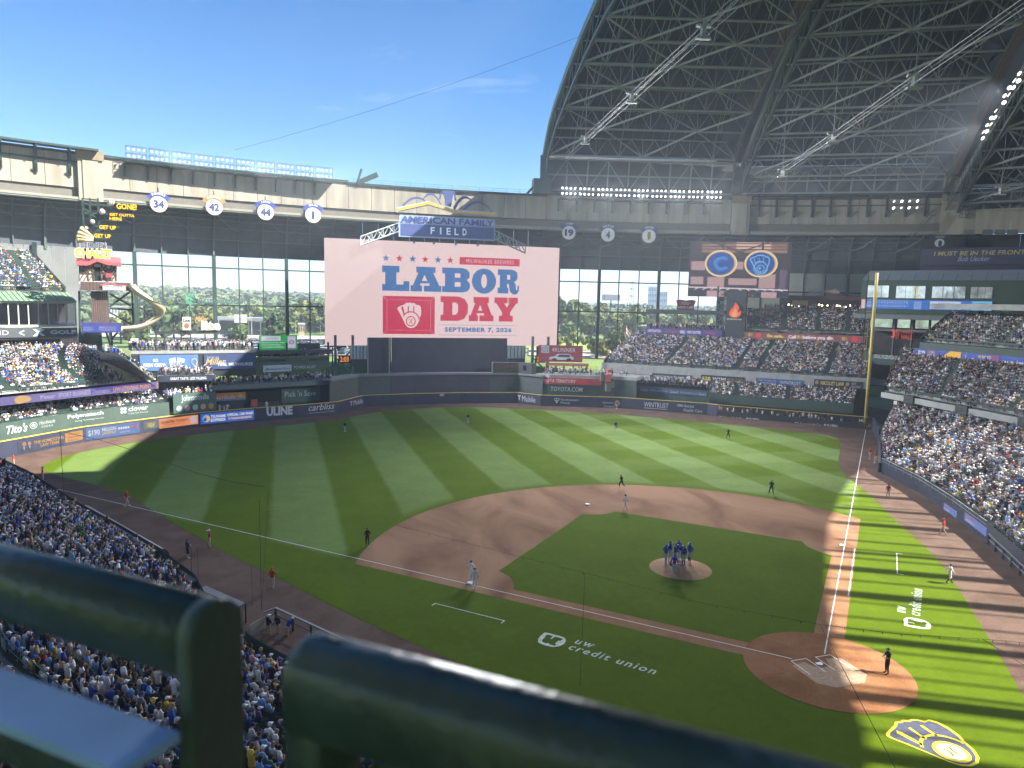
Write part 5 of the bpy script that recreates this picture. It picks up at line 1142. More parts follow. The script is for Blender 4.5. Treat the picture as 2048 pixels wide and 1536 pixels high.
px_poly(ASG, [Zs(*p) for p in ((880, 345), (900, 230), (935, 190), (1130, 195), (1165, 250), (1180, 370), (1160, 370), (1140, 260), (1110, 205), (950, 205), (920, 250), (900, 345))], .12).build('arch', MC(66, 82, 130), ns)
for u in (828, 868, 912, 956): q, z = ASG.hit(u, 482); m_ = MB(); m_.beam(ASG.at(q, z, -.2), ASG.at(q, 36.5, -.2), .4); m_.build('support', STEEL_T, ns)
for lab, uu in (('steel truss arm left of the ballpark name sign', ((722, 473), (800, 445))), ('steel truss arm right of the ballpark name sign', ((1052, 490), (988, 460)))):
    (u0, v0), (u1, v1) = uu; q0, z0 = ASG.hit(u0, v0); q1, z1 = ASG.hit(u1, v1); m_ = MB(); hh = 2.; n = 7
    P0 = [ASG.at(q0+(q1-q0)*i/n, z0+(z1-z0)*i/n, -.5) for i in range(n+1)]; P1 = [p+(0, 0, -hh) for p in P0]
    m_.path(P0, .2); m_.path(P1, .2)
    for i in range(n): m_.tube(P0[i], P1[i+1] if i % 2 else P1[i], .12); m_.tube(P1[i], P0[i+1], .12)
    tag(m_.build('truss_arm', STEEL_L), lab, 'truss')
# second video board with two team roundels
RV = PL([pol(194, 17.5), pol(190, 28)])
gl2 = join2d(stroke(GLOVE_OUT+[GLOVE_OUT[0]], .05), stroke([(.2, .8), (.3, .5), (.36, .62), (.52, .66), (.72, .62), (.84, .46)], .035), stroke([(.46, .66), (.46, .86)], .03), stroke([(.68, .64), (.68, .86)], .03), ring(.56, .27, .17, .21), ring(.56, .27, .34, .375))
cpts = circ(.5, .5, .5, .5, 20, 40, 320)
def roundel(x0, x1): return [('gold_rim', poly2d(circ(.5, .5, .5)), (x0, .36, x1, .85), (214, 180, 120)), ('gold_edge', ring(.5, .5, .485, .505), (x0+.006, .37, x1-.006, .84), (250, 236, 200)), ('blue_disc', poly2d(circ(.5, .5, .5)), (x0+.022, .395, x1-.03, .81), (22, 70, 150))]
items = [('ceiling_band', poly2d(rect(0, 0, 1, 1)), (.12, .80, .96, .98), (150, 112, 96)), ('ceiling_glow', poly2d(rect(0, 0, 1, 1)), (.46, .86, .8, .985), (218, 172, 150))]
items += [('ceiling_line', poly2d(rect(0, 0, 1, 1)), (.1, y, .97, y+.018), (64, 54, 58)) for y in (.955, .90, .85)]
items += [('brick_wall', poly2d(rect(0, 0, 1, 1)), b, (176, 142, 142)) for b in ((.02, .22, .15, .36), (.19, .17, .36, .36), (.40, .22, .68, .34), (.70, .17, .86, .42), (.02, .48, .16, .64), (.44, .5, .54, .64))]
items += [('dark_frame', join2d(stroke([(.20, 1), (.56, .78)], .02), stroke([(.8, 1), (.44, .78)], .02), stroke([(.33, 1), (.33, .7)], .02), stroke([(.72, 1), (.72, .7)], .02)), (0, 0, 1, 1), (52, 46, 52)),
          ('white_rail', join2d(stroke([(0, .17), (.4, .16), (.98, .14)], .02), *[stroke([(x, .16), (x-.03, .13)], .014) for x in np.arange(.1, .5, .08)], *[stroke([(x, .16), (x+.03, .12)], .014) for x in np.arange(.5, .98, .08)]), (0, 0, 1, 1), (216, 204, 210)),
          ('lower_band', poly2d(rect(0, 0, 1, 1)), (.0, .0, 1., .115), (44, 42, 52)), ('lower_brick', poly2d(rect(0, 0, 1, 1)), (.19, .0, .36, .11), (190, 150, 152)), ('lower_brick', poly2d(rect(0, 0, 1, 1)), (.73, .0, .88, .1), (190, 150, 152)), ('script_lettering', 'Visitors', (.42, .01, .66, .08), (170, 120, 90), dict(shear=.3)), ('purple_pipe', poly2d(rect(0, 0, 1, 1)), (.90, .16, .965, .5), (96, 84, 110))]
items += roundel(.155, .480)+[('letter_c', poly2d(arcband(.5, .5, .30, .5, 38, 322, 24)), (.245, .48, .405, .73), (64, 150, 226)), ('letter_c_core', poly2d(arcband(.5, .5, .37, .43, 40, 320, 24)), (.245, .48, .405, .73), (20, 70, 170))]
items += roundel(.545, .875)+[('glove_outline', gl2, (.605, .435, .79, .76), (120, 190, 236)), ('ball_number', '1', (.690, .505, .710, .545), (120, 190, 236))]
sign('side_video_board', 'dark video board with two glowing blue team roundels', 'scoreboard', RV, (1378, 482, 593, 1580, 485, 596), (58, 48, 54), items, off=.5, th=.9, led=True, lift=.035)
# ------------------------------------------------------------------ left field: ribbon, facades, chalet
sign('video_ribbon', 'long purple video ribbon with white and orange lettering in left field', 'scoreboard', LFR, (-60, 800.5, 818, 314, 762.5, 776), (98, 80, 168), [
    ('lettering', 'Your', (.31, .27, .39, .78), (222, 214, 240), dict(shear=.25)), ('lettering', 'SPORT BUSINESS', (.405, .25, .58, .80), (222, 214, 240)), ('lettering', 'Destination', (.59, .25, .69, .82), (214, 206, 236), dict(shear=.3)), ('lettering', 'UW-STEVENS POINT', (.71, .22, .955, .80), (240, 176, 140), dict(bold=.04)),
    ('pointer_head', poly2d([(.1, .1), (.3, .0), (.6, .1), (.9, .2), (1, .5), (.85, .8), (.6, .95), (.3, 1), (.1, .8), (0, .5)]), (.185, .0, .27, 1.), (224, 172, 78)), ('orange_end', poly2d(rect(0, 0, 1, 1)), (.985, 0, 1., 1), (190, 130, 140))], off=.3, led=True)
GW = M('green_wall_white', (.40, .45, .44), .7, var=.05)
def gsign(label, r, items): return sign('wall_lettering', label, 'sign', GLF, r, None, items, off=.03)
gsign('white script name with a round seal on the sunlit end of the green wall', (12, 847, 866, 110, 839, 858), [('lettering', "Tito's", (0, .05, .42, .95), GW, dict(shear=.3, bold=.03)), ('seal', join2d(ring(.5, .5, .42, .5), poly2d(circ(.5, .5, .26))), (.46, .2, .62, .9), GW), ('lettering', 'Handmade', (.66, .5, 1, .9), GW, dict(shear=.3)), ('lettering', 'VODKA', (.70, .12, .95, .38), GW, dict(space=1.3))])
gsign('white tech company name on the shaded green wall', (135, 829, 848, 207, 821, 840), [('lettering', 'Polymatech', (0, .42, 1, .98), GW, dict(bold=.03)), ('lettering', 'Infusing Technology Into Life', (.2, .08, 1, .3), GW)])
gsign('white four-leaf mark and rounded name on the green wall', (240, 815, 833, 296, 808, 826), [('lettering', 'clover', (.29, .42, 1, .98), GW, dict(bold=.02)), ('lettering', 'Create Your Own Luck', (.29, .1, 1, .3), GW), ('leaf_mark', join2d(*[ring(.27+.46*i, .27+.46*j, .10, .24, 12) for i in (0, 1) for j in (0, 1)]), (0, .25, .23, .98), GW)])
sign('sausage_panel', 'green panel with a white serif name over a row of five round mascots badges'.replace('mascots ', ''), 'sign', JV, (345, 788, 827, 431, 782, 820), (66, 90, 84), [('lettering', 'Johnsonville', (.18, .52, .82, .92), MC(196, 206, 206), dict(bold=.0))]+[('round_badge', poly2d(circ(.5, .5, .5)), (.06+.185*i, .10, .19+.185*i, .40), c) for i, c in enumerate(((150, 170, 160), (166, 140, 136), (176, 186, 176), (180, 150, 130), (170, 140, 96)))], off=.4, th=.3)
root = thing('glazed_suites', 'dark glass suites with a green metal roof above the left field tier', 'building', XG.at(XG.hit(80, 675)[0], 15.4))
q0, q1 = XG.hit(-150, 630)[0], XG.hit(153, 630)[0]
m_ = MB(); XG.strip(m_, q0, q1, 21.2, 21.6, -6, .3); m_.build('eave', M('cream_trim', (.45, .46, .38), .7), root)
m_ = MB(); XG.strip(m_, q0, q1, 17.1, 17.5, -6, .1); m_.build('sill', M('cream_trim', (.45, .46, .38), .7), root)
m_ = MB(); XG.strip(m_, q0, q1, 17.5, 21.2, -6, -5.8); m_.build('back_wall', M('suite_interior', (.10, .085, .08), .8, var=.4, scale=.7), root)
for i, u in enumerate((-60, -30, -3, 17, 37, 57, 77, 97, 116, 134, 152)):
    q = XG.hit(u, 630)[0]; m_ = MB(); XG.strip(m_, q-.09, q+.09, 17.5, 21.2, -.2, .05); m_.build('mullion', M('cream_trim', (.45, .46, .38), .7), root)
    if i: m_ = MB(); m_.quad(XG.at(qp, 17.5), XG.at(q, 17.5), XG.at(q, 21.2), XG.at(qp, 21.2)); m_.build('pane', SMOKE, root)
    qp = q
RG_ = M('green_metal_roof', (.16, .26, .16), .5, var=.1); m_ = MB(); pa = [XG.at(q, 21.6, .7) for q in np.linspace(q0, q1, 3)]; pb = [XG.at(q, 23.2, -4.6) for q in np.linspace(q0, q1, 3)]
m_.add(pa+pb, [(0, 1, 4, 3), (1, 2, 5, 4)]); m_.build('metal_roof', RG_, root)
for q in np.arange(q0, q1, .75): m_ = MB(); m_.beam(XG.at(q, 21.66, .7), XG.at(q, 23.26, -4.6), .07, .12); m_.build('roof_seam', RG_, root)
m_ = MB(); XG.strip(m_, q0, q1, 14.9, 15.4, -9, -.2); m_.build('concourse_ceiling', CONC_D, root)
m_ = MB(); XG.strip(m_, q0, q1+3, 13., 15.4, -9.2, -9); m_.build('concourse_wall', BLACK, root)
sign('facade_sign', 'charcoal facade band with white golf lettering under the glass suites', 'sign', XG, (-60, 656, 676, 153, 655, 672.5), (74, 80, 84), [('lettering', 'ROUND', (.0, .3, .335, .78), MC(196, 200, 200)), ('chevron', stroke([(1, 1), (0, .5), (1, 0)], .22), (.43, .26, .475, .72), MC(206, 210, 208)), ('lettering', 'X', (.555, .12, .68, .86), MC(214, 218, 216), dict(bold=.05)), ('lettering', 'GOLF', (.725, .28, .985, .74), MC(206, 210, 208), dict(bold=.05))], off=.5, th=.5)
# chalet tower
CH = PL([(-78, 102.2), (-46, 108.6)]); CH2 = CH.off(-2.6)
ch = thing('mascot_chalet', 'timber-framed chalet with a red roof on a brown tower in left field', 'chalet', CH.at(CH.hit(200, 690)[0], 10))
def chr_(u0, v0, u1, v1): a = CH.hit(u0, v0); b = CH.hit(u1, v1); return a[0], b[0], b[1], a[1]
CREAM, BRN, RED = M('chalet_cream', (.55, .50, .40), .8), M('chalet_timber', (.10, .055, .04), .8), M('chalet_red', (.50, .10, .11), .5, var=.06)
q0, q1, z0, z1 = chr_(158.5, 524, 232.8, 562.8); m_ = MB(); CH.strip(m_, q0, q1, z0, z1, -3.5, 0); m_.build('house_wall', CREAM, ch)
tim = []
for u in (158.5, 176.5, 187, 202.5, 212, 222, 232.5): tim.append(((u, 524), (u, 562.8)))
for u0, u1 in ((159, 167), (167, 176), (177, 187), (223, 232), (203, 212)): tim += [((u0, 530), (u1, 545)), ((u1, 530), (u0, 545)), ((u0, 562), (u1, 548))]
tim += [((158.5, 546), (187, 547)), ((203, 547), (232.5, 548)), ((158.5, 527), (232.5, 528))]
for (a, b) in tim: qa, za = CH.hit(*a); qb, zb = CH.hit(*b); m_ = MB(); m_.beam(CH.at(qa, za, .06), CH.at(qb, zb, .06), .15, .15); m_.build('timber', BRN, ch)
q0, q1, z0, z1 = chr_(188, 534, 201.5, 562); m_ = MB(); CH.strip(m_, q0, q1, z0, z1, -.3, .04); m_.build('doorway', BLACK, ch)
q0, q1, z0, z1 = chr_(213, 537, 221, 546); m_ = MB(); CH.strip(m_, q0, q1, z0, z1, -.2, .05); wn = m_.build('window', SMOKE, ch)
m_ = MB(); CH.strip(m_, q0-.2, q1+.2, z0-.8, z0-.1, .05, .5); m_.build('flower_box', M('flowers', (.4, .06, .08), .8, var=.4, scale=8), ch)
q0, q1, z0, z1 = chr_(163.5, 533, 171.5, 547); m_ = MB(); CH.strip(m_, q0, q1, z0, z1, -.2, .05); m_.build('window', SMOKE, ch)
rf = [(152.7, 525.5), (176, 526), (194.7, 518), (214, 525), (242.5, 526.7)]
for (a, b) in zip(rf[:-1], rf[1:]):
    qa, za = CH.hit(*a); qb, zb = CH.hit(*b); m_ = MB(); m_.hexa([CH.at(qa, za-.45, .9), CH.at(qb, zb-.45, .9), CH.at(qb, zb-.45, -4.4), CH.at(qa, za-.45, -4.4), CH.at(qa, za+.1, .9), CH.at(qb, zb+.1, .9), CH.at(qb, zb+1.2, -4.4), CH.at(qa, za+1.2, -4.4)]); m_.build('roof_slope', RED, ch)
q0, q1, z0, z1 = chr_(160.5, 563, 262, 582); n = 16
for i in range(n): m_ = MB(); CH.strip(m_, q0+(q1-q0)*i/n+.02, q0+(q1-q0)*(i+1)/n-.02, z0, z1, -4.2, .9); m_.build('platform_board', M('brown_boards', (.105, .068, .058), .7, var=.18), ch)
q0, q1, z0, z1 = chr_(181, 582.2, 218, 647); n = 8
for i in range(n): m_ = MB(); CH.strip(m_, q0+(q1-q0)*i/n+.02, q0+(q1-q0)*(i+1)/n-.02, z0, z1, -3.5, 0.); m_.build('tower_board', M('brown_boards', (.105, .068, .058), .7, var=.18), ch)
for (a, b) in (((264, 582), (267, 648)), ((219, 614), (262, 582)), ((220, 588), (262, 612)), ((219, 617), (268, 620)), ((219, 625), (266, 650)), ((158, 582), (160, 700)), ((181, 650), (186, 705)), ((222, 664), (226, 708)), ((212, 664), (226, 705)), ((236, 664), (222, 680))):
    qa, za = CH.hit(*a); qb, zb = CH.hit(*b); m_ = MB(); m_.beam(CH.at(qa, za, -.6), CH.at(qb, zb, -.6), .32); m_.build('steel_post', STEEL_G, ch)
q0, q1, z0, z1 = chr_(160, 664, 205, 705); m_ = MB(); CH.strip(m_, q0, q1, z0, z1, -3, -1.2); m_.build('tower_base', STEEL_G, ch)
q0, q1, z0, z1 = chr_(181, 715, 226, 727); m_ = MB(); CH.strip(m_, q0, q1, z0, z1, -3.2, .4); m_.build('footing', M('ledge_cream', (.50, .47, .37), .8), ch)
railing('chalet_railing', 'thin railing on the chalet platform beside the slide', [tuple(CH.at(CH.hit(u, 562)[0], CH.hit(200, 562.5)[1], .8)) for u in (188, 262)], 1.05, 2, 1.2)
sign('small_roof_sign', 'small white insurance sign with a red roof line on the chalet platform', 'sign', CH, (205.5, 570, 580, 250.5, 571.5, 581), (206, 206, 206), [('lettering', 'AMERICAN FAMILY', (.03, .5, .97, .95), MC(90, 100, 120)), ('lettering', 'INSURANCE', (.1, .06, .9, .4), MC(100, 104, 120), dict(space=1.3)), ('red_roof', stroke([(0, .0), (.3, 1.), (.62, .05), (1., .15)], .22), (-.02, 1.0, 1.02, 1.5), RED)], off=1.15, th=.2)
sign('blue_video_ribbon', 'bright blue video ribbon with white insurance names round the chalet tower', 'scoreboard', CH, (165, 645.5, 664, 242.5, 645.5, 664.5), (34, 68, 190), [('lettering', 'AMERICAN FAMILY', (.42, .42, .86, .60), (214, 220, 236)), ('lettering', 'INSURANCE', (.42, .2, .86, .36), (214, 220, 236)), ('red_roof', stroke([(0, 0), (.35, 1), (.62, .1), (1, .3)], .2), (.46, .62, .84, .76), (196, 80, 110)), ('lettering', 'FAMILY', (.02, .42, .27, .60), (214, 220, 236)), ('lettering', 'INSURANCE', (.02, .2, .27, .36), (214, 220, 236))], off=1.4, th=1.2, led=True)
YL, WO = M('letter_yellow', (.70, .44, .02), .5, var=.03), M('letter_white', (.62, .62, .58), .5, var=.03)
def letters(label, r, txt, col, edge=None, bold=.04, name='sign_letters'): return sign(name, label, 'sign', CH, r, None, ([('letter_edge', txt, (-.02, -.06, 1.02, 1.06), edge, dict(bold=bold+.025))] if edge else [])+[('lettering', txt, (0, 0, 1, 1), col, dict(bold=bold))], off=.6)
letters('navy letters on a white edge above the chalet', (161, 485, 496.5, 213, 485.5, 497), "BERNIE'S", MC(54, 56, 92), WO, .02)
letters('large yellow letters arched over the red chalet roof', (150, 497, 516, 223, 498.5, 517), 'CHALET', YL, WO, .04)
for r, t, lab in (((232.8, 407.6, 419.3, 273, 409, 420.5), 'GONE!', 'yellow one-word call beside the highest ball'), ((219, 427, 433, 268.5, 429, 434.5), 'GET OUTTA', 'yellow two-word line beside the second highest ball'), ((219, 435, 441, 244, 435.5, 441.5), 'HERE', 'yellow single word under the two-word line beside the tower'), ((198.6, 451, 459, 231.8, 452, 460), 'GET UP', 'upper of the two yellow get up calls'), ((188.4, 468, 476, 222, 468.6, 476.6), 'GET UP', 'lower of the two yellow get up calls, beside the bats')): letters(lab, r, t, YL, None, .03)
for i, (u, v, r) in enumerate(((172.8, 456.8, 3.8), (185, 444.3, 5.2), (204, 424, 6.4), (221.6, 405.6, 7.4))):
    q, z = CH.hit(u, v); rr = (CH.hit(u+r, v)[0]-CH.hit(u-r, v)[0])/2; root = thing('giant_baseball', ('smallest', 'second smallest', 'second largest', 'largest')[i]+' white giant baseball climbing above the chalet', 'baseball', CH.at(q, z, .6), 'giant baseballs above the chalet')
    m_ = MB(); m_.sphere(CH.at(q, z, .6), rr, 18, 12); m_.build('ball', M('ball_white', (.66, .66, .62), .5), root, True)
    m_ = MB()
    for s in (-1, 1):
        pts = [CH.at(q+s*rr*(1.15-.75*math.cos(a)), z+rr*.8*math.sin(a), .6) for a in np.linspace(-1, 1, 9)]; c = CH.at(q, z, .6)
        pts = [c+(p+(CH.at(q, z, 1.6)-c)*math.sqrt(max(0, rr*rr-np.sum((p-c)**2)))-c) for p in pts]; m_.path(pts, .05, 5)
    m_.build('seam', RED, root)
root = thing('bat_fan', 'fan of four pale giant bats beside the get up lettering', 'bats', CH.at(CH.hit(188, 480)[0], CH.hit(188, 480)[1]))
for i, (u, v) in enumerate(((164, 458.5), (159.5, 466.5), (157.5, 474), (158, 480.5))):
    qa, za = CH.hit(187, 475+i*2); qb, zb = CH.hit(u, v); m_ = MB(); m_.tube(CH.at(qa, za, .5), CH.at(qb, zb, .5), .16, 8, .42); m_.sphere(CH.at(qb, zb, .5), .42, 8, 5); m_.build('bat', M('bat_wood', (.60, .47, .24), .5), root, True)
root = thing('ladder_structure', 'green steel ladder frame carrying the yellow calls and balls', 'frame', CH2.at(CH2.hit(175, 500)[0], CH2.hit(175, 500)[1]))
for (a, b) in (((165, 398), (172, 520)), ((180, 398), (184, 520)), ((196, 398), (200, 500)), ((163, 409), (222, 413)), ((163, 427), (215, 430)), ((165, 452), (240, 456)), ((168, 478), (215, 480)), ((170, 500), (215, 498)), ((205, 430), (202, 442)), ((165, 415), (196, 440)), ((196, 460), (170, 490))):
    qa, za = CH2.hit(*a); qb, zb = CH2.hit(*b); m_ = MB(); m_.beam(CH2.at(qa, za, 1.6), CH2.at(qb, zb, 1.6), .28); m_.build('bar', STEEL_G, root)
# slide
root = thing('tube_slide', 'long cream slide curving down from the chalet platform', 'slide', CH.at(CH.hit(300, 640)[0], CH.hit(300, 640)[1]))
sp = [(264, 568, 0), (277, 581, .6), (291, 591, 1.2), (305, 601, 1.6), (316, 608.5, 1.2), (320.5, 616, .2), (318, 625, -.6), (308, 635, -.8), (292, 643.5, -.6), (275, 649, -.3), (258, 651.5, 0), (243, 652, .2)]
sp = [CH.at(CH.hit(u, v)[0], CH.hit(u, v)[1], .6+o) for u, v, o in sp]
def catmull(P, n=5):
    out = []
    for i in range(len(P)-1):
        p0, p1, p2, p3 = P[max(i-1, 0)], P[i], P[i+1], P[min(i+2, len(P)-1)]
        for k in range(n): t = k/n; out.append(.5*((2*p1)+(-p0+p2)*t+(2*p0-5*p1+4*p2-p3)*t*t+(-p0+3*p1-3*p2+p3)*t**3))
    return out+[P[-1]]
cv = catmull(sp, 4); m_ = MB(); K = 9
for i, p in enumerate(cv):
    d = cv[min(i+1, len(cv)-1)]-cv[max(i-1, 0)]; d /= np.linalg.norm(d); a = np.cross(d, (0, 0, 1)); a /= np.linalg.norm(a); b = np.cross(a, d)
    for rr in (.85, .78):
        for k in range(K): t = math.pi*(1.0+k/(K-1)); m_.v.append(tuple(p+a*rr*math.cos(t)+b*rr*1.05*math.sin(t)))
for i in range(len(cv)-1):
    for k in range(K-1):
        a, b = i*2*K+k, (i+1)*2*K+k; m_.f += [(a, a+1, b+1, b), (a+K, b+K, b+K+1, a+K+1)]; m_.m += [0, 0]
    for k in (0, K-1): a, b = i*2*K+k, (i+1)*2*K+k; m_.f.append((a, b, b+K, a+K)); m_.m.append(0)
m_.build('trough', M('slide_cream', (.58, .50, .34), .35, var=.06), root, True)
# ------------------------------------------------------------------ left centre: party decks, bullpen front
def wallrun(name, label, pl, q0, q1, z0, z1, mat, n=6, th=.3, cat='wall', off=0.):
    root = thing(name, label, cat, pl.at((q0+q1)/2, z0))
    for i in range(n): m_ = MB(); pl.strip(m_, q0+(q1-q0)*i/n+.01, q0+(q1-q0)*(i+1)/n-.01, z0, z1, off-th, off); m_.build('wall_panel', mat, root)
    return root
def deck(name, label, pl, q0, q1, z, depth, mat=CONC_D, edge=.45, cat='deck'):
    root = thing(name, label, cat, pl.at((q0+q1)/2, z)); m_ = MB(); pl.strip(m_, q0, q1, z-edge, z, -depth, 0); m_.build('slab', mat, root); return root
def plrail(name, label, pl, q0, q1, z, n=8): return railing(name, label, [tuple(pl.at(q0+(q1-q0)*i/n, z, -.15)) for i in range(n+1)], 1.05, 3, 1.6)
qa, qb = BC.hit(262, 720)[0], BC.L[-1]
deck('party_deck', 'rooftop party deck packed with sunlit fans in left centre', BC, qa, qb, 12.85, 9); plrail('deck_railing', 'black railing along the rooftop party deck', BC, qa, qb, 12.85, 10)
wallrun('deck_wall', 'dark wall carrying the two beer banners under the party deck', BC, qa, qb, 8., 12.4, STEEL_D, 5)
mug = join2d(poly2d([(.05, .8), (.42, .95), (.48, .2), (.12, 0)]), poly2d([(.55, .95), (.95, .8), (.86, 0), (.5, .2)]))
sign('beer_banner', 'blue banner with go brew crew lettering and two white mugs', 'banner', BC, (280, 711, 742, 396, 708, 740), (86, 122, 172), [('lettering', 'GO', (.22, .56, .31, .76), MC(*W_), dict(bold=.03)), ('lettering', 'BREW CREW', (.06, .24, .42, .48), MC(*W_), dict(bold=.04)), ('beer_mugs', mug, (.48, .2, .78, .86), MC(222, 224, 226)), ('lettering', 'Lite', (.52, .32, .62, .60), MC(60, 74, 110), dict(bold=.03)), ('lettering', 'Lite', (.65, .32, .75, .60), MC(60, 74, 110), dict(bold=.03)), ('round_seal', ring(.5, .5, .34, .5), (.88, .28, .99, .78), MC(160, 166, 170))], off=.2)
sign('beer_banner', 'navy banner with gold script and milwaukee lettering', 'banner', BC, (408, 709, 739, 511, 706.5, 736), (58, 72, 110), [('lettering', 'TASTES LIKE', (.06, .72, .28, .84), MC(180, 186, 196)), ('lettering', 'Miller', (.02, .30, .42, .72), MC(176, 156, 110), dict(shear=.35, bold=.02)), ('lettering', 'TIME, MILWAUKEE', (.24, .16, .94, .42), MC(196, 200, 208), dict(bold=.03))], off=.2)
qa, qb = GT.hit(314, 755)[0], GT.hit(431, 752)[0]
deck('balcony', 'small balcony of fans above the great taste lettering', GT, qa, qb, 8.55, 5, MC(120, 124, 122), 1.0); plrail('balcony_railing', 'black railing on the small balcony in left centre', GT, qa, qb, 8.55, 5)
sign('balcony_sign', 'dark balcony band with white great taste less filling lettering', 'sign', GT, (317, 752, 763.5, 430, 749, 761.5), (46, 52, 70), [('lettering', 'GREAT TASTE. LESS FILLING.', (.2, .28, .85, .72), MC(206, 210, 214), dict(bold=.03))], off=.15)
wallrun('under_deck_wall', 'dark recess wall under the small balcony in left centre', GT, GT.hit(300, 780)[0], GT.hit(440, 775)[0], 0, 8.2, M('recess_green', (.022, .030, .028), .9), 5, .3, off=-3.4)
deck('concourse_balcony', 'long open balcony of fans across left centre', LCW, 0, LCW.L[-1], 6.35, 6.5, MC(96, 104, 104), .9); plrail('concourse_railing', 'dark railing on the long open balcony in left centre', LCW, 0, LCW.L[-1], 6.35, 12)
wallrun('bullpen_back_wall', 'dark green wall under the long balcony in left centre', LCW, 0, LCW.L[-1], 0, 5.5, M('pen_green', (.030, .046, .040), .7, var=.15), 7, .3, off=-1.2)
PEN = LCW.off(-1.1)
sign('drink_banner', 'orange beach banner with a palm tree beside the left bullpen', 'banner', PEN, (432, 787, 801, 491, 783, 797), (176, 116, 66), [('lettering', 'surfside', (.0, .12, .64, .72), MC(206, 196, 200), dict(shear=.2)), ('palm_burst', join2d(*[stroke([(.5, .1), (.5+.5*math.cos(a), .1+.8*math.sin(a))], .09) for a in np.arange(.2, 3., .4)]), (.66, .12, .95, .85), MC(196, 170, 70)), ('blue_hem', poly2d(rect(0, 0, 1, 1)), (0, -.12, 1, .08), MC(86, 128, 178))], off=.1)
sign('grocer_panel', 'green panel with white grocer lettering beside the left bullpen', 'sign', PEN, (563, 779, 806, 640, 773, 802), (72, 92, 84), [('lettering', "Pick 'n Save", (.08, .42, .88, .82), MC(186, 198, 196))], off=.12, th=.2)
m_ = MB(); q0, z0 = PEN.hit(497, 806); q1, z1 = PEN.hit(560, 781); PEN.strip(m_, q0, q1, z0, z1, -.2, .05); tag(m_.build('bullpen_opening', BLACK), 'black panel standing for the shaded opening of the left bullpen', 'opening')  # black panel put in for the shade inside the bullpen
m_ = MB(); q0, z0 = PEN.hit(500, 812); q1, z1 = PEN.hit(512, 798); PEN.strip(m_, q0, q1, z0, z1, .3, .9); tag(m_.build('red_rack', MC(170, 84, 70)), 'small red rack at the edge of the left bullpen', 'rack')
deck('upper_balcony', 'upper balcony of fans beside the big video board in left centre', PA, 0, PA.L[-1], 10.8, 6, MC(70, 84, 78), .5)
wallrun('balcony_wall', 'dark green balcony front with power alley lettering', PA, 0, PA.L[-1], 8.6, 11.3, GREEN_W, 4, .25)
wallrun('balcony_slab', 'dark slab roof over the upper balcony in left centre', PA, -.5, PA.L[-1]+.8, PA.hit(580, 708)[1], PA.hit(580, 701)[1], STEEL_D, 3, 6.5, 'roof')
for i, q in enumerate((0., PA.L[-1]*.5, PA.L[-1])): m_ = MB(); m_.beam(PA.at(q, 6, -.4), PA.at(q, 14, -.4), .4); tag(m_.build('balcony_column', STEEL_G), ('left', 'middle', 'right')[i]+' green steel column of the upper balcony in left centre', 'column', 'upper balcony columns')
sign('bank_panel', 'pale grey panel with a dark tree mark and bank lettering', 'sign', PA, (526, 731, 744.5, 582.5, 729.5, 742), (168, 176, 190), [('lettering', 'AssociatedBank', (.24, .3, .95, .66), MC(60, 80, 84)), ('tree_mark', join2d(stroke([(0, .0), (.5, .9), (1, 0)], .16), stroke([(.1, -.1), (.5, .4), (.9, -.1)], .14)), (.08, .3, .22, .66), MC(60, 80, 84))], off=.15)
sign('alley_letters', 'pale power alley lettering on the dark balcony front', 'sign', PA, (588, 731, 744, 642, 729, 742), None, [('lettering', 'POWER ALLEY', (0, .5, .8, .95), MC(170, 182, 180)), ('lettering', 'OF OUR CREW', (.48, .05, 1, .35), MC(120, 134, 130))], off=.1)
GS = PL([(-42, 116.2), (-24, 121.6)])
sign('green_video_board', 'small bright green video board with white bank lettering in left centre', 'scoreboard', GS, (518.5, 670, 699, 593.5, 671, 698.5), (36, 150, 76), [('white_tag', poly2d(rect(0, 0, 1, 1)), (.04, .62, .55, .94), (196, 204, 216)), ('lettering', 'AssociatedBank', (.16, .76, .52, .88), (70, 84, 92)), ('lettering', 'Brewers Checking', (.1, .64, .5, .72), (90, 100, 110)), ('lettering', 'Spending has extra savings!', (.05, .44, .66, .54), (226, 240, 230)), ('lettering', 'Grand slam Brews Zone.', (.05, .30, .56, .40), (226, 240, 230)), ('lettering', 'associatedbank.com/Brewers', (.05, .14, .62, .24), (226, 240, 230)), ('card', poly2d(rect(0, 0, 1, 1)), (.74, .1, .95, .92), (190, 176, 206)), ('card_disc', ring(.5, .5, .3, .5), (.77, .36, .92, .64), (96, 90, 110))], off=.3, th=.4, led=True)
wallrun('grass_screen_frame', 'dark base of the small green video board', GS, GS.hit(516, 690)[0], GS.hit(640, 690)[0], 12.5, 13.6, STEEL_D, 2, .5)
# standing letters of the beer deck
LT = BC.off(-5.)
sign('can_sign', 'white beer can shaped sign with a red seal above the party deck', 'sign', LT, (365, 634, 660, 381.5, 634, 660), (206, 206, 200), [('lettering', 'Lite', (.1, .62, .9, .88), MC(60, 66, 96), dict(bold=.03)), ('red_seal', poly2d(circ(.5, .5, .5)), (.2, .12, .8, .54), MC(186, 96, 60))], off=.3, th=.6)
sign('channel_letters', 'large white lite letters standing above the party deck', 'sign', LT, (402, 641, 661, 441, 640, 659), None, [('lettering', 'lite', (0, 0, 1, 1), MC(220, 216, 200), dict(bold=.05))], off=.3)
sign('channel_letters', 'small gold script above the large white letters', 'sign', LT, (389, 632, 644, 417, 632, 643), None, [('lettering', 'Miller', (0, 0, 1, 1), MC(176, 140, 90), dict(shear=.35, bold=.02))], off=.3)
pg = thing('pergola', 'dark steel pergola over the party deck in left centre', 'pergola', LT.at(LT.hit(390, 690)[0], 13)); 
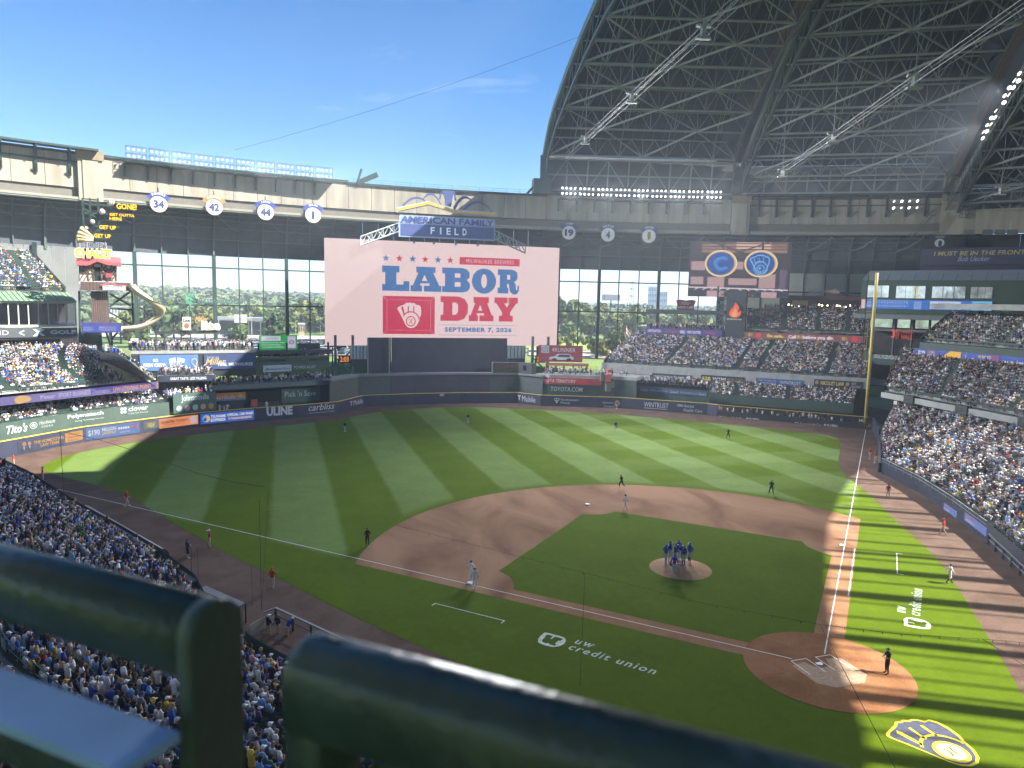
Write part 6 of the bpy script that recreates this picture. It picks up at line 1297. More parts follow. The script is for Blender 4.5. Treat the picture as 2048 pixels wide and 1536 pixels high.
for u0, v0, u1, v1 in ((312, 665, 312, 697), (362, 662, 362, 695), (410, 668, 410, 695), (470, 664, 470, 692)): q, z = LT.hit(u0, v0); m_ = MB(); m_.beam(LT.at(q, z, 0), LT.at(q, 12.85, 0), .22); m_.build('post', STEEL_D, pg)
for v0, v1, o in ((664, 663, 0), (668, 667, -3)): a = LT.hit(308, v0); b = LT.hit(474, v1); m_ = MB(); m_.beam(LT.at(a[0], a[1], o), LT.at(b[0], b[1], o), .28); m_.build('beam', STEEL_D, pg)
sign('white_box_sign', 'tilted white box sign beside the chalet tower base', 'sign', LT, (262, 679, 708, 277, 676, 704), (206, 204, 198), [('lettering', 'Lite', (.1, .4, .75, .7), MC(70, 70, 74), dict(bold=.03))], off=.6, th=1.2)
RGp = ringpl(RG-.4, -22, 20, .8)
BANK = MC(70, 96, 96)
sign('window_letters', 'dark bank lettering with a green tree mark on the left window wall', 'sign', RGp, (369, 585, 612, 508, 588, 613), None, [('lettering', 'Associated', (.18, .2, .68, .7), BANK, dict(bold=.03)), ('lettering', 'Bank', (.70, .2, 1., .7), BANK), ('tree_mark', join2d(poly2d([(.5, 1), (.05, .62), (.4, .7), (.5, .78), (.6, .7), (.95, .62)]), poly2d([(.5, .72), (0, .34), (.35, .42), (.5, .52), (.65, .42), (1, .34)]), poly2d([(.5, .42), (.1, .1), (.4, .18), (.42, 0), (.58, 0), (.6, .18), (.9, .1)])), (0, .0, .15, 1.), MC(66, 140, 112))], off=.1)
sign('window_letters', 'dark health care lettering with linked rings on the right window wall', 'sign', RGp, (1195, 602, 617, 1307, 605, 618), None, [('lettering', 'Aurora Health Care', (.20, .1, 1, .86), MC(84, 108, 112), dict(bold=.02)), ('rings', join2d(ring(.27, .5, .16, .27, 14), ring(.73, .5, .16, .27, 14)), (0, -.05, .17, 1.05), MC(84, 108, 112))], off=.1)
sh = [(0, .9), (.2, .96), (.5, .9), (.8, .96), (1, .9), (.9, .5), (1, .1), (.7, .06), (.5, 0), (.3, .06), (0, .1), (.1, .5)]
sign('shield_sign', 'maroon scalloped shield sign with white lettering in the right window', 'sign', RGp, (1351, 598, 628, 1391, 598, 628), None, [('shield', poly2d(sh), (0, 0, 1, 1), MC(124, 56, 66)), ('lettering', 'Miller', (.24, .6, .72, .84), MC(206, 190, 190), dict(shear=.3)), ('lettering', 'HIGH LIFE', (.14, .36, .86, .52), MC(210, 200, 200), dict(bold=.03)), ('lettering', 'LOFT', (.34, .1, .66, .22), MC(210, 200, 200))], off=.3)
# ------------------------------------------------------------------ centre field: batter's eye and pen walls
EYE = M('batters_eye', (.070, .066, .090), .9, var=.1, scale=.3)
LOWC = PL([(-24.6, 113.2), (-18.2, 121.6), (-6, 123.2), (4.5, 123.2), (18.2, 121.4), (22.6, 116.5)])
wallrun('centre_low_wall', 'grey green wall behind the centre field fence', LOWC, 0, LOWC.L[-1], 0, 6.3, M('centre_green', (.075, .092, .088), .8, var=.12), 12)
m_ = MB(); LOWC.strip(m_, 0, LOWC.L[-1], 6.3, 6.7, -3, .35); tag(m_.build('centre_ledge', MC(112, 116, 118)), 'pale ledge along the top of the centre field wall', 'ledge')
BE = PL([(-17, 126.5), (-11, 126.8), (15.4, 126.2), (25, 125.)])
root = thing('batters_eye', 'large plain dark backdrop under the video board in centre field', 'backdrop', BE.at(18))
q0, q1 = BE.hit(783, 740)[0], BE.hit(981, 740)[0]; m_ = MB(); BE.strip(m_, q0, q1, 0, 14.5, -.4, 0); m_.build('screen', EYE, root)
EYF = PL([(-18.3, 121.3), (18.3, 121.1)]); a = LOWC.off(.12); m_ = MB(); a.strip(m_, a.hit(783, 775)[0], a.hit(980, 775)[0], 2., 6.35, -.06, 0); m_.build('lower_screen', EYE, root)
for u in (735, 778): m_ = MB(); q = BE.hit(u, 740)[0]; m_.beam(BE.at(q, 6, .5), BE.at(q, 14.4, .5), .2); m_.build('post', STEEL_L, root)
for u0, u1, lab in ((735, 782, 'plain dark panel left of the centre field backdrop'), (982, 1014, 'plain dark panel right of the centre field backdrop')):
    q0, q1 = BE.hit(u0, 720)[0], BE.hit(u1, 720)[0]; m_ = MB(); BE.strip(m_, q0, q1, 6.5, 14.5, -.5, -.2); tag(m_.build('backdrop_screen', M('side_panel', (.062, .060, .076), .9)), lab, 'panel')
for (u0, u1, v0, v1), lab in (((700, 734, 691, 718), 'pale gridded translucent panel left of centre field'), ((1015, 1050, 691, 717), 'pale gridded translucent panel right of centre field')):
    q0, z1 = BE.hit(u0, v0); q1, z0 = BE.hit(u1, v1); root = thing('grid_panel', lab, 'panel', BE.at(q0, z0)); m_ = MB(); BE.strip(m_, q0, q1, z0, z1, -.3, -.1); m_.build('sheet', M('pale_sheet', (.40, .44, .46), .6), root)
    for i in range(6): m_ = MB(); q = q0+(q1-q0)*i/5; m_.beam(BE.at(q, z0, 0), BE.at(q, z1, 0), .1); m_.build('bar', STEEL_D, root)
    m_ = MB(); BE.strip(m_, q0, q1, z0-1.6, z0-.02, -.4, .1); m_.build('base', STEEL_D, root)
bx = thing('press_box_hut', 'low dark hut with windows on the centre field ledge', 'hut', LOWC.at(LOWC.hit(1018, 740)[0], 6.7)); q0, q1 = LOWC.hit(986, 745)[0], LOWC.hit(1062, 745)[0]; m_ = MB(); LOWC.strip(m_, q0, q1, 6.7, 9.1, -2.5, -.2); m_.build('wall', M('hut', (.06, .062, .066), .8), bx)
for u in (996, 1012, 1028, 1046): m_ = MB(); q = LOWC.hit(u, 742)[0]; LOWC.strip(m_, q-.8, q+.8, 7.4, 8.6, -.3, -.17); m_.build('window', SMOKE, bx)
for (u, v), lab in (((688, 718), 'orange digital clock left of the centre field backdrop'), ((1080, 718), 'orange digital clock right of the centre field backdrop')):
    q, z = BE.hit(u, v); w2 = .95; root = thing('pitch_clock', lab, 'clock', BE.at(q, z)); m_ = MB(); BE.strip(m_, q-w2-.3, q+w2+.3, z-.85, z+.85, .2, .6); m_.build('case', BLACK, root); m_ = MB(); put2d(m_, BE, text2d('2:03', .03), q-w2, q+w2, z-.6, z+.6, .68); m_.build('digits', ML(250, 150, 40), root)
    m_ = MB()
    for du in (-1.8, 2.): m_.beam(BE.at(q+du, 0, -.5), BE.at(q+du, 15, -.5), .55)
    m_.beam(BE.at(q-1.8, 8, -.5), BE.at(q+2, 12, -.5), .3); m_.beam(BE.at(q+2, 6.5, -.5), BE.at(q-1.8, 10, -.5), .3); m_.build('steel_tower', STEEL_T, root)
# ------------------------------------------------------------------ right centre: car deck
wallrun('deck_front_wall', 'grey green wall below the red deck with dealer lettering', TT, 0, TT.L[-1], 0, 6.1, GREEN_W, 6, .3)
deck('red_deck', 'red fronted deck of tables in right centre', TT, 1.5, TT.L[-1], 6.9, 6, CONC_D, .7)
sign('red_band', 'bright red band with white territory lettering on the deck front', 'sign', TT, (1077, 754.5, 767.5, 1203, 757.5, 769.5), (190, 66, 74), [('lettering', 'TOYOTA TERRITORY', (.02, .28, .60, .80), MC(222, 206, 206), dict(bold=.02))], off=.25, th=.25)
sign('dealer_letters', 'pale website lettering on the wall under the red band', 'sign', TT, (1101, 771.5, 783, 1165, 773.5, 785), None, [('lettering', 'TOYOTA.COM', (0, .1, 1, .9), MC(186, 192, 194), dict(bold=.015))], off=.06)
TB = PL([(20, 124.2), (42, 116.5)])
car2 = poly2d([(0, .15), (.02, .45), (.1, .55), (.22, .58), (.34, .95), (.82, 1), (.93, .62), (1, .55), (1, .18), (.92, .15), (.88, .32), (.8, .36), (.73, .3), (.7, .12), (.33, .1), (.3, .28), (.22, .34), (.14, .28), (.12, .12)])
sign('car_billboard', 'red billboard with a white off-road car and a round mark', 'billboard', TB, (1077, 691, 722, 1165, 690.5, 725), (150, 62, 72), [('white_tag', poly2d(rect(0, 0, 1, 1)), (.22-.16, .52, .24, .98), MC(180, 176, 182)), ('oval_mark', join2d(ring(.5, .5, .42, .5), poly2d(rect(.46, .1, .54, .9))), (.08, .58, .22, .9), MC(120, 116, 124)), ('lettering', '4RUNNER', (.30, .60, .84, .86), MC(214, 200, 204)), ('car_body', car2, (.24, .08, .80, .5), MC(196, 198, 202)), ('wheel', poly2d(circ(.5, .5, .5)), (.33, .05, .41, .22), MC(40, 40, 44)), ('wheel', poly2d(circ(.5, .5, .5)), (.64, .05, .72, .22), MC(40, 40, 44)), ('car_window', poly2d([(0, 0), (.2, 1), (.95, 1), (1, 0)]), (.42, .3, .72, .45), MC(70, 76, 86))], off=.3, th=.4)
sign('thin_red_band', 'thin red band of dealer lettering over the open deck', 'sign', TB, (1091, 725.5, 731, 1177, 727, 732), (176, 62, 68), [('lettering', 'COURTESY OF YOUR WISCONSIN TOYOTA DEALERS', (.02, .25, .98, .75), MC(216, 190, 190))], off=.3, th=.3)
dk = thing('deck_posts', 'row of dark posts and braces under the thin red band', 'posts', TB.at(10, 7))
for u in (1095, 1112, 1128, 1146, 1162, 1174): q, z = TB.hit(u, 731); m_ = MB(); m_.beam(TB.at(q, 6.9, .1), TB.at(q, z, .1), .3); m_.build('post', STEEL_D, dk)
for u0, u1 in ((1092, 1104), (1172, 1156)): q, z = TB.hit(u0, 748); q2, z2 = TB.hit(u1, 733); m_ = MB(); m_.beam(TB.at(q, z, .3), TB.at(q2, z2, .3), .25); m_.build('brace', STEEL_D, dk)
m_ = MB(); q, z = TT.hit(1215, 752); c = TT.at(q, 6.5, .6)
for dx, dz, sx, sz, mi in ((0, 0, 1.6, 1.6, 0), (-1.4, .4, .8, 2., 1), (.3, 1.6, 1.1, .7, 0), (1.2, -1.4, .9, 1.5, 1), (.2, -2., 1.2, 2., 1)): m_.box(c+np.array((dx, 0, dz)), (sx, .8, sz), mi=mi)
tag(m_.build('loader_figure', [MC(176, 84, 70), MC(84, 88, 86)]), 'orange and grey steel machine sculpture at the right end of the red deck', 'sculpture')
# ------------------------------------------------------------------ right field facades
RFD = PL(RF(13.2, sRF(1204, 13.2), sRF(1741, 13.2)))
wallrun('front_wall', 'grey front of the middle tier in right field behind the banners', RFD, 0, RFD.L[-1], 6.5, 8.75, CONC_D, 8, .3)
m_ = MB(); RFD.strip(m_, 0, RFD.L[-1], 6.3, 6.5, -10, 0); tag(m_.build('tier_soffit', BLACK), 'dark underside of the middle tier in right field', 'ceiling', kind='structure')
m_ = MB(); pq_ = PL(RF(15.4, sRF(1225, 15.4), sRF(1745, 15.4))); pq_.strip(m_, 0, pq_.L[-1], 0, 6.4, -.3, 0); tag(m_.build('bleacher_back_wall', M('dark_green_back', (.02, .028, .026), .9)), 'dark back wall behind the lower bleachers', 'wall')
DKB = (44, 54, 62)
for r, bgc, its, lab in (((1207, 746, 757, 1300, 749, 759), (178, 186, 194), [('lettering', 'KEYWEST.COM', (.3, .2, .95, .75), MC(110, 116, 134))], 'pale banner with grey lettering, first on the right field tier'),
        ((1304, 747, 760, 1384, 750, 763), DKB, [('lettering', 'GREAT TASTE. 96 CALORIES.', (.08, .28, .82, .72), MC(196, 204, 206), dict(bold=.03)), ('can', poly2d(rect(0, 0, 1, 1)), (.88, .1, .96, .9), MC(190, 194, 190))], 'dark banner about taste and calories on the right field tier'),
        ((1402, 750, 764, 1489, 754, 768), (34, 36, 38), [('lettering', '620', (.02, .25, .23, .80), MC(206, 190, 90), dict(bold=.04)), ('lettering', 'WTMJ', (.27, .2, .58, .75), MC(200, 204, 206), dict(bold=.03)), ('lettering', 'HOME OF THE', (.62, .5, .95, .72), MC(170, 164, 120)), ('lettering', 'BREWERS', (.62, .16, .95, .42), MC(196, 180, 100), dict(bold=.03))], 'black radio banner with a yellow number on the right field tier'),
        ((1512, 757, 769, 1606, 759.5, 772), (64, 92, 140), [('lettering', 'WINTRUST', (.52, .25, .96, .75), MC(200, 206, 214)), ('lettering', 'Different Approach.', (.06, .52, .44, .78), MC(190, 198, 210)), ('lettering', 'Better Results.', (.1, .18, .4, .42), MC(190, 198, 210))], 'blue bank banner on the right field tier'),
        ((1628, 760, 774, 1726, 762, 777), (40, 42, 52), [('lettering', 'NICOLET LAW', (.14, .28, .62, .8), MC(206, 184, 100), dict(bold=.03)), ('paw', poly2d(circ(.5, .5, .5)), (.02, .3, .1, .85), MC(150, 130, 110)), ('paw', poly2d(circ(.5, .5, .5)), (.65, .3, .73, .85), MC(150, 130, 110)), ('lettering', 'GET', (.77, .55, .87, .85), MC(190, 192, 196)), ('lettering', 'NICOLET.', (.77, .15, .97, .45), MC(190, 192, 196))], 'black law banner with gold lettering nearest the foul pole')):
    sign('tier_banner', lab, 'banner', RFD, r, bgc, its, off=.15, group='banners on the right field tier')
RGW = PL([aRF+nRF*4.5+tRF*sRF(1220, 4.5), aRF+nRF*4.5+tRF*sRF(1424, 4.5)])
wallrun('pen_green_wall', 'plain green wall behind the right centre fence', RGW, 0, RGW.L[-1], 0, 4.7, GREEN_B, 6)
sign('custard_banner', 'dark blue banner with white custard script beside the machine sculpture', 'banner', RGW, (1228, 762, 779, 1258, 764, 781), (44, 54, 92), [('lettering', "Culver's", (.1, .35, .95, .8), MC(190, 196, 206), dict(shear=.3))], off=.2)
sign('custard_strip', 'long blue strip of repeated custard script on the green wall', 'banner', RGW, (1280, 776, 785, 1414, 783, 791), (54, 76, 116), [('lettering', "Culver's", (.01, .2, .13, .85), MC(180, 190, 204), dict(shear=.3)), ('lettering', 'FROM WISCONSIN WITH LOVE', (.16, .3, .43, .7), MC(150, 164, 186)), ('lettering', "Culver's", (.46, .2, .58, .85), MC(180, 190, 204), dict(shear=.3)), ('lettering', 'FROM WISCONSIN WITH LOVE', (.61, .3, .86, .7), MC(150, 164, 186)), ('lettering', "Culver's", (.88, .2, .99, .85), MC(180, 190, 204), dict(shear=.3))], off=.15)
RFU = PL(RF(30.3, sRF(1285, 30.3), sRF(1745, 30.3)))
sign('safety_ribbon', 'dusky red video ribbon with yellow and white safety lettering in right field', 'scoreboard', RFU, (1489, 664, 677.5, 1730, 671.5, 685), (116, 66, 66), [('lettering', 'Be safe.', (.2, .3, .34, .75), (226, 210, 80), dict(bold=.03)), ('lettering', 'Call', (.38, .25, .445, .75), (236, 230, 230), dict(bold=.03)), ('lettering', '811', (.455, .3, .49, .78), (216, 190, 60), dict(bold=.03)), ('lettering', 'before you dig.', (.50, .12, .755, .78), (236, 230, 230), dict(bold=.03)), ('lettering', '811', (.035, .35, .07, .8), (216, 190, 60), dict(bold=.03)), ('lettering', '811', (.82, .3, .855, .75), (216, 190, 60), dict(bold=.03)), ('red_disc', poly2d(circ(.5, .5, .5)), (.1, .1, .15, .9), (206, 40, 66)), ('red_disc', poly2d(circ(.5, .5, .5)), (.895, .1, .945, .9), (206, 40, 66))], off=.2, th=.4, led=True)
sign('batter_ribbon', 'purple video ribbon announcing the next batter below the right windows', 'scoreboard', RFU, (1293, 656, 668.5, 1444, 659.5, 672), (52, 48, 120), [('lettering', 'NEXT BATTER', (.02, .3, .2, .72), (206, 206, 226), dict(bold=.03)), ('lettering', 'Leinenkugel', (.25, .25, .42, .8), (206, 60, 90), dict(shear=.3)), ('lettering', 'NEXT BATTER', (.55, .3, .73, .72), (206, 206, 226), dict(bold=.03)), ('lettering', 'Leinenkugel', (.77, .25, .93, .8), (206, 60, 90), dict(shear=.3)), ('pale_card', poly2d(rect(0, 0, 1, 1)), (.455, .25, .52, .75), (176, 170, 196))], off=.1, th=.4, led=True)
lo = thing('loft_deck', 'dark steel loft deck of fans beneath the right window wall', 'deck', RFU.at(6, 16)); q0, q1 = RFU.hit(1290, 660)[0], RFU.hit(1448, 660)[0]
m_ = MB(); RFU.strip(m_, q0, q1, 16.4, 16.8, -8, -.1); m_.build('slab', STEEL_D, lo); stand_line(RFU, q0+.3, q1, 16.8, 'rf', off=-.8, dens=.8, sp=.55, rows=3)
for q in np.linspace(q0+.5, q1, 5): m_ = MB(); m_.beam(RFU.at(q, 14., -.6), RFU.at(q, 16.4, -.6), .35); m_.build('post', STEEL_G, lo)
m_ = MB(); RFU.strip(m_, q0, q1, 21., 21.9, -8, -.1); m_.build('canopy', STEEL_D, lo)
cl = thing('video_tower', 'dark steel tower carrying a glowing flame sign in right field', 'tower', RFU.at(RFU.hit(1468, 680)[0], 14)); q0, q1 = RFU.hit(1450, 640)[0], RFU.hit(1490, 640)[0]
m_ = MB(); RFU.strip(m_, q0, q1, 12, 27, -2.4, -.4); m_.build('shaft', STEEL_D, cl)
for z in np.arange(13, 27, 2.): m_ = MB(); m_.beam(RFU.at(q0-2.2, z, -.6), RFU.at(q0, z+2, -.6), .2); m_.beam(RFU.at(q0-2.2, z+2, -.6), RFU.at(q0, z, -.6), .2); m_.build('lattice', STEEL_T, cl)
m_ = MB(); m_.beam(RFU.at(q0-2.2, 12, -.6), RFU.at(q0-2.2, 28, -.6), .35); m_.build('lattice_leg', STEEL_T, cl)
FLM = [(.50, 1.), (.46, .84), (.34, .70), (.30, .56), (.20, .62), (.14, .48), (.04, .34), (.04, .16), (.18, .02), (.42, 0), (.7, .0), (.92, .12), (1., .30), (.96, .48), (.86, .40), (.8, .34), (.74, .42), (.84, .6), (.74, .78)]
sign('flame_sign', 'glowing orange flame emblem with small white lettering', 'sign', RFU, (1455, 603, 642, 1484, 603.5, 643), None, [('flame_edge', poly2d([(.5+(x-.5)*1.12, .5+(y-.5)*1.08) for x, y in FLM]), (.1, .18, .95, 1.), MC(30, 18, 18)), ('flame', poly2d(FLM), (.1, .19, .95, .99), ML(232, 92, 44)), ('flame_core', poly2d(FLM), (.3, .22, .72, .66), ML(246, 156, 84)), ('lettering', 'POTAWATOMI', (0, .06, 1, .14), MC(200, 196, 196), dict(bold=.03))], off=.2)
PD = PL(RF(44, sRF(1560, 44), sRF(1736, 44)))
pd = thing('party_deck_bar', 'dim party deck with a maroon canopy and small warm lamps', 'bar', PD.at(8, 22)); m_ = MB(); PD.strip(m_, 0, PD.L[-1], 25.2, 26.2, -5, 1.5); m_.build('canopy', M('maroon', (.075, .018, .026), .7), pd)
m_ = MB(); PD.strip(m_, 0, PD.L[-1], 22.2, 25.2, -5.2, -5); m_.build('back_wall', M('bar_wall', (.06, .05, .05), .8, var=.4), pd); m_ = MB(); PD.strip(m_, 1.8, 5.6, 22.3, 25., -4.9, -4.6); m_.build('pale_kiosk', MC(150, 156, 156), pd)
for u in (1577, 1584, 1590, 1598, 1638, 1644, 1655, 1674, 1679, 1692, 1700): q, z = PD.hit(u, 612+random.uniform(-3, 3)); m_ = MB(); m_.sphere(PD.at(q, z, -.4), .17, 8, 5); m_.build('lamp_bulb', M('warm_bulb', (1., .72, .35), .4, var=0, emit=5.), pd)
sign('deck_letters', 'pale serif party deck lettering standing on the maroon canopy', 'sign', PD, (1616, 576, 597, 1679, 578, 599), None, [('lettering', 'Johnsonville', (0, .38, 1, 1.), MC(176, 148, 134), dict(bold=.02)), ('lettering', 'PARTY DECK', (.16, .05, .84, .3), MC(160, 140, 126), dict(space=1.2))], off=1.2)
# ------------------------------------------------------------------ right field corner building
GB = PL([(83.4, 93.6), (85.5, 90), (100.8, 65.6), (110, 50.8)])
gb = thing('suite_building', 'dark green suite building with reflecting windows beside the foul pole', 'building', GB.at(12, 22)); Q0, Q1 = GB.hit(1723, 580)[0], GB.L[-1]
n = 8
for i in range(n): m_ = MB(); GB.strip(m_, Q0+(Q1-Q0)*i/n+.01, Q0+(Q1-Q0)*(i+1)/n-.01, 22.3, 29.3, -8, 0); m_.build('wall_panel', M('suite_green', (.034, .062, .040), .7, var=.08, scale=.3), gb)
m_ = MB(); a = [GB.at(q, 29.3, .3) for q in np.linspace(Q0, Q1, 5)]; b = [GB.at(q, 31.6, -5) for q in np.linspace(Q0, Q1, 5)]; m_.add(a+b, [(i, i+1, 6+i, 5+i) for i in range(4)]); m_.build('roof', M('grey_blue_roof', (.22, .26, .31), .5), gb)
for q in np.arange(Q0, Q1, 2.5): m_ = MB(); m_.beam(GB.at(q, 29.35, .3), GB.at(q, 30.8, -1.6), .06); m_.build('roof_seam', STEEL_D, gb)
MIR = M('mirror_glass', (.55, .58, .60), .08, .9, var=.5, scale=.35, bump=.3, bscale=1.2)
for r in ((1735, 571, 595, 1777, 572, 595), (1793, 572, 596, 1850, 573, 597), (1865, 573, 597, 1930, 574, 597), (1942, 574, 597, 1984, 574, 597)):
    q0, z1 = GB.hit(r[0], r[1]); q1, z0 = GB.hit(r[3], r[5]); m_ = MB(); GB.strip(m_, q0-.15, q1+.15, z0-.15, z1+.15, -.1, .04); w_ = m_.build('window', STEEL_D, gb)
    for k in range(3): m_ = MB(); GB.strip(m_, q0+(q1-q0)*k/3+.04, q0+(q1-q0)*(k+1)/3-.04, z0, z1, 0, .08); m_.build('pane', MIR, w_)
items = [('pink_end', poly2d(rect(0, 0, 1, 1)), (0, 0, .03, 1), (226, 180, 180)), ('pale_card', poly2d(rect(0, 0, 1, 1)), (.55, .1, .78, .9), (196, 206, 232)), ('lettering', 'CLEVELAND', (.61, .56, .70, .8), (90, 110, 160)), ('lettering', 'BALTIMORE', (.61, .2, .70, .44), (90, 110, 160)), ('lettering', 'TOP 8', (.73, .35, .77, .6), (60, 100, 180)), ('lettering', '1', (.716, .56, .72, .8), (90, 110, 160)), ('lettering', '6', (.714, .2, .722, .44), (90, 110, 160)), ('cyan_ad', poly2d(rect(0, 0, 1, 1)), (.86, .05, 1, .95), (110, 190, 220)), ('lettering', 'CHAMPIONS', (.87, .55, .98, .8), (60, 80, 130)), ('yellow_tag', poly2d(rect(0, 0, 1, 1)), (.9, .25, .96, .42), (226, 190, 90))]
items += [('lettering', 'CHC', (.05, .56, .08, .8), (220, 230, 246)), ('lettering', 'BREWERS', (.045, .2, .085, .44), (220, 230, 246))]
for row, s in ((.6, '0 1 0 0 2 0 0 1 0 3 7 0'), (.24, '0 0 2 0 0 1 0 0 0 3 8 1')): items.append(('lettering', s, (.12, row, .38, row+.2), (210, 224, 246)))
items.append(('lettering', '1 2 3 4 5 6 7 8 9 R H E', (.12, .84, .38, .95), (190, 210, 240)))
items += [('count_lamp', ring(.5, .5, .34, .5, 10), (.43+.02*i, .62-.3*j, .446+.02*i, .86-.3*j), (210, 224, 246)) for j in range(3) for i in range(3)]
sign('line_score_board', 'long bright blue line score ribbon on the green suite building', 'scoreboard', GB, (1723.5, 599, 617, 1984, 602, 622), (40, 104, 190), items, off=.25, th=.3, led=True)
MH = GB.off(-3.); mh = thing('market_hall', 'dim open market hall behind the foul pole under the suites', 'building', MH.at(10, 8)); QA, QB = MH.hit(1733, 700)[0], MH.hit(1905, 700)[0]
m_ = MB(); GB.strip(m_, Q0-1, Q1, 21.3, 22.25, -5, .9); m_.build('ledge', MC(104, 108, 108), mh)
m_ = MB(); MH.strip(m_, QA, QB, 6, 22, -4.3, -4); m_.build('back_wall', M('hall_dark', (.030, .028, .028), .8, var=.5, scale=.5), mh)
m_ = MB(); MH.strip(m_, QA, QB, 18.6, 19.1, -4, .4); m_.build('beam', MC(96, 100, 98), mh)
for u in (1738, 1790, 1826, 1860, 1898): q = MH.hit(u, 650)[0]; m_ = MB(); m_.beam(MH.at(q, 6, .2), MH.at(q, 21.3, .2), .35); m_.build('column', STEEL_G, mh)
for u0, u1 in ((1740, 1786), (1796, 1822), (1832, 1892)): q0, q1 = MH.hit(u0, 635)[0], MH.hit(u1, 635)[0]; m_ = MB(); MH.strip(m_, q0, q1, 19.4, 21.2, -.1, .1); m_.build('window', MIR, mh)
m_ = MB(); MH.strip(m_, QA-.5, QB+.5, 11.3, 13.2, -4, .8); m_.build('balcony_front', M('balcony_green', (.045, .078, .066), .7), mh)
m_ = MB(); MH.strip(m_, QA, QB-1.5, 6.8, 8., -1, .3); m_.build('glass_front', MC(128, 150, 168), mh)
sign('pizza_letters', 'white condensed pizza lettering on the green balcony behind the foul pole', 'sign', MH, (1749, 707, 718, 1846, 713, 722), None, [('lettering', 'OFFICIAL FROZEN PIZZA OF THE MILWAUKEE BREWERS', (0, .1, 1, .9), MC(190, 196, 196), dict(bold=.03))], off=.9)
sign('neon_hall_sign', 'red neon market hall lettering in the dim hall', 'sign', MH, (1784, 658, 678, 1829, 661, 680), None, [('lettering', '3', (0, .1, .16, 1), ML(226, 84, 70), dict(bold=.03)), ('lettering', 'RD', (.19, .55, .36, 1), ML(226, 84, 70)), ('lettering', 'ST', (.19, .05, .36, .48), ML(226, 84, 70)), ('lettering', 'MARKET', (.46, .62, 1, .95), ML(206, 74, 64)), ('lettering', 'HALL', (.46, .05, .95, .5), ML(226, 84, 70))], off=.5)
F3P = PL(F3)
items = [('navy_block', poly2d(rect(0, 0, 1, 1)), (0, 0, .12, 1), (30, 60, 140)), ('lettering', '3:20', (.04, .3, .105, .8), (226, 230, 240), dict(bold=.03)), ('violet_block', poly2d(rect(0, 0, 1, 1)), (.125, 0, .21, 1), (96, 74, 120)), ('lettering', 'CUBS', (.15, .55, .19, .8), (216, 206, 226)), ('lettering', 'BREWERS', (.14, .2, .2, .42), (216, 206, 226)), ('yellow_block', poly2d([(0, 0), (1, 0), (1, 1), (.5, 1)]), (.24, 0, .42, 1), (232, 178, 40)), ('lettering', '10 BOYD', (.56, .5, .66, .85), (230, 190, 110), dict(bold=.03)), ('purple_block', poly2d(rect(0, 0, 1, 1)), (.66, .2, .72, 1), (120, 66, 120)), ('lettering', '34  66 100', (.76, .1, .90, .5), (226, 226, 236), dict(bold=.03)), ('lettering', 'AMERICAN FAMILY', (.94, .3, 1.0, .5), (216, 220, 236))]
sign('count_ribbon', 'blue video ribbon with a clock and yellow block on the right tier', 'scoreboard', F3P, (1830, 695, 711, 2080, 719.5, 738), (36, 74, 170), items, off=.25, th=.3, led=True)
wallrun('club_wall', 'dark front wall of the third tier on the right', F3P, 0, F3P.L[-1], 15.2, 17.5, GREEN_B, 5, .3)
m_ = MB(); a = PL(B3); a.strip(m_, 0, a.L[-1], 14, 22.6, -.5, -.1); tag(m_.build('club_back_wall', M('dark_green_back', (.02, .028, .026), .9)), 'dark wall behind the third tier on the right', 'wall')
wallrun('club_roof_slab', 'grey slab over the third tier at the right edge', PL([(a_[0]-5.5, a_[1]) for a_ in B3]), 0, 40, 23.6, 24.6, CONC_D, 3, 6, 'slab')
# top of the right corner: terrace seats under a banner, flag, concrete
UT = GB.off(-6.); wallrun('terrace_front', 'dark terrace seats with a quotation banner above the suites', UT, UT.hit(1838, 520)[0], UT.L[-1], 31.2, 33.2, M('dark_seat_blue', (.02, .022, .035), .8), 3)
sign('quotation_banner', 'navy banner with gold capitals and a white signature above the suites', 'banner', UT, (1842, 503, 533, 2075, 487, 527), (34, 36, 60), [('lettering', 'I MUST BE IN THE FRONT ROW', (.12, .56, 1.1, .82), MC(150, 136, 84), dict(bold=.02, shear=.15)), ('signature', 'Bob Uecker', (.34, .22, .62, .5), MC(140, 144, 164), dict(shear=.4))], off=.4, th=.5)
UW = PL([pol(199.2, 37.2), pol(194, 45.), pol(188, 54)])
wallrun('corner_wall_panels', 'pale concrete wall above the terrace at the right edge', UW, 0, UW.L[-1], 41.6, 47.4, BEAM, 8, .8)
wallrun('corner_dark_wall', 'dark wall behind the terrace seats at the right edge', UW, -4, UW.L[-1], 22, 41.6, M('dark_green_back', (.02, .028, .026), .9), 6, .4, off=-2)
fr = UW.off(4); sign('black_flag', 'black flag with a white roundel hanging on the right corner wall', 'flag', fr, (1856, 470, 498, 1905, 469, 497), (14, 15, 18), [('roundel', poly2d(circ(.5, .5, .5)), (.28, .12, .68, .72), MC(170, 176, 180)), ('silhouette', poly2d([(.3, 0), (.8, 0), (.75, .4), (.85, .6), (.6, 1), (.3, .9), (.25, .5)]), (.36, .14, .64, .6), MC(16, 17, 20)), ('lettering', 'POW MIA', (.3, .76, .66, .92), MC(170, 176, 180))], off=.1, th=.06)
st = thing('corner_stair', 'steel stair climbing to the roof corner at right', 'stair', pol(196, 36.2, 40))
for i in range(9): m_ = MB(); m_.box(pol(196.4, 35.3+.16*i, 40.5+.7*i), (1., .5, .12), -R_(35)); m_.build('tread', STEEL_T, st)
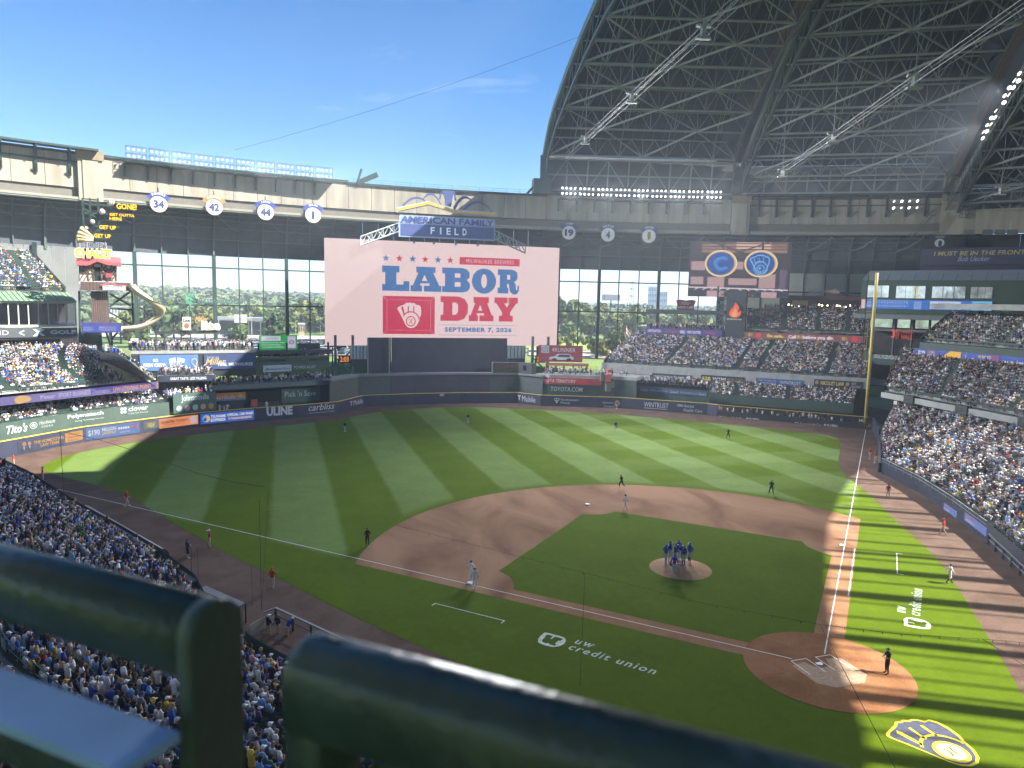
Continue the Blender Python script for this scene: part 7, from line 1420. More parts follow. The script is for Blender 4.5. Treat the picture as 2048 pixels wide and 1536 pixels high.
for o in (-.5, .5): m_ = MB(); m_.beam(pol(196.4+o, 35.2, 40.3), pol(196.4+o, 36.7, 46.6), .14); m_.beam(pol(196.4+o, 35.2, 41.4), pol(196.4+o, 36.7, 47.7), .08); m_.build('stringer', STEEL_T, st)
sp_ = thing('wall_speakers', 'row of grey loudspeakers on the wall above the terrace', 'speakers', fr.at(14, 41))
for u in (1938, 1975, 2000, 2025): q, z = fr.hit(u, 465); m_ = MB(); m_.box(fr.at(q, z, .3), (2., .8, 1.2), -R_(45)); m_.build('speaker', MC(96, 100, 102), sp_)
# ------------------------------------------------------------------ outside the windows
def leaf_mat(key, c, var=.45, sc=.35):
    m = M(key, c, .9, var=var, scale=sc, spec=.15); return m
LEAF = [leaf_mat('leaves_green', (.115, .160, .042)), leaf_mat('leaves_olive', (.165, .185, .050)), leaf_mat('leaves_dark', (.080, .125, .046))]
BARK = M('bark', (.09, .065, .045), .9, var=.3, scale=3)
def crown_mesh(seed, w=3.4, h=8.5, n=900, s=.55):
    r = np.random.default_rng(seed); k = 9; cl = np.stack([r.normal(0, .42*w, k), r.normal(0, .42*w, k), r.uniform(.30*h, .92*h, k)], 1); cl[:, :2] *= (1.15-((cl[:, 2:]/h)-.5)**2*1.5); cr = r.uniform(.30, .48, k)*w
    i = r.integers(0, k, n); d = r.normal(size=(n, 3)); d /= np.linalg.norm(d, axis=1)[:, None]; c = cl[i]+d*(cr[i]*r.uniform(.55, 1.05, n)**.6)[:, None]
    a = r.normal(size=(n, 3)); a /= np.linalg.norm(a, axis=1)[:, None]; b = np.cross(a, d+.3*r.normal(size=(n, 3))); b /= np.linalg.norm(b, axis=1)[:, None]+1e-9; ss = (s*r.uniform(.6, 1.3, n))[:, None]
    V = np.stack([c-a*ss-b*ss, c+a*ss-b*ss*.6, c+a*ss*.7+b*ss, c-a*ss*.8+b*ss*.9], 1).reshape(-1, 3); me = bpy.data.meshes.new('crown')
    me.from_pydata(V.tolist(), [], [(4*j, 4*j+1, 4*j+2, 4*j+3) for j in range(n)]); return me
CROWN = []
for i in range(5): me = crown_mesh(20+i); me.materials.append(LEAF[i % 3]); CROWN.append(me)
m_ = MB(); m_.tube((0, 0, -.5), (0, 0, 4.5), .26, 7, .16); m_.tube((0, 0, 3), (.9, .3, 6), .12, 5, .05); m_.tube((0, 0, 3.4), (-.7, .5, 6.4), .12, 5, .05); m_.tube((0, 0, 4.4), (.1, -.4, 7.5), .13, 5, .04)
_t = m_.build('trunk', BARK); TRUNK = _t.data; bpy.data.objects.remove(_t)
def along(u, d): r = ray(u, 590); k = r[:2]/np.linalg.norm(r[:2]); p = CAM[:2]+k*d; return (p[0], p[1])
def tree(u, d, s, k, label, group='trees outside the windows'):
    x, y = along(u, d); z = gz(x, y); root = thing('tree', label, 'tree', (x, y, z), group); root.scale = (s*random.uniform(.9, 1.2), s*random.uniform(.9, 1.2), s); root.rotation_euler = (0, 0, random.uniform(0, 6))
    link('trunk', TRUNK, root); link('crown', CROWN[k], root)
TR_ = dict(left=[], right=[])
LT_ = ('green', 'olive green', 'dark green')
for u, d, s, k in ((272, 262, 1.1, 0), (286, 300, 1.5, 2), (238, 280, 1.2, 1), (330, 330, 1.7, 0), (345, 290, 1.3, 2), (392, 340, 1.5, 1), (472, 268, .95, 0), (545, 290, 1.25, 2), (560, 300, 1.0, 3), (430, 380, 1.6, 4), (500, 400, 1.7, 1), (530, 390, 1.6, 0), (585, 395, 1.7, 4), (610, 380, 1.8, 1), (640, 390, 1.8, 3), (665, 360, 1.6, 0), (255, 390, 1.8, 4), (310, 420, 1.8, 3), (370, 430, 1.9, 2), (450, 430, 1.9, 0), (1125, 330, 2.1, 1), (1145, 310, 2.0, 3), (1165, 340, 2.2, 4), (1185, 325, 1.7, 0), (1212, 345, 1.9, 1), (1240, 320, 1.7, 4), (1262, 335, 1.8, 1), (1285, 310, 1.5, 3), (1238, 245, 1.1, 4), (1250, 238, .9, 3), (1105, 250, 1.0, 1), (1200, 232, .8, 4), (1150, 270, .7, 1), (1180, 262, .6, 3), (1325, 360, 1.6, 0), (1355, 340, 1.5, 1), (1390, 370, 1.6, 2), (1130, 420, 1.7, 2), (1230, 430, 1.8, 0), (1300, 440, 1.7, 2), (1415, 350, 1.5, 1), (1110, 380, 1.9, 0), (690, 240, .8, 0), (720, 250, .9, 2), (1040, 240, .8, 1)):
    side = 'left' if u < 800 else 'right'; TR_[side].append((u, d, s, k))
for side in TR_:
    for i, (u, d, s, k) in enumerate(sorted(TR_[side])): big = 'tall' if s > 1.55 else ('small' if s < 1.05 else 'medium'); tree(u, d, s, k, '%s %s tree outside the %s windows, %s from the left' % (big, LT_[k % 3], side, ORDW[i]))
# far wooded hills and treeline: uncountable
def far_wood():
    r = np.random.default_rng(5); V = []; N = 0; cols = []
    pts = []
    for _ in range(9000):
        u = r.uniform(120, 700) if r.random() < .62 else r.uniform(1060, 1440); d = 400+1100*r.random()**1.5
        if u > 900 and d < 470: continue
        pts.append((u, d))
    C = np.array([(*along(u, d), 0) for u, d in pts]); C[:, 2] = [gz(x, y) for x, y, _ in C]; n = 26; T = len(C); hh = r.uniform(6, 13, T); ww = hh*r.uniform(.32, .5, T)
    dr = r.normal(size=(T, n, 3)); dr /= np.linalg.norm(dr, axis=2)[:, :, None]; c = C[:, None]+np.stack([dr[..., 0]*ww[:, None], dr[..., 1]*ww[:, None], hh[:, None]*.55+dr[..., 2]*hh[:, None]*.45], 2)
    a = r.normal(size=(T, n, 3)); a /= np.linalg.norm(a, axis=2)[:, :, None]; b = np.cross(a, dr); b /= np.linalg.norm(b, axis=2)[:, :, None]+1e-9; s = (r.uniform(.9, 1.9, (T, n))*(hh/11)[:, None])[:, :, None]
    V = np.stack([c-a*s-b*s, c+a*s-b*s, c+a*s+b*s, c-a*s+b*s], 2).reshape(-1, 3); nf = T*n; me = bpy.data.meshes.new('distant_wood')
    me.vertices.add(len(V)); me.vertices.foreach_set('co', V.ravel().astype(np.float32)); me.loops.add(nf*4); me.loops.foreach_set('vertex_index', np.arange(nf*4, dtype=np.int32)); me.polygons.add(nf); me.polygons.foreach_set('loop_start', np.arange(0, nf*4, 4, dtype=np.int32)); me.polygons.foreach_set('loop_total', np.full(nf, 4, dtype=np.int32))
    me.polygons.foreach_set('material_index', np.repeat(r.integers(0, 3, T), n).astype(np.int32))
    for i, cc in enumerate(((.135, .180, .072), (.165, .190, .078), (.105, .150, .072))): me.materials.append(leaf_mat('far_leaves_%d' % i, cc, .4, .08))
    me.update(); o = bpy.data.objects.new('distant_wood', me); COL.objects.link(o); tag(o, 'wooded hills and treeline far beyond the outfield windows', 'woods', kind='stuff')
far_wood()
ASPH = M('asphalt', (.14, .135, .13), .9, var=.12, scale=.2); PALE = M('pale_road', (.36, .33, .28), .9, var=.1, scale=.1)
def patch(name, us, z, mat): mb = MB(); mb.sheet(us, z); struct(name, mb, mat)
patch('parking_lot', [along(u, d) for u, d in ((330, 225), (700, 222), (700, 290), (330, 300))], 5.95, ASPH)
patch('access_road', [along(u, d) for u, d in ((200, 318), (720, 300), (720, 322), (200, 345))], 6.15, PALE)
patch('park_road', [along(u, d) for u, d in ((1060, 232), (1330, 226), (1330, 243), (1060, 250))], 5.95, M('grey_road', (.30, .29, .27), .9, var=.08, scale=.1))
patch('park_road_far', [along(u, d) for u, d in ((1060, 256), (1280, 250), (1280, 258), (1060, 266))], 5.99, PALE)
patch('mown_park', [along(u, d) for u, d in ((1050, 268), (1420, 258), (1420, 305), (1050, 312))], 5.98, M('mown_park_grass', (.20, .27, .05), .9, var=.12, scale=.08))
def car_mesh(key, c):
    m_ = MB(); m_.prism([(-2.2, -.85), (2.2, -.85), (2.25, -.6), (2.25, .6), (2.2, .85), (-2.2, .85), (-2.3, .6), (-2.3, -.6)], .32, .82, 0)
    b, t = [(-1.7, -.8), (1.1, -.8), (1.1, .8), (-1.7, .8)], [(-1.3, -.65), (.5, -.65), (.5, .65), (-1.3, .65)]
    m_.hexa([(*p, .82) for p in b]+[(*p, 1.36) for p in t], 1); m_.box((-.4, 0, 1.39), (1.8, 1.3, .06), mi=0)
    for x in (-1.4, 1.4):
        for y in (-.8, .8): m_.tube((x, y-.1, .33), (x, y+.1, .33), .33, 8, mi=2)
    o = m_.build('parked_car', [M('car_'+key, c, .3, .3, .02), M('car_glass', (.03, .035, .04), .1), BLACK]); d = o.data; bpy.data.objects.remove(o); return d
CARS = {k: car_mesh(k, c) for k, c in (('white', (.7, .7, .7)), ('silver', (.40, .42, .44)), ('black', (.02, .02, .022)), ('red', (.35, .03, .03)), ('blue', (.05, .10, .25)), ('grey', (.16, .17, .18)))}
ck = list(CARS); rowi = 0
for ri, d in enumerate((228, 234, 243, 249, 258, 264, 274, 280)):
    for u in np.arange(345, 690, 2050/d*1.35):
        if random.random() < .16: continue
        k = random.choice(('white', 'silver', 'black', 'grey', 'white', 'blue', 'red', 'silver')); x, y = along(u, d); o = bpy.data.objects.new('parked_car', CARS[k]); COL.objects.link(o); o.location = (x, y, 5.96); o.rotation_euler = (0, 0, R_(72)+random.choice((0, math.pi)))
        tag(o, '%s car parked in the lot beyond the left windows, %s row from the stand' % (k, ORDW[ri]), 'car', 'cars parked outside the left windows')
for u, d, k in ((1140, 236, 'blue'), (1205, 238, 'black'), (455, 311, 'blue')): x, y = along(u, d); o = bpy.data.objects.new('driving_car', CARS[k]); COL.objects.link(o); o.location = (x, y, 6.0 if u > 900 else 6.18); o.rotation_euler = (0, 0, R_(-15)); tag(o, k+' car driving on the road '+('nearer the video board' if u == 1140 else 'beside the flag poles' if u == 1205 else 'beyond the left parking lot'), 'car')
def building(label, u0, u1, d, z0, z1, mat, rows, cols, winmat=None):
    a, b = along(u0, d), along(u1, d); pl = PL([a, b]); g = gz(*a); root = thing('distant_building', label, 'building', (*a, g)); L = pl.L[-1]; m_ = MB(); pl.strip(m_, 0, L, g-1, g+z1, -14, 0); m_.build('wall', mat, root)
    m_ = MB(); pl.strip(m_, -.3, L+.3, g+z1, g+z1+.5, -14.3, .3); m_.build('roof', CONC_D, root)
    for r in range(rows):
        for c in range(cols): m_ = MB(); q = L*(c+.25)/cols; pl.strip(m_, q, q+L*.5/cols, g+z0+(z1-z0)*(r+.3)/rows, g+z0+(z1-z0)*(r+.78)/rows, -.1, .08); m_.build('window', winmat or MC(70, 84, 100), root)
building('long white office block behind the chalet slide', 215, 300, 380, 1, 12, MC(206, 206, 200), 3, 14)
building('pale tall hospital block on the horizon right of the video board', 1296, 1313, 900, 2, 36, MC(176, 196, 214), 5, 5); building('grey hospital wing beside the pale tall block', 1313, 1335, 905, 2, 30, MC(170, 186, 202), 4, 6)
building('low white warehouse beyond the right windows', 1345, 1372, 520, 1, 12, MC(206, 200, 186), 2, 6); building('small tan house among the trees beyond the left windows', 596, 608, 335, 1, 5, MC(196, 170, 140), 1, 3)
building('red brown brick viaduct building beyond the right windows', 1285, 1380, 300, 1, 8, MC(150, 118, 100), 2, 12)
# overpass with a dark block for the shade beneath, sign gantries, lamp posts, billboard, tower, flags
ov = thing('highway_overpass', 'dark road overpass beyond the parking lot', 'bridge', (*along(430, 345), 6)); pl = PL([along(395, 345), along(545, 335)]); m_ = MB(); pl.strip(m_, 0, pl.L[-1], 11.8, 13.2, -10, 0); m_.build('deck', CONC_D, ov); m_ = MB(); pl.strip(m_, 6, pl.L[-1]-2, 5, 11.8, -9, -1); m_.build('shade_block', M('overpass_shade', (.035, .035, .035), .9), ov)
gn = thing('road_sign_gantry', 'white backed road sign gantry beyond the left windows', 'road sign', (*along(460, 322), 6)); pl = PL([along(436, 322), along(502, 322)]); m_ = MB(); m_.beam(pl.at(0, 6), pl.at(0, 13.6), .35); m_.beam(pl.at(pl.L[-1], 6), pl.at(pl.L[-1], 13.6), .35); m_.beam(pl.at(0, 13.2), pl.at(pl.L[-1], 13.2), .4); m_.build('frame', STEEL_L, gn)
m_ = MB(); pl.strip(m_, 6, 11, 11.6, 15, -.2, .1); m_.build('sign_panel', MC(196, 196, 190), gn)
for i, (u, d) in enumerate(((496, 300), (520, 250), (590, 310), (640, 300), (1222, 262), (1120, 268))):
    x, y = along(u, d); g = gz(x, y); root = thing('lamp_post', '%s slender lamp post outside the %s windows, counted from the left' % ((ORDW[i], 'left') if u < 900 else (ORDW[5-i], 'right')), 'lamp post', (x, y, g), 'lamp posts outside'); m_ = MB(); m_.tube((x, y, g), (x, y, g+9), .11, 6, .07); m_.build('pole', STEEL_L, root)
    for s_ in (-1, 1): m_ = MB(); m_.beam((x, y, g+8.8), (x+s_*1.1, y, g+9.1), .09); m_.box((x+s_*1.3, y, g+9.05), (.6, .3, .15)); m_.build('lamp_head', STEEL_L, root)
bb = PL([along(1204, 480), along(1241, 480)]); root = thing('roadside_billboard', 'roadside billboard with a pale pink face beyond the right windows', 'billboard', bb.at(5, 8)); m_ = MB(); bb.strip(m_, 0, bb.L[-1], 24.3, 28.2, -.5, 0); m_.build('panel', MC(176, 190, 170), root); m_ = MB(); bb.strip(m_, 2, bb.L[-1]-2, 24.8, 27.8, 0, .1); m_.build('face', MC(210, 180, 206), root); m_ = MB(); m_.tube(bb.at(6, 3), bb.at(6, 24.4), .5); m_.build('mast', STEEL_T, root)
x, y = along(1264.5, 620); root = thing('radio_mast', 'lattice radio mast on the skyline right of the video board', 'mast', (x, y, gz(x, y))); m_ = MB(); g = gz(x, y)
for s_ in ((-1.6, -1.6), (1.6, -1.6), (0, 1.6)): m_.beam((x+s_[0], y+s_[1], g), (x+s_[0]*.5, y+s_[1]*.5, g+38), .4)
for k in range(12): m_.beam((x-1.6+.07*k, y-1, g+3.1*k), (x+1.6-.07*k, y-1, g+3.1*(k+1)), .3); m_.beam((x+1.6-.07*k, y-1, g+3.1*k), (x-1.6+.07*k, y-1, g+3.1*(k+1)), .3)
m_.build('lattice', MC(176, 186, 196), root); m_ = MB()
for z in (24, 30, 35): m_.box((x, y, g+z), (5, 1, 1.3))
m_.build('antennas', MC(190, 196, 200), root)
for i, (u, c, lab) in enumerate(((1255, 0, 'striped flag drooping on a pole outside the right windows'), (1275, 1, 'blue flag drooping on a pole outside the right windows'))):
    x, y = along(u, 230); g = gz(x, y); root = thing('flag_pole', lab, 'flag', (x, y, g)); m_ = MB(); m_.tube((x, y, g), (x, y, g+11), .08, 6); m_.build('pole', STEEL_L, root)
    W2 = 5
    for s_ in range(W2 if c == 0 else 1):
        m_ = MB(); n = 6; z1 = g+10.6-s_*.5; z0 = z1-(.5 if c == 0 else 2.5)
        for k in range(n+1): xx = x+.42*k; m_.v += [(xx, y+.15*math.sin(k*1.3), z0-.55*k), (xx, y+.15*math.sin(k*1.3), z1-.55*k)]
        m_.f += [(2*k, 2*k+2, 2*k+3, 2*k+1) for k in range(n)]; m_.m += [0]*n; m_.build('stripe' if c == 0 else 'cloth', MC(*((150, 60, 60) if s_ % 2 == 0 else (206, 206, 206))) if c == 0 else MC(70, 120, 190), root)
# ------------------------------------------------------------------ people on the field: one continuous skinned body each
def pose(kind):
    """joint positions of a 1.83 m figure facing +Y"""
    J = dict(pel=(0, 0, .96), spine=(0, .0, 1.15), chest=(0, -.01, 1.36), neck=(0, -.01, 1.52), head=(0, .02, 1.64), top=(0, .015, 1.76))
    for s, n in ((-1, 'l'), (1, 'r')):
        J.update({n+'sh': (s*.18, -.01, 1.45), n+'el': (s*.27, -.03, 1.18), n+'wr': (s*.28, .05, .93), n+'ha': (s*.28, .08, .84), n+'hip': (s*.095, 0, .90), n+'kn': (s*.11, .03, .50), n+'an': (s*.12, -.02, .09), n+'to': (s*.14, .17, .04)})
    def mv(**k):
        for a, b in k.items(): J[a] = b
    if kind == 'walk': mv(lkn=(-.1, .18, .52), lan=(-.1, .22, .12), lto=(-.11, .42, .05), rkn=(.1, -.02, .50), ran=(.1, -.32, .16), rto=(.11, -.16, .05), lel=(-.27, -.14, 1.2), lwr=(-.26, -.12, .96), lha=(-.26, -.08, .88), rel=(.27, .08, 1.2), rwr=(.25, .26, 1.04), rha=(.25, .33, 1.0))
    elif kind == 'run': mv(lkn=(-.1, .34, .62), lan=(-.1, .24, .22), lto=(-.11, .42, .14), rkn=(.1, -.16, .52), ran=(.1, -.5, .40), rto=(.11, -.46, .22), chest=(0, .08, 1.34), neck=(0, .12, 1.49), head=(0, .17, 1.60), top=(0, .18, 1.72), lsh=(-.18, .08, 1.43), rsh=(.18, .08, 1.43), lel=(-.3, -.1, 1.22), lwr=(-.22, .08, 1.1), lha=(-.2, .15, 1.1), rel=(.3, .14, 1.18), rwr=(.2, .36, 1.22), rha=(.18, .42, 1.26))
    elif kind == 'hips': mv(lel=(-.40, -.08, 1.2), lwr=(-.2, .02, 1.03), lha=(-.15, .06, 1.02), rel=(.40, -.08, 1.2), rwr=(.2, .02, 1.03), rha=(.15, .06, 1.02))
    elif kind == 'hold': mv(lel=(-.26, .06, 1.18), lwr=(-.12, .28, 1.16), lha=(-.06, .34, 1.17), rel=(.26, .06, 1.18), rwr=(.12, .28, 1.16), rha=(.06, .34, 1.17))
    elif kind == 'lean': mv(spine=(0, .12, 1.12), chest=(0, .28, 1.24), neck=(0, .40, 1.34), head=(0, .50, 1.42), top=(0, .56, 1.52), lsh=(-.18, .30, 1.32), rsh=(.18, .30, 1.32), lel=(-.24, .32, 1.05), lwr=(-.13, .22, .82), lha=(-.12, .2, .72), rel=(.24, .32, 1.05), rwr=(.13, .22, .82), rha=(.12, .2, .72))
    elif kind == 'wide': mv(lkn=(-.2, .03, .48), lan=(-.26, -.02, .09), lto=(-.30, .16, .04), rkn=(.2, .03, .48), ran=(.26, -.02, .09), rto=(.30, .16, .04), lwr=(-.30, .12, .96), rwr=(.34, .1, .95), lhip=(-.1, 0, .88), rhip=(.1, 0, .88))
    elif kind == 'throw': mv(rel=(.36, .05, 1.5), rwr=(.30, .12, 1.72), rha=(.28, .16, 1.8))
    return J
BONES = [('pel', 'spine', 1), ('spine', 'chest', 1), ('chest', 'neck', 1), ('neck', 'head', 0), ('head', 'top', 0)]
for n in 'lr': BONES += [('chest', n+'sh', 1), (n+'sh', n+'el', 1), (n+'el', n+'wr', 5), (n+'wr', n+'ha', 0), ('pel', n+'hip', 2), (n+'hip', n+'kn', 2), (n+'kn', n+'an', 6), (n+'an', n+'to', 4)]
RADII = dict(pel=.135, spine=.135, chest=.15, neck=.062, head=.098, top=.07, sh=.075, el=.052, wr=.038, ha=.042, hip=.105, kn=.07, an=.047, to=.04)
_PC = {}
def body_mesh(kind):
    if kind in _PC: return _PC[kind]
    J = pose(kind); names = list(J); me = bpy.data.meshes.new('body'); me.from_pydata([J[n] for n in names], [(names.index(a), names.index(b)) for a, b, _ in BONES], []); o = bpy.data.objects.new('body', me); COL.objects.link(o)
    md = o.modifiers.new('skin', 'SKIN'); md.use_smooth_shade = True; me.skin_vertices[0].data
    for i, n in enumerate(names):
        r = RADII.get(n) or RADII[n[1:]]; sv = me.skin_vertices[0].data[i]; sv.radius = (r, r*.8 if n in ('pel', 'spine', 'chest') else r); sv.use_root = (n == 'pel')
    sb = o.modifiers.new('sub', 'SUBSURF'); sb.levels = 1; sb.render_levels = 1
    bpy.context.view_layer.update(); ev = o.evaluated_get(bpy.context.evaluated_depsgraph_get()); m2 = bpy.data.meshes.new_from_object(ev)
    V = np.zeros(len(m2.vertices)*3); m2.vertices.foreach_get('co', V); V = V.reshape(-1, 3); F = [tuple(p.vertices) for p in m2.polygons]; bpy.data.objects.remove(o)
    ctr = np.array([V[list(f)].mean(0) for f in F]); best = np.full(len(F), 9.); part = np.zeros(len(F), int)
    for a, b, p in BONES:
        A, B = np.array(J[a]), np.array(J[b]); t = np.clip(((ctr-A)@(B-A))/((B-A)@(B-A)), 0, 1); d = np.linalg.norm(ctr-(A+t[:, None]*(B-A)), axis=1)-.5*(RADII.get(a) or RADII[a[1:]]); k = d < best; best[k] = d[k]; part[k] = p
    _PC[kind] = (V, F, part, J); return _PC[kind]
CLOTH = dict(white=(.74, .72, .66), cream=(.60, .58, .50), royal=(.022, .055, .30), grey=(.40, .41, .43), black=(.016, .016, .018), navy=(.02, .026, .06), red=(.46, .035, .03), khaki=(.46, .38, .27), skin=(.46, .27, .18), dark=(.22, .12, .08), white_s=(.7, .7, .7), brown=(.10, .05, .03))
def figure(label, pos, yaw, kind, shirt, pants, cap, skin='skin', socks=None, sleeve=None, glove=False, shoes='white_s', cat='person', z=.02, s=1.0, extra=None, group=None, bare=False):
    V, F, P, J = body_mesh(kind); root = thing('person', label, cat, (pos[0], pos[1], z), group); root.rotation_euler = (0, 0, yaw); root.scale = (s, s, s)
    me = bpy.data.meshes.new('body'); me.from_pydata(V.tolist(), [], F); tabl = np.array([CLOTH[skin], CLOTH[shirt], CLOTH[pants], (0, 0, 0), CLOTH[shoes], CLOTH[sleeve or skin], CLOTH[skin if bare else (socks or pants)]]); C = tabl[P]
    at = me.attributes.new('Col', 'FLOAT_COLOR', 'FACE'); at.data.foreach_set('color', np.concatenate([C, np.ones((len(C), 1))], 1).ravel().astype(np.float32)); me.materials.append(CROWD_M)
    me.polygons.foreach_set('use_smooth', np.ones(len(F), dtype=bool)); me.update(); link('body', me, root)
    if cap:
        h, t = np.array(J['head']), np.array(J['top']); m_ = MB(); m_.sphere(h+(0, .0, .03), (.108, .118, .125), 10, 5, z0=.0); m_.box(h+(0, .15, .055), (.15, .13, .02)); m_.build('cap', M('cap_'+cap, CLOTH[cap], .7), root, local=True)
    if glove: m_ = MB(); p = np.array(J['lha']); m_.sphere(p+(0, .04, -.03), (.10, .07, .13), 8, 5); m_.build('glove', M('glove_leather', (.12, .05, .025), .7), root, local=True)
    if extra == 'belt': m_ = MB(); p = J['pel']; m_.tube((p[0], p[1], p[2]+.03), (p[0], p[1], p[2]+.07), .15, 10); m_.build('belt', BLACK, root, local=True)
    m_ = MB(); h = np.array(J['head']); m_.sphere(h+(0, .105, -.01), (.018, .025, .03), 5, 3); m_.build('nose', M('nose_'+skin, CLOTH[skin], .7), root, local=True)
    return root
PI = math.pi
def face(p, q): d = np.array(q)-np.array(p); return math.atan2(-d[0], d[1])
mc = (0.3, 18.7)
figure('umpire in dark shirt and trousers facing home plate, hands at his chest', (3.35, -2.0), face((3.35, -2.), (-3., -.5)), 'hold', 'black', 'black', 'black', shoes='black')
figure('umpire in black running near second base', (7.2, 44.5), PI*.1, 'run', 'black', 'black', 'black')
figure('umpire in black standing on the outfield grass behind first base', (24.7, 37.8), PI*.75, 'wide', 'black', 'black', 'black', shoes='black')
figure('umpire in black standing on the grass behind third base', (-26.3, 30.7), PI*.05, 'stand', 'black', 'black', 'black')
figure('white uniformed runner jogging between second base and the mound', (3.4, 35.9), -PI*.55, 'walk', 'white', 'white', 'brown', skin='dark')
figure('white uniformed base coach on the third base line, back turned', (-19.0, 18.2), PI*.9, 'stand', 'white', 'white', 'navy')
figure('white uniformed runner standing on third base', (-18.9, 19.9), -PI*.2, 'hips', 'white', 'white', 'brown')
figure('white uniformed coach walking toward the first base dugout', (21.0, 8.9), -PI*.62, 'walk', 'cream', 'cream', 'navy', socks='navy', shoes='black')
figure('outfielder in navy and grey on the left field grass', (-23.5, 90.5), PI*.85, 'stand', 'navy', 'grey', 'navy', glove=True)
figure('outfielder in navy and grey in centre field', (-.1, 95.5), PI, 'stand', 'navy', 'grey', 'navy', glove=True)
figure('outfielder in dark jersey and grey trousers in right centre', (24.5, 82.2), PI*.9, 'wide', 'navy', 'grey', 'navy', glove=True)
figure('umpire or fielder all in black alone in right field', (41.3, 71.5), PI*.8, 'wide', 'black', 'black', 'black', shoes='black')
for (u, v), k, lab in (((1347.8, 1149.), 'stand', 'player in royal blue with a brown glove in front of the mound group'), ((1331, 1128), 'hips', 'blue shirted player at the left end of the mound group'), ((1339, 1121), 'stand', 'tall blue shirted player at the back left of the mound group'), ((1350, 1127), 'hold', 'blue shirted player in the middle of the mound group'), ((1360, 1120), 'lean', 'blue shirted player bending forward on the mound'), ((1367, 1130), 'stand', 'player in dark gear on the right half of the mound group'), ((1378.5, 1124), 'hips', 'player with dark socks at the right end of the mound group'), ((1356, 1118), 'stand', 'player half hidden at the back of the mound group')):
    x, y = G2(u, v, .2)
    figure(lab, (x, y), face((x, y), mc) if 'front' not in lab else face((x, y), (.2, 19)), k, 'royal', 'grey', 'royal', socks='navy' if ('socks' in lab or 'gear' in lab) else None, glove='glove' in lab, z=.18, sleeve='royal', s=1.04)
figure('crew member in red shirt and khakis striding on the left foul line', (-50.4, 50.0), -PI*.35, 'walk', 'red', 'khaki', 'red', skin='skin')
figure('crew member in red shirt and pale cap on the left foul track', (-40.5, 33.7), PI*.6, 'wide', 'red', 'khaki', 'white_s', shoes='brown')
figure('person in dark shirt and shorts looking down on the left track', (-42.1, 31.2), -PI*.3, 'hold', 'navy', 'black', 'black', bare=True)
figure('crew member in red shirt and khakis at the dirt edge near the camera pit', (-34.8, 22.3), -PI*.05, 'walk', 'red', 'khaki', 'red', shoes='brown')
figure('crew member in red walking on the sunlit dirt beyond first base', (38.1, 32.7), PI*.8, 'walk', 'red', 'khaki', 'black', shoes='black')
figure('crew member in red shirt and khaki shorts on the sunlit dirt near the dugout', (32.2, 19.5), PI*.1, 'walk', 'red', 'khaki', 'red', shoes='black')
figure('crew member in red standing against the right centre wall', (36.7, 107.), PI, 'stand', 'red', 'khaki', None)
figure('crew member in red on the front row railing at the far left', (-66.8, 68.9), -PI*.4, 'stand', 'red', 'khaki', 'black', z=.9)
figure('crew member in red at the railing beside the sunlit grass corner', (-61.2, 60.2), -PI*.4, 'stand', 'red', 'khaki', 'brown', z=.9)
figure('crew member in red at the top end of the right corner wall', (48.9, 47.0), PI*.5, 'stand', 'red', 'khaki', 'red', z=1.3)
figure('second crew member in red beside the right corner wall', (48.4, 45.4), PI*.5, 'stand', 'red', 'khaki', 'black', z=1.1)
for i, (u, v, sh) in enumerate(((435, 818, 'white'), (444, 822, 'white'), (450, 816, 'white'), (528, 802, 'white'))):
    p = PEN.at(PEN.hit(u, v)[0], 0, 1.6); figure(('first', 'second', 'third', 'fourth')[i]+' white uniformed player in the left bullpen, counted from the left', p[:2], PI*.9, ('stand', 'lean', 'hips', 'stand')[i], sh, 'white', 'navy', z=1.2)
pb = (CH.at(CH.hit(207, 560)[0], CH.hit(207, 562.5)[1], .6)); figure('costumed figure in dark clothes and a yellow hat on the chalet platform', pb[:2], PI*.9, 'hold', 'navy', 'black', None, z=float(pb[2]))
# ------------------------------------------------------------------ tarp roll, dugout roofs, camera pit
tp = [np.array(G(u, v, .7)) for u, v in ((168, 1024), (318, 1113))]; d = (tp[1]-tp[0]); L = np.linalg.norm(d); d /= L; nn = np.array((-d[1], d[0], 0))
root = thing('tarp_roll', 'long grey rolled field tarp with a row of pale round logos', 'tarp roll', tp[0]*[1, 1, 0]); c0, c1 = tp[0]*[1, 1, 0]+np.array((0, 0, .72)), tp[1]*[1, 1, 0]+np.array((0, 0, .72))
m_ = MB(); m_.tube(c0, c1, .72, 20); m_.build('roll', M('tarp_grey', (.20, .21, .23), .45, var=.15, scale=1.5, bump=.3, bscale=2.), root, True)
m_ = MB(); m_.tube(c1, c1+d*.35, .74, 20); m_.build('end_cap', STEEL_D, root)
cdir = CAM-(c0+c1)/2; cdir -= d*(cdir@d); cdir /= np.linalg.norm(cdir); side = np.cross(d, cdir)
for i in range(15):
    c = c0+d*(1+(L-2)*i/14)+cdir*.735; m_ = MB(); n = 16; m_.add([c+d*.36*math.cos(2*PI*k/n)+side*.36*math.sin(2*PI*k/n)-cdir*(.735-math.sqrt(.735**2-(.36*math.sin(2*PI*k/n))**2)) for k in range(n)]+[c+cdir*.005], [(k, (k+1) % n, n) for k in range(n)]); m_.build('round_logo', MC(170, 172, 172), root)
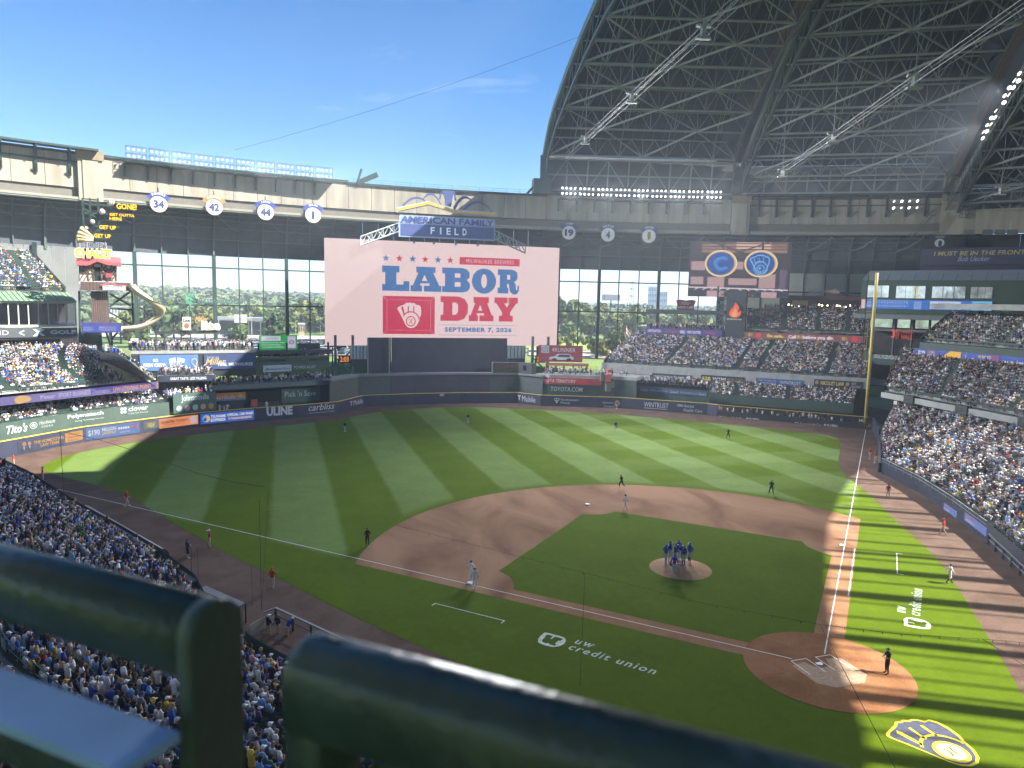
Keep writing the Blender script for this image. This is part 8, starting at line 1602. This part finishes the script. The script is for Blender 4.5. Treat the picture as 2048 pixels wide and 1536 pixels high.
def slabroof(label, us, z, n):
    pts = [G(u, v, z) for u, v in us]; root = thing('dugout_roof', label, 'roof', pts[0]*[1, 1, 0], 'dugout roof slabs'); 
    for i in range(n):
        a, b = pts[0]+(pts[1]-pts[0])*(i/n+.004), pts[0]+(pts[1]-pts[0])*((i+1)/n-.004); e, f = pts[3]+(pts[2]-pts[3])*((i)/n+.004), pts[3]+(pts[2]-pts[3])*((i+1)/n-.004)
        m_ = MB(); m_.hexa([p-(0, 0, .12) for p in (a, b, f, e)]+[a, b, f, e]); m_.build('slab', M('roof_slab', (.15, .155, .16), .6, var=.12), root)
    for p in pts: m_ = MB(); m_.beam(p-(0, 0, z), p-(0, 0, .1), .1); m_.build('post', STEEL_D, root)
slabroof('short pale slab roof at the edge of the dirt in front of the fans', ((352, 1147), (382, 1166), (395, 1160), (364, 1141)), 1.5, 2)
slabroof('longer pale slab roof at the edge of the dirt in front of the fans', ((398, 1178), (478, 1213), (491, 1206), (411, 1171)), 1.5, 2)
for i, (u, v) in enumerate(((384, 1166), (397, 1172), (505, 1212), (523, 1220))): p = G(u, v, 0.); m_ = MB(); m_.tube(p, p+(0, 0, 3.2 if i < 3 else 8.5), .018 if i < 3 else .018, 6); tag(m_.build('thin_pole', STEEL_D), ('first', 'second', 'third', 'tallest')[i]+' thin dark pole by the dugout roofs', 'pole', 'thin poles by the dugout')
pit = thing('camera_pit', 'sunken concrete camera pit with a grey rail at the dirt edge', 'pit', G(580, 1250, 0))
A, B = G(551, 1216, 1.1), G(700, 1285, 1.1); C2 = G(528, 1225, 1.1); m_ = MB(); m_.beam(A, B, .16, .12); m_.beam(A, C2, .1); m_.build('top_rail', M('rail_grey', (.22, .23, .24), .5), pit)
for k in range(5): p = A+(B-A)*k/4; m_ = MB(); m_.beam(p-(0, 0, 1.1), p, .14); m_.build('post', STEEL_D, pit)
m_ = MB(); m_.beam(A-(0, 0, .5), B-(0, 0, .5), .06); m_.beam(A-(0, 0, .8), C2-(0, 0, .8), .05); m_.beam(A-(0, 0, .4), C2-(0, 0, .4), .05); m_.build('mid_rail', STEEL_D, pit)
E_ = G(500, 1250, .9); F_ = G(530, 1232, .9); m_ = MB(); m_.hexa([E_-(0, 0, 1.6), F_-(0, 0, 1.6), F_-(.2, .2, 1.6), E_-(.2, .2, 1.6), E_, F_, F_-(.2, .2, 0), E_-(.2, .2, 0)]); m_.build('concrete_wall', CONC, pit)
for i, (u, v, sh, lab) in enumerate(((537, 1262, 'black', 'camera operator in black with a white cap in the camera pit'), (556, 1260, 'navy', 'operator in blue shirt seated in the camera pit'), (573, 1266, 'royal', 'operator in a blue jacket at the camera pit counter'))): p = G(u, v, .2); figure(lab, p[:2], -PI*.3, ('hold', 'stand', 'lean')[i], sh, 'khaki', ('white_s', None, 'white_s')[i], z=-.35)
# first base dugout rail and ad boards on the low wall
F1P = PL(F1)
for r, lab in (((1888, 1009, 1022, 1914, 1020, 1034), 'small blue board with a red roof mark on the low wall, farther one'), ((1930, 1030, 1045, 1974, 1050, 1070), 'small blue board with a red roof mark and lettering on the low wall, nearer one')):
    sign('wall_board', lab, 'sign', F1P, r, (92, 116, 180), [('red_roof', stroke([(0, 0), (.35, 1), (.62, .1), (1, .3)], .2), (.1, .55, .5, .85), (200, 90, 100)), ('lettering', 'AMERICAN FAMILY', (.08, .2, .5, .45), (206, 214, 230))], off=.06, led=True)
dr = thing('dugout_rail', 'dark padded rail and posts of the first base dugout', 'railing', (33, 14, 0)); P0, P1 = np.array((34.2, 16.0, 1.05)), np.array((24., 1.5, 1.05)); m_ = MB(); m_.tube(P0, P1, .09, 8); m_.tube(P0-(0, 0, .5), P1-(0, 0, .5), .05, 6); m_.build('rail', STEEL_D, dr)
for k in range(9): p = P0+(P1-P0)*k/8; m_ = MB(); m_.beam(p*[1, 1, 0], p, .12); m_.build('post', STEEL_D, dr)
p = PL([P0, P1]); 
for q in np.arange(2., p.L[-1], .9): 
    if random.random() < .8: a = p.at(q, -.7, -.9); CROWD.append((a[0], a[1], -.55, -PI*.62+PI+random.gauss(0, .3), True, 'right'))
# ------------------------------------------------------------------ protective net cables
def cable(label, pts, r=.02, hooks=0):
    root = thing('net_cable', label, 'cable', pts[0]); m_ = MB(); P = [np.array(a, float) for a in pts]
    m_.path(P, r, 5); m_.build('wire', M('cable_black', (.006, .006, .006), .6), root)
    if hooks:
        for k in range(hooks): f = (k+.5)/hooks*(len(P)-1); i = int(f); q = P[i]*(1-(f-i))+P[i+1]*(f-i); m_ = MB(); m_.beam(q, q-(0, 0, .14), .022); m_.build('hook', M('cable_black', (.006, .006, .006), .6), root)
    return root
def at(u, v, dist): return CAM+ray(u, v)*dist
N0 = [(790, 1050), (1000, 1103), (1170, 1146), (1400, 1205), (1640, 1249), (1800, 1268), (1965, 1278), (2080, 1288)]
NZ = 6.2
cable('thin dark net cable with small hooks sagging across the infield view', [G(u, v, NZ) for u, v in N0], .011, 30)
cable('thin dark net cable running down to the lower right corner', [G(1640, 1249, NZ)]+[G(u, v, NZ-1.5*k) for k, (u, v) in enumerate(((1690, 1345), (1740, 1440), (1795, 1545)))], .016)
cable('short thin cable at the right edge over the dirt', [G(1965, 1278, NZ), G(2060, 1338, NZ-1)], .016)
cable('upright thin cable in front of the third base lane', [G(1170, 1146, NZ), G(1160, 1372, 1.)], .014)
cable('thin dark cable sagging over the left field grass', [G(u, v, 7.) for u, v in ((120, 862), (200, 880), (280, 905), (390, 945), (460, 963), (530, 974))], .025)
cable('upright dark cable above the camera pit', [G(536, 978, 7.), G(524, 1215, .5)], .015)
cable('upright dark cable at the left edge of the sunlit grass', [G(120, 862, 7.), G(129, 1010, .8)], .03)
cable('long thin cable slung from the left beam up to the roof edge', [pol(198, -12.6, 55.)*(1-k_/8)+pol(160, 9.2, 76.8)*k_/8-np.array((0, 0, 4*1.2*(k_/8)*(1-k_/8))) for k_ in range(9)], .03)
# ------------------------------------------------------------------ railing right in front of the camera
RAILM = M('dark_green_gloss', (.034, .058, .048), .36, var=.25, scale=9., spec=.6, bump=.12, bscale=45.)
PANM = M('shelf_paint', (.30, .46, .68), .35, var=.08, scale=14., spec=.5)
def cp_(u, v, dep): d = ray(u, v); return CAM+d*(dep/(d@FWD))
HD = .36                                            # the rail top lies this far below the lens
TOPZ = CAM[2]-HD
a1, b1 = G(-260, 1020+4, TOPZ), G(405, 1196, TOPZ); a2, b2 = G(600, 1262, TOPZ), G(1850, 1592, TOPZ)
dirr = (b2-a2)/np.linalg.norm(b2-a2); nrm = np.array((-dirr[1], dirr[0], 0)); nrm = nrm if nrm@(CAM-b1) > 0 else -nrm
def d_rail(name, parent, p0, p1, w, h, mat, ends=(0., 0.), n=12):   # round-topped bar: p0, p1 lie on the crown of its top
    m_ = MB(); d = (p1-p0)/np.linalg.norm(p1-p0); a = np.cross(d, (0, 0, 1)); a /= np.linalg.norm(a); L = np.linalg.norm(p1-p0); sl = [(0., ends[0])]
    for e, sg in ((ends[0], 1), (ends[1], -1)):
        if e: q = [(e*(1-math.cos(t)), e*(1-math.sin(t))) for t in np.linspace(0, PI/2, 6)]; sl = (q+[(L, 0.)]) if sg > 0 else sl
    if len(sl) == 1: sl = [(0., 0.), (L, 0.)]
    R0 = w/2
    for x, ins in sl:
        r = R0-ins*.5; prof = [(r*math.cos(t), -R0-ins*.2+(R0-ins*.6)*math.sin(t)) for t in np.linspace(0, PI, n)]+[(-r, -h+.008), (-r+.008, -h), (r-.008, -h), (r, -h+.008)]
        m_.v += [tuple(p0+d*x+a*q[0]+np.array((0, 0, q[1]))) for q in prof]
    k = n+4
    for i in range(len(sl)-1):
        for j in range(k): m_.f.append((i*k+j, i*k+(j+1) % k, (i+1)*k+(j+1) % k, (i+1)*k+j)); m_.m.append(0)
    m_.f += [tuple(range(k))[::-1], tuple(range((len(sl)-1)*k, len(sl)*k))]; m_.m += [0, 0]
    o = m_.build(name, mat, parent, True); sm = np.ones(len(m_.f), dtype=bool); sm[-2:] = False; o.data.polygons.foreach_set('use_smooth', sm); return o
RW, RH = .074, .088
POSTM = M('post_green', (.050, .078, .055), .5, var=.15, scale=12., bump=.1, bscale=60.)
gr1 = thing('guard_rail', 'blurred dark green guard rail section at the lower left with a shelf plate', 'guard rail', b1-(0, 0, .9))
d_rail('top_rail', gr1, a1, b1, RW, RH, RAILM)
d_rail('end_post', gr1, b1-dirr*.001, b1+dirr*.022, RW*1.04, 1.0, POSTM, (0., 0.))
s0, s1 = G(-200, 1262, TOPZ-.12), G(360, 1464, TOPZ-.12)
m_ = MB(); k = nrm*.074; m_.hexa([s0+k-(0, 0, .012), s1+k-(0, 0, .012), s1-(0, 0, .012), s0-(0, 0, .012), s0+k, s1+k, s1, s0]); m_.build('shelf_plate', PANM, gr1)
m_ = MB(); m_.hexa([s0+k*.98-(0, 0, .05), s1+k*.98-(0, 0, .05), s1+k*.8-(0, 0, .05), s0+k*.8-(0, 0, .05), s0+k*.98-(0, 0, .013), s1+k*.98-(0, 0, .013), s1+k*.8-(0, 0, .013), s0+k*.8-(0, 0, .013)]); m_.build('shelf_edge', RAILM, gr1)
for f in (.15, .42, .69, .93): p = s0+(s1-s0)*f+k*.5; m_ = MB(); m_.beam(p-(0, 0, .014), p-(0, 0, .9), .026); m_.build('baluster', RAILM, gr1)
gr2 = thing('guard_rail', 'blurred dark green guard rail section running to the lower right', 'guard rail', a2-(0, 0, .9))
d_rail('top_rail', gr2, a2, b2, RW*1.04, RH*1.12, RAILM, (.022, 0.))
d_rail('end_post', gr2, a2+dirr*.002, a2+dirr*.055, RW*.98, 1.0, RAILM, (.02, 0.))
p = a2+dirr*.075-nrm*.05-np.array((0, 0, .10)); d_rail('inner_post', gr2, p, p+dirr*.045, .05, .9, POSTM)
# ------------------------------------------------------------------ thin scattering volume added to stand in for lens glare
def veil(dens):
    m_ = MB(); m_.box((0, 600, 44), (3600, 3200, 93)); o = m_.build('veil', bpy.data.materials.new('veil_air')); m = o.data.materials[0]; m.use_nodes = True; n = m.node_tree; n.nodes.clear()
    out = n.nodes.new('ShaderNodeOutputMaterial'); v = n.nodes.new('ShaderNodeVolumePrincipled'); v.inputs['Density'].default_value = dens; v.inputs['Color'].default_value = (.80, .89, 1., 1); v.inputs['Anisotropy'].default_value = 0.
    n.links.new(v.outputs[0], out.inputs['Volume']); tag(o, 'added pale haze hanging in and around the ballpark', 'veil', kind='stuff')
veil(.0005)
crowd_build()
